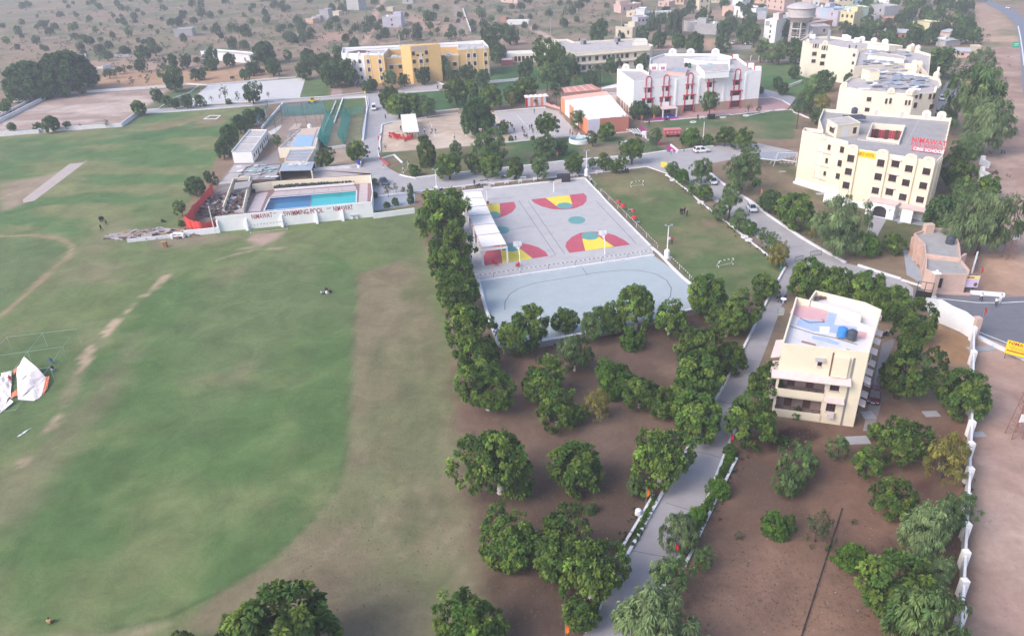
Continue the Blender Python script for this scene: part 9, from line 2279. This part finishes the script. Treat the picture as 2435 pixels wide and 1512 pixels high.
for i,pts in enumerate(([(80,205,2.6),(920,108,2.6)],[(-40,432,2.6),(735,325,2.6)],[(-40,645,2.6),(600,570,2.6)],[(510,158,2.6),(130,640,2.6)],[(755,325,2.6),(540,640,2.6),(400,800,2.)],[(40,1105,.3),(185,1082,.3),(270,960,.3)],[(400,800,1.2),(455,950,.2)],[(400,800,1.2),(240,825,.9)],[(850,205,2.6),(755,325,2.6)],[(80,205,2.6),(-40,330,2.6)])):
 MB().path([P('U7',x,y,z)for x,y,z in pts],.022,6).bd('pipe',FRM,t2)
for x,y in((510,158),(755,325),(80,205),(600,570),(920,108),(330,380)):p=P('U7',x,y,2.6);MB().tube((p.x,p.y,0),p,.022,n=6).bd('upright',FRM,t2)
t3=th('cloth_strip','crumpled white cloth strip lying on the grass below the collapsed tent','cloth',U(290,1350));mb=MB();sheetgrid(mb,(U(200,1412,.05),U(285,1345,.1),U(385,1298,.06),U(250,1395,.06)),10,4,.05,11);mb.bd('cloth',WK,t3)
mb=MB();g_=random.Random(4)
for k,x0,x1,y0,y1,n in(('S12',1980,2320,600,1500,110),('S16',1900,2260,100,1500,160),('S16',200,1300,600,1500,40),('T3',0,1800,930,1200,60)):
 for i in range(n):
  c=P(k,g_.uniform(x0,x1),g_.uniform(y0,y1));r=g_.uniform(.03,.09);mb.ell((c.x,c.y,r*.4),r,r*g_.uniform(.6,1),r*.6,6,4,jit=.25,rnd=g_)
o=mb.bd('stones',mat('pale_stone',(.36,.28,.24),.9,.25,4));tag(o,'small pale stones scattered on the bare earth','stones',kind='stuff')
# people: one continuous skinned body per pose
SKIN=mat('skin',(.22,.115,.07),.6,.06);HAIR=mat('black_hair',(.012,.01,.01),.6,.1)
def clothm(n,c):return mat('cloth_'+n,c,.85,.08,6)
CL=dict(black=clothm('black',(.018,.018,.022)),navy=clothm('navy',(.03,.04,.09)),white=clothm('white',(.74,.74,.76)),grey=clothm('grey',(.22,.22,.24)),red=clothm('red',(.5,.03,.04)),blue=clothm('blue',(.05,.13,.45)),tan=clothm('tan',(.52,.34,.18)),brown=clothm('brown',(.14,.08,.06)),maroon=clothm('maroon',(.2,.03,.05)),pink=clothm('pink',(.6,.3,.33)),teal=clothm('teal',(.05,.2,.2)))
def pose(name,J,E,R,regions):
 pass
 names=list(J);idx={n:i for i,n in enumerate(names)}
 me=bpy.data.meshes.new(name);me.from_pydata([J[n]for n in names],[(idx[a],idx[b])for a,b in E],[])
 ob=bpy.data.objects.new(name,me);COL.objects.link(ob)
 md=ob.modifiers.new('skin','SKIN');md.use_smooth_shade=True;sv=me.skin_vertices[0].data
 for n in names:
  r=R[n];sv[idx[n]].radius=r if isinstance(r,tuple)else(r,r)
  sv[idx[n]].use_root=(n=='pelvis')
 ms=ob.modifiers.new('sub','SUBSURF');ms.levels=1;ms.render_levels=1
 dg=bpy.context.evaluated_depsgraph_get();m2=bpy.data.meshes.new_from_object(ob.evaluated_get(dg));bpy.data.objects.remove(ob)
 V_=[VV(v.co)for v in m2 .vertices];F_=[tuple(p.vertices)for p in m2 .polygons];segs=[(VV(J[a]),VV(J[b]),regions[(a,b)])for a,b in E]
 mi=[]
 for f in F_:
  c=sum((V_[i]for i in f),VV())/len(f);best=9;k=1
  for a,b,s in segs:
   d=b-a;t=max(0,min(1,(c-a).dot(d)/max(1e-9,d.length_squared)));q=(c-a-d*t).length
   if q<best:best=q;k=s
  hd=VV(J['head'])
  if k==0 and(c-hd).length<.2 and(c.z>hd.z+.02 and c.y>hd.y-.05 or c.z>hd.z+.075):k=4
  mi.append(k)
 mb=MB();mb.v=[tuple(v)for v in V_];mb.f=F_;mb.m=mi
 for s in('l','r'):
  w,h=VV(J['wrist_'+s]),VV(J['hand_'+s]);d=(h-w).normalized();sd=d.orthogonal().normalized()
  for i in range(5):
   ln=(.05,.075,.085,.078,.058)[i];b0=h+sd*((i-2)*.018)if i else w.lerp(h,.5)+sd*-.035
   e=b0+d*ln*.6+(sd*-.02 if i==0 else VV());mb.tube(b0,e,.01,.009,6,0);mb.tube(e,e+(d+VV((0,0,-.35))).normalized()*ln*.45,.009,.007,6,0)
 hd=VV(J['head']);mb.ell(hd+VV((0,-.105,-.01)),.018,.028,.03,6,4,0)
 for s in(-1,1):mb.ell(hd+VV((s*.088,0,-.01)),.014,.028,.035,6,4,0)
 o=mb.bd(name,[SKIN,CL['black'],CL['black'],BLACK,HAIR],smooth=True);m3=o.data;bpy.data.objects.remove(o);return m3
BE=[('pelvis','waist'),('waist','chest'),('chest','neck'),('neck','head'),('head','crown'),('chest','sh_l'),('sh_l','el_l'),('el_l','wrist_l'),('wrist_l','hand_l'),('chest','sh_r'),('sh_r','el_r'),('el_r','wrist_r'),('wrist_r','hand_r'),('pelvis','hip_l'),('hip_l','kn_l'),('kn_l','an_l'),('an_l','toe_l'),('pelvis','hip_r'),('hip_r','kn_r'),('kn_r','an_r'),('an_r','toe_r')]
BR=dict(pelvis=(.15,.12),waist=(.14,.11),chest=(.17,.12),neck=.062,head=(.085,.1),crown=(.05,.06),sh_l=.075,el_l=.052,wrist_l=.038,hand_l=(.045,.022),sh_r=.075,el_r=.052,wrist_r=.038,hand_r=(.045,.022),hip_l=.1,kn_l=.072,an_l=.052,toe_l=.045,hip_r=.1,kn_r=.072,an_r=.052,toe_r=.045)
RG={e:1 for e in BE}
for a,b in BE:
 if a in('neck','head')or(a,b)==('chest','neck'):RG[(a,b)]=0
 if a.startswith('wrist')or a.startswith('el_'):RG[(a,b)]=0 if a.startswith('wrist')else 1
 if a=='pelvis' and b!='waist' or a.startswith('hip')or a.startswith('kn'):RG[(a,b)]=2
 if a.startswith('an_'):RG[(a,b)]=3
def J0(z=.94,**k):
 d=dict(pelvis=(0,0,z),waist=(0,.0,z+.16),chest=(0,.01,z+.4),neck=(0,0,z+.56),head=(0,-.02,z+.7),crown=(0,-.01,z+.79),sh_l=(.19,.01,z+.47),sh_r=(-.19,.01,z+.47),el_l=(.25,.03,z+.2),el_r=(-.25,.03,z+.2),wrist_l=(.26,-.05,z-.04),wrist_r=(-.26,-.05,z-.04),hand_l=(.26,-.08,z-.13),hand_r=(-.26,-.08,z-.13),hip_l=(.1,0,z-.06),hip_r=(-.1,0,z-.06),kn_l=(.11,-.02,.5),kn_r=(-.11,-.02,.5),an_l=(.11,.02,.08),an_r=(-.11,.02,.08),toe_l=(.12,-.14,.045),toe_r=(-.12,-.14,.045));d.update(k);return d
POSES=dict(stand=pose('person_stand',J0(),BE,BR,RG),walk=pose('person_walk',J0(.93,kn_l=(.1,-.22,.52),an_l=(.1,-.32,.1),toe_l=(.1,-.47,.09),kn_r=(-.1,.1,.5),an_r=(-.1,.36,.14),toe_r=(-.11,.24,.05),el_l=(.24,.14,1.15),wrist_l=(.25,.1,.92),hand_l=(.25,.07,.83),el_r=(-.24,-.1,1.14),wrist_r=(-.23,-.26,.95),hand_r=(-.23,-.31,.88)),BE,BR,RG),sit=pose('person_sit',J0(.52,kn_l=(.13,-.42,.5),kn_r=(-.13,-.42,.5),an_l=(.13,-.4,.09),an_r=(-.13,-.4,.09),toe_l=(.14,-.56,.045),toe_r=(-.14,-.56,.045),hip_l=(.1,-.04,.5),hip_r=(-.1,-.04,.5),el_l=(.25,-.06,.76),el_r=(-.25,-.06,.76),wrist_l=(.18,-.28,.6),wrist_r=(-.18,-.28,.6),hand_l=(.15,-.37,.59),hand_r=(-.15,-.37,.59)),BE,BR,RG),ground=pose('person_ground',J0(.14,kn_l=(.38,-.3,.2),kn_r=(-.38,-.3,.2),an_l=(.05,-.42,.08),an_r=(-.05,-.38,.1),toe_l=(-.1,-.44,.06),toe_r=(.1,-.46,.06),hip_l=(.11,-.03,.13),hip_r=(-.11,-.03,.13),chest=(0,-.03,.54),neck=(0,-.06,.69),head=(0,-.1,.82),crown=(0,-.09,.91),el_l=(.26,-.1,.36),el_r=(-.26,-.1,.36),wrist_l=(.2,-.3,.26),wrist_r=(-.2,-.3,.26),hand_l=(.14,-.37,.22),hand_r=(-.14,-.37,.22)),BE,BR,RG),crouch=pose('person_crouch',J0(.38,kn_l=(.17,-.36,.52),kn_r=(-.17,-.34,.5),an_l=(.14,-.08,.09),an_r=(-.14,-.06,.09),toe_l=(.15,-.24,.045),toe_r=(-.15,-.22,.045),waist=(0,-.08,.52),chest=(0,-.2,.72),neck=(0,-.28,.84),head=(0,-.36,.95),crown=(0,-.37,1.04),sh_l=(.19,-.2,.78),sh_r=(-.19,-.2,.78),el_l=(.24,-.42,.62),el_r=(-.24,-.42,.62),wrist_l=(.16,-.6,.48),wrist_r=(-.16,-.6,.48),hand_l=(.13,-.68,.43),hand_r=(-.13,-.68,.43)),BE,BR,RG))
def person(label,p,ang,ps,top,bot='black',group=None,s=1.):
 o=bpy.data.objects.new('person',POSES[ps]);COL.objects.link(o);o.location=(p[0],p[1],p[2]if len(p)>2 else 0);o.rotation_euler=(0,0,ang);o.scale=(s,s,s)
 for i,m in((1,CL[top]),(2,CL[bot])):o.material_slots[i].link='OBJECT';o.material_slots[i].material=m
 return tag(o,label,'person',group)
G1='five people walking together on the field'
for i,(x,y,tp,lab)in enumerate(((385,250,'black','person in black walking, left of the close group on the field'),(415,235,'navy','person in dark jacket at the back of the walking group on the field'),(450,245,'black','person in black at the right of the walking group on the field'),(510,310,'grey','person in grey walking apart to the right of the field group'),(400,430,'black','person in black walking nearest, behind the field group'))):
 person(lab,P('V8',x,y),.4+.2*i,'walk',tp,'black',G1)
person('person sitting on the grass left of the red screen, in dark blue',P('V8',1725,235),1.,'ground','navy');person('person lying low beside the dark blue one, in black',P('V8',1765,240),2.2,'ground','black')
person('person in a white shirt sitting on the field, left of three',P('V1',700,930),.8,'ground','white','navy');person('person in black sitting on the field, middle of three',P('V1',890,800),.2,'ground','black','maroon');person('person in black sitting with back turned, right of three on the field',P('V1',1090,860),-1.2,'ground','black');person('person in a white top sitting in front of the middle one on the field',P('V1',915,940),3.,'ground','white','white')
person('person in a tan shirt sitting alone on the grass at the bottom left',P('S17',275,900),3.3,'ground','tan','brown')
person('person in blue crouching beside the collapsed tent frame',P('U7',640,520),-1.8,'crouch','blue','grey');person('person in black crouching below the one in blue',P('U7',655,615),-1.9,'crouch','black','white');person('person in a red shirt standing amid the collapsed tent cloth',P('U7',150,775),.3,'stand','red','grey')
for i,(x,y,lab)in enumerate(((1682,650,'leftmost of four people in black standing on the lawn'),(1705,655,'second of four people in black standing on the lawn'),(1735,640,'third of four people in black standing on the lawn'),(1768,672,'rightmost of four people in black standing on the lawn'))):person(lab,P('T2',x,y),3.4+.2*i,'stand','black','black','four people standing on the lawn',1. if i<3 else .9)
person('person in a white shirt standing behind the lawn lamp post',P('T2',1532,1045),.2,'stand','white','grey');person('person in red standing right of the lawn lamp post',P('T2',1560,1052),-.2,'stand','red','black')
person('person in white at the court corner rail, left',P('T2',448,195),.4,'stand','white','grey');person('person in white at the court corner rail, right',P('T2',472,225),.8,'stand','white','black')
for i,(x,y,tp)in enumerate(((905,78,'white'),(935,80,'black'),(962,76,'black'))):person('person sitting on the lawn edge bench, %s'%('in white on the left','in black in the middle','in black on the right')[i],P('T2',x,y),.3,'sit',tp,'black','three people at the lawn bench')
person('person in black standing beside the bench group at the court road',P('T1',775,258),.2,'stand','black')
for i in range(5):person('person in black sitting on the court road bench, %s from the left'%ORD[i],P('T1',862+22*i,240-2*i),2.9+.1*i,'sit','black','black','five people on the court road bench')
PZ='people playing and standing on the plaza'
for k,x,y,ang,ps,tp,bt,lab in(('V2',1432,640,.5,'stand','white','black','person in white standing right of the plaza canopy'),('V2',1615,690,.6,'walk','white','black','person in white striding on the volleyball court'),('V2',1655,640,2.,'walk','navy','navy','person behind the striding one on the volleyball court'),('V2',1750,660,-.6,'walk','navy','grey','person in blue walking on the volleyball court'),('V2',2295,810,.3,'stand','white','black','person in a white shirt alone mid volleyball court'),('V2',742,570,.3,'stand','black','black','person in black at the plaza canopy left post'),('V2',865,680,1.,'sit','brown','black','person in brown sitting at the canopy front'),('V2',940,740,.2,'sit','brown','brown','person in brown sitting among red chairs, left'),('V2',1000,735,.2,'sit','black','brown','person in black sitting among red chairs, middle'),('V2',1072,735,.3,'sit','brown','black','person in dark brown sitting among red chairs, right'),('V2',1215,760,2.,'stand','pink','white','person in pale clothes at the canopy right post'),('V2',1265,700,1.,'stand','black','black','person in black at the canopy right post'),('V2',915,850,2.8,'crouch','white','black','person in white bending before the red chairs'),('V2',840,900,2.5,'crouch','brown','maroon','person in brown bending before the red chairs'),('V2',880,910,2.9,'sit','maroon','brown','person in maroon sitting before the red chairs'),('V2',150,750,.2,'stand','white','black','person in white standing on the plaza road kerb'),('V2',110,1210,.5,'walk','brown','black','person in brown walking at the plaza kerb corner'),('V2',290,235,.5,'stand','grey','black','person on the road behind the plaza kerb'),('V3',590,400,.3,'walk','black','black','person in black by the small dark tree, upper'),('V3',632,450,.4,'stand','black','grey','person in black by the small dark tree, lower'),('V3',680,550,.5,'walk','black','black','person in black striding on the grey plaza'),('V3',885,505,.2,'stand','black','maroon','person in black behind the pink stools'),('V3',915,545,.6,'sit','grey','black','person in grey sitting on a pink stool'),('V3',1065,475,.2,'stand','grey','grey','person in grey standing mid plaza, left'),('V3',1118,455,.1,'stand','black','black','person in black standing mid plaza'),('V3',1148,560,.3,'stand','grey','brown','person in grey below the black one mid plaza'),('V3',1265,560,.6,'walk','black','grey','person walking left of the plaza tree'),('V3',1290,470,.9,'stand','white','black','person in white at the plaza tree, upper'),('V3',1325,470,1.,'stand','black','black','person in black at the plaza tree, upper'),('V3',1440,390,.1,'stand','black','black','person in black under the plaza tree'),('V3',710,715,.4,'sit','maroon','black','person in maroon sitting by the plaza kerb'),('V3',925,660,.5,'sit','black','grey','person in black sitting by the plaza kerb'),('V3',995,690,.3,'stand','grey','black','person standing by the plaza kerb'),('V3',965,690,.3,'sit','navy','white','person in navy sitting by the plaza kerb'),('V3',2075,585,.2,'stand','pink','grey','person in pink standing at the plaza right, left one'),('V3',2135,605,.2,'stand','white','black','person in white standing at the plaza right, right one'),('V3',1182,70,.1,'stand','grey','grey','person in grey far back on the grey plaza'),('V3',405,600,.2,'stand','black','black','person in black beside the white gazebo')):
 person(lab,P(k,x,y),ang,ps,tp,bt,PZ)
for k,x,y,ang,ps,tp,bt,lab in(('V4',1560,345,.2,'stand','white','black','person in a white shirt on the school lawn'),('V4',1778,65,.1,'stand','black','black','person in black beside the school bench'),('V4',765,190,.2,'stand','black','navy','person in dark clothes at the carpet end'),('V4',145,610,.2,'walk','black','black','person in black in the garden under the marquee'),('V4',1150,60,.6,'sit','white','black','person in white on the motorbike by the school carpet'),('T6',808,925,.1,'stand','white','white','person in white under the school porch'),('V4',440,555,.3,'sit','red','black','person in red sitting in the garden'),('V4',1490,735,.1,'stand','grey','grey','person standing by the road kerb near the white car'),('V5',1240,1025,.2,'walk','pink','white','person in pale pink walking past the road corner'),('S12',432,408,.4,'walk','navy','navy','person in dark blue walking on the path'),('S12',470,408,.2,'stand','navy','grey','person in blue standing on the path'),('U2',888,915,-.4,'walk','white','black','person in a white shirt on the road outside the gate, left'),('U2',1035,965,-.6,'walk','white','black','person in a white shirt on the road outside the gate, middle'),('U2',1075,930,-.4,'stand','white','white','person in white on the road outside the gate, right'),('S2',1640,785,.2,'stand','black','black','person in black on the ochre hostel forecourt'),('S2',2350,725,.2,'stand','black','grey','person in black by the green belt wall'),('S3',160,720,.3,'stand','black','white','person in black by the wall left of the marquee'),('U1',700,650,.2,'stand','white','white','person in white before the rear hostel block')):
 person(lab,P(k,x,y),ang,ps,tp,bt)
# evening haze
mb=MB();mb.box((-4100,-1600,-3.),(4100,4100,66.))
haze=mb.bd('haze',[]);haze['kind']='stuff';haze['label']='pale blue evening haze filling the air'
hm=bpy.data.materials.new('haze_air');hm.use_nodes=True
_n=hm.node_tree;_n.nodes.remove(_n.nodes['Principled BSDF'])
_v=_n.nodes.new('ShaderNodeVolumePrincipled');_v.inputs['Color'].default_value=(.86,.88,.98,1);_v.inputs['Density'].default_value=HAZE;_v.inputs['Anisotropy'].default_value=.0
_n.links.new(_v.outputs[0],_n.nodes['Material Output'].inputs['Volume'])
haze.data.materials.append(hm)
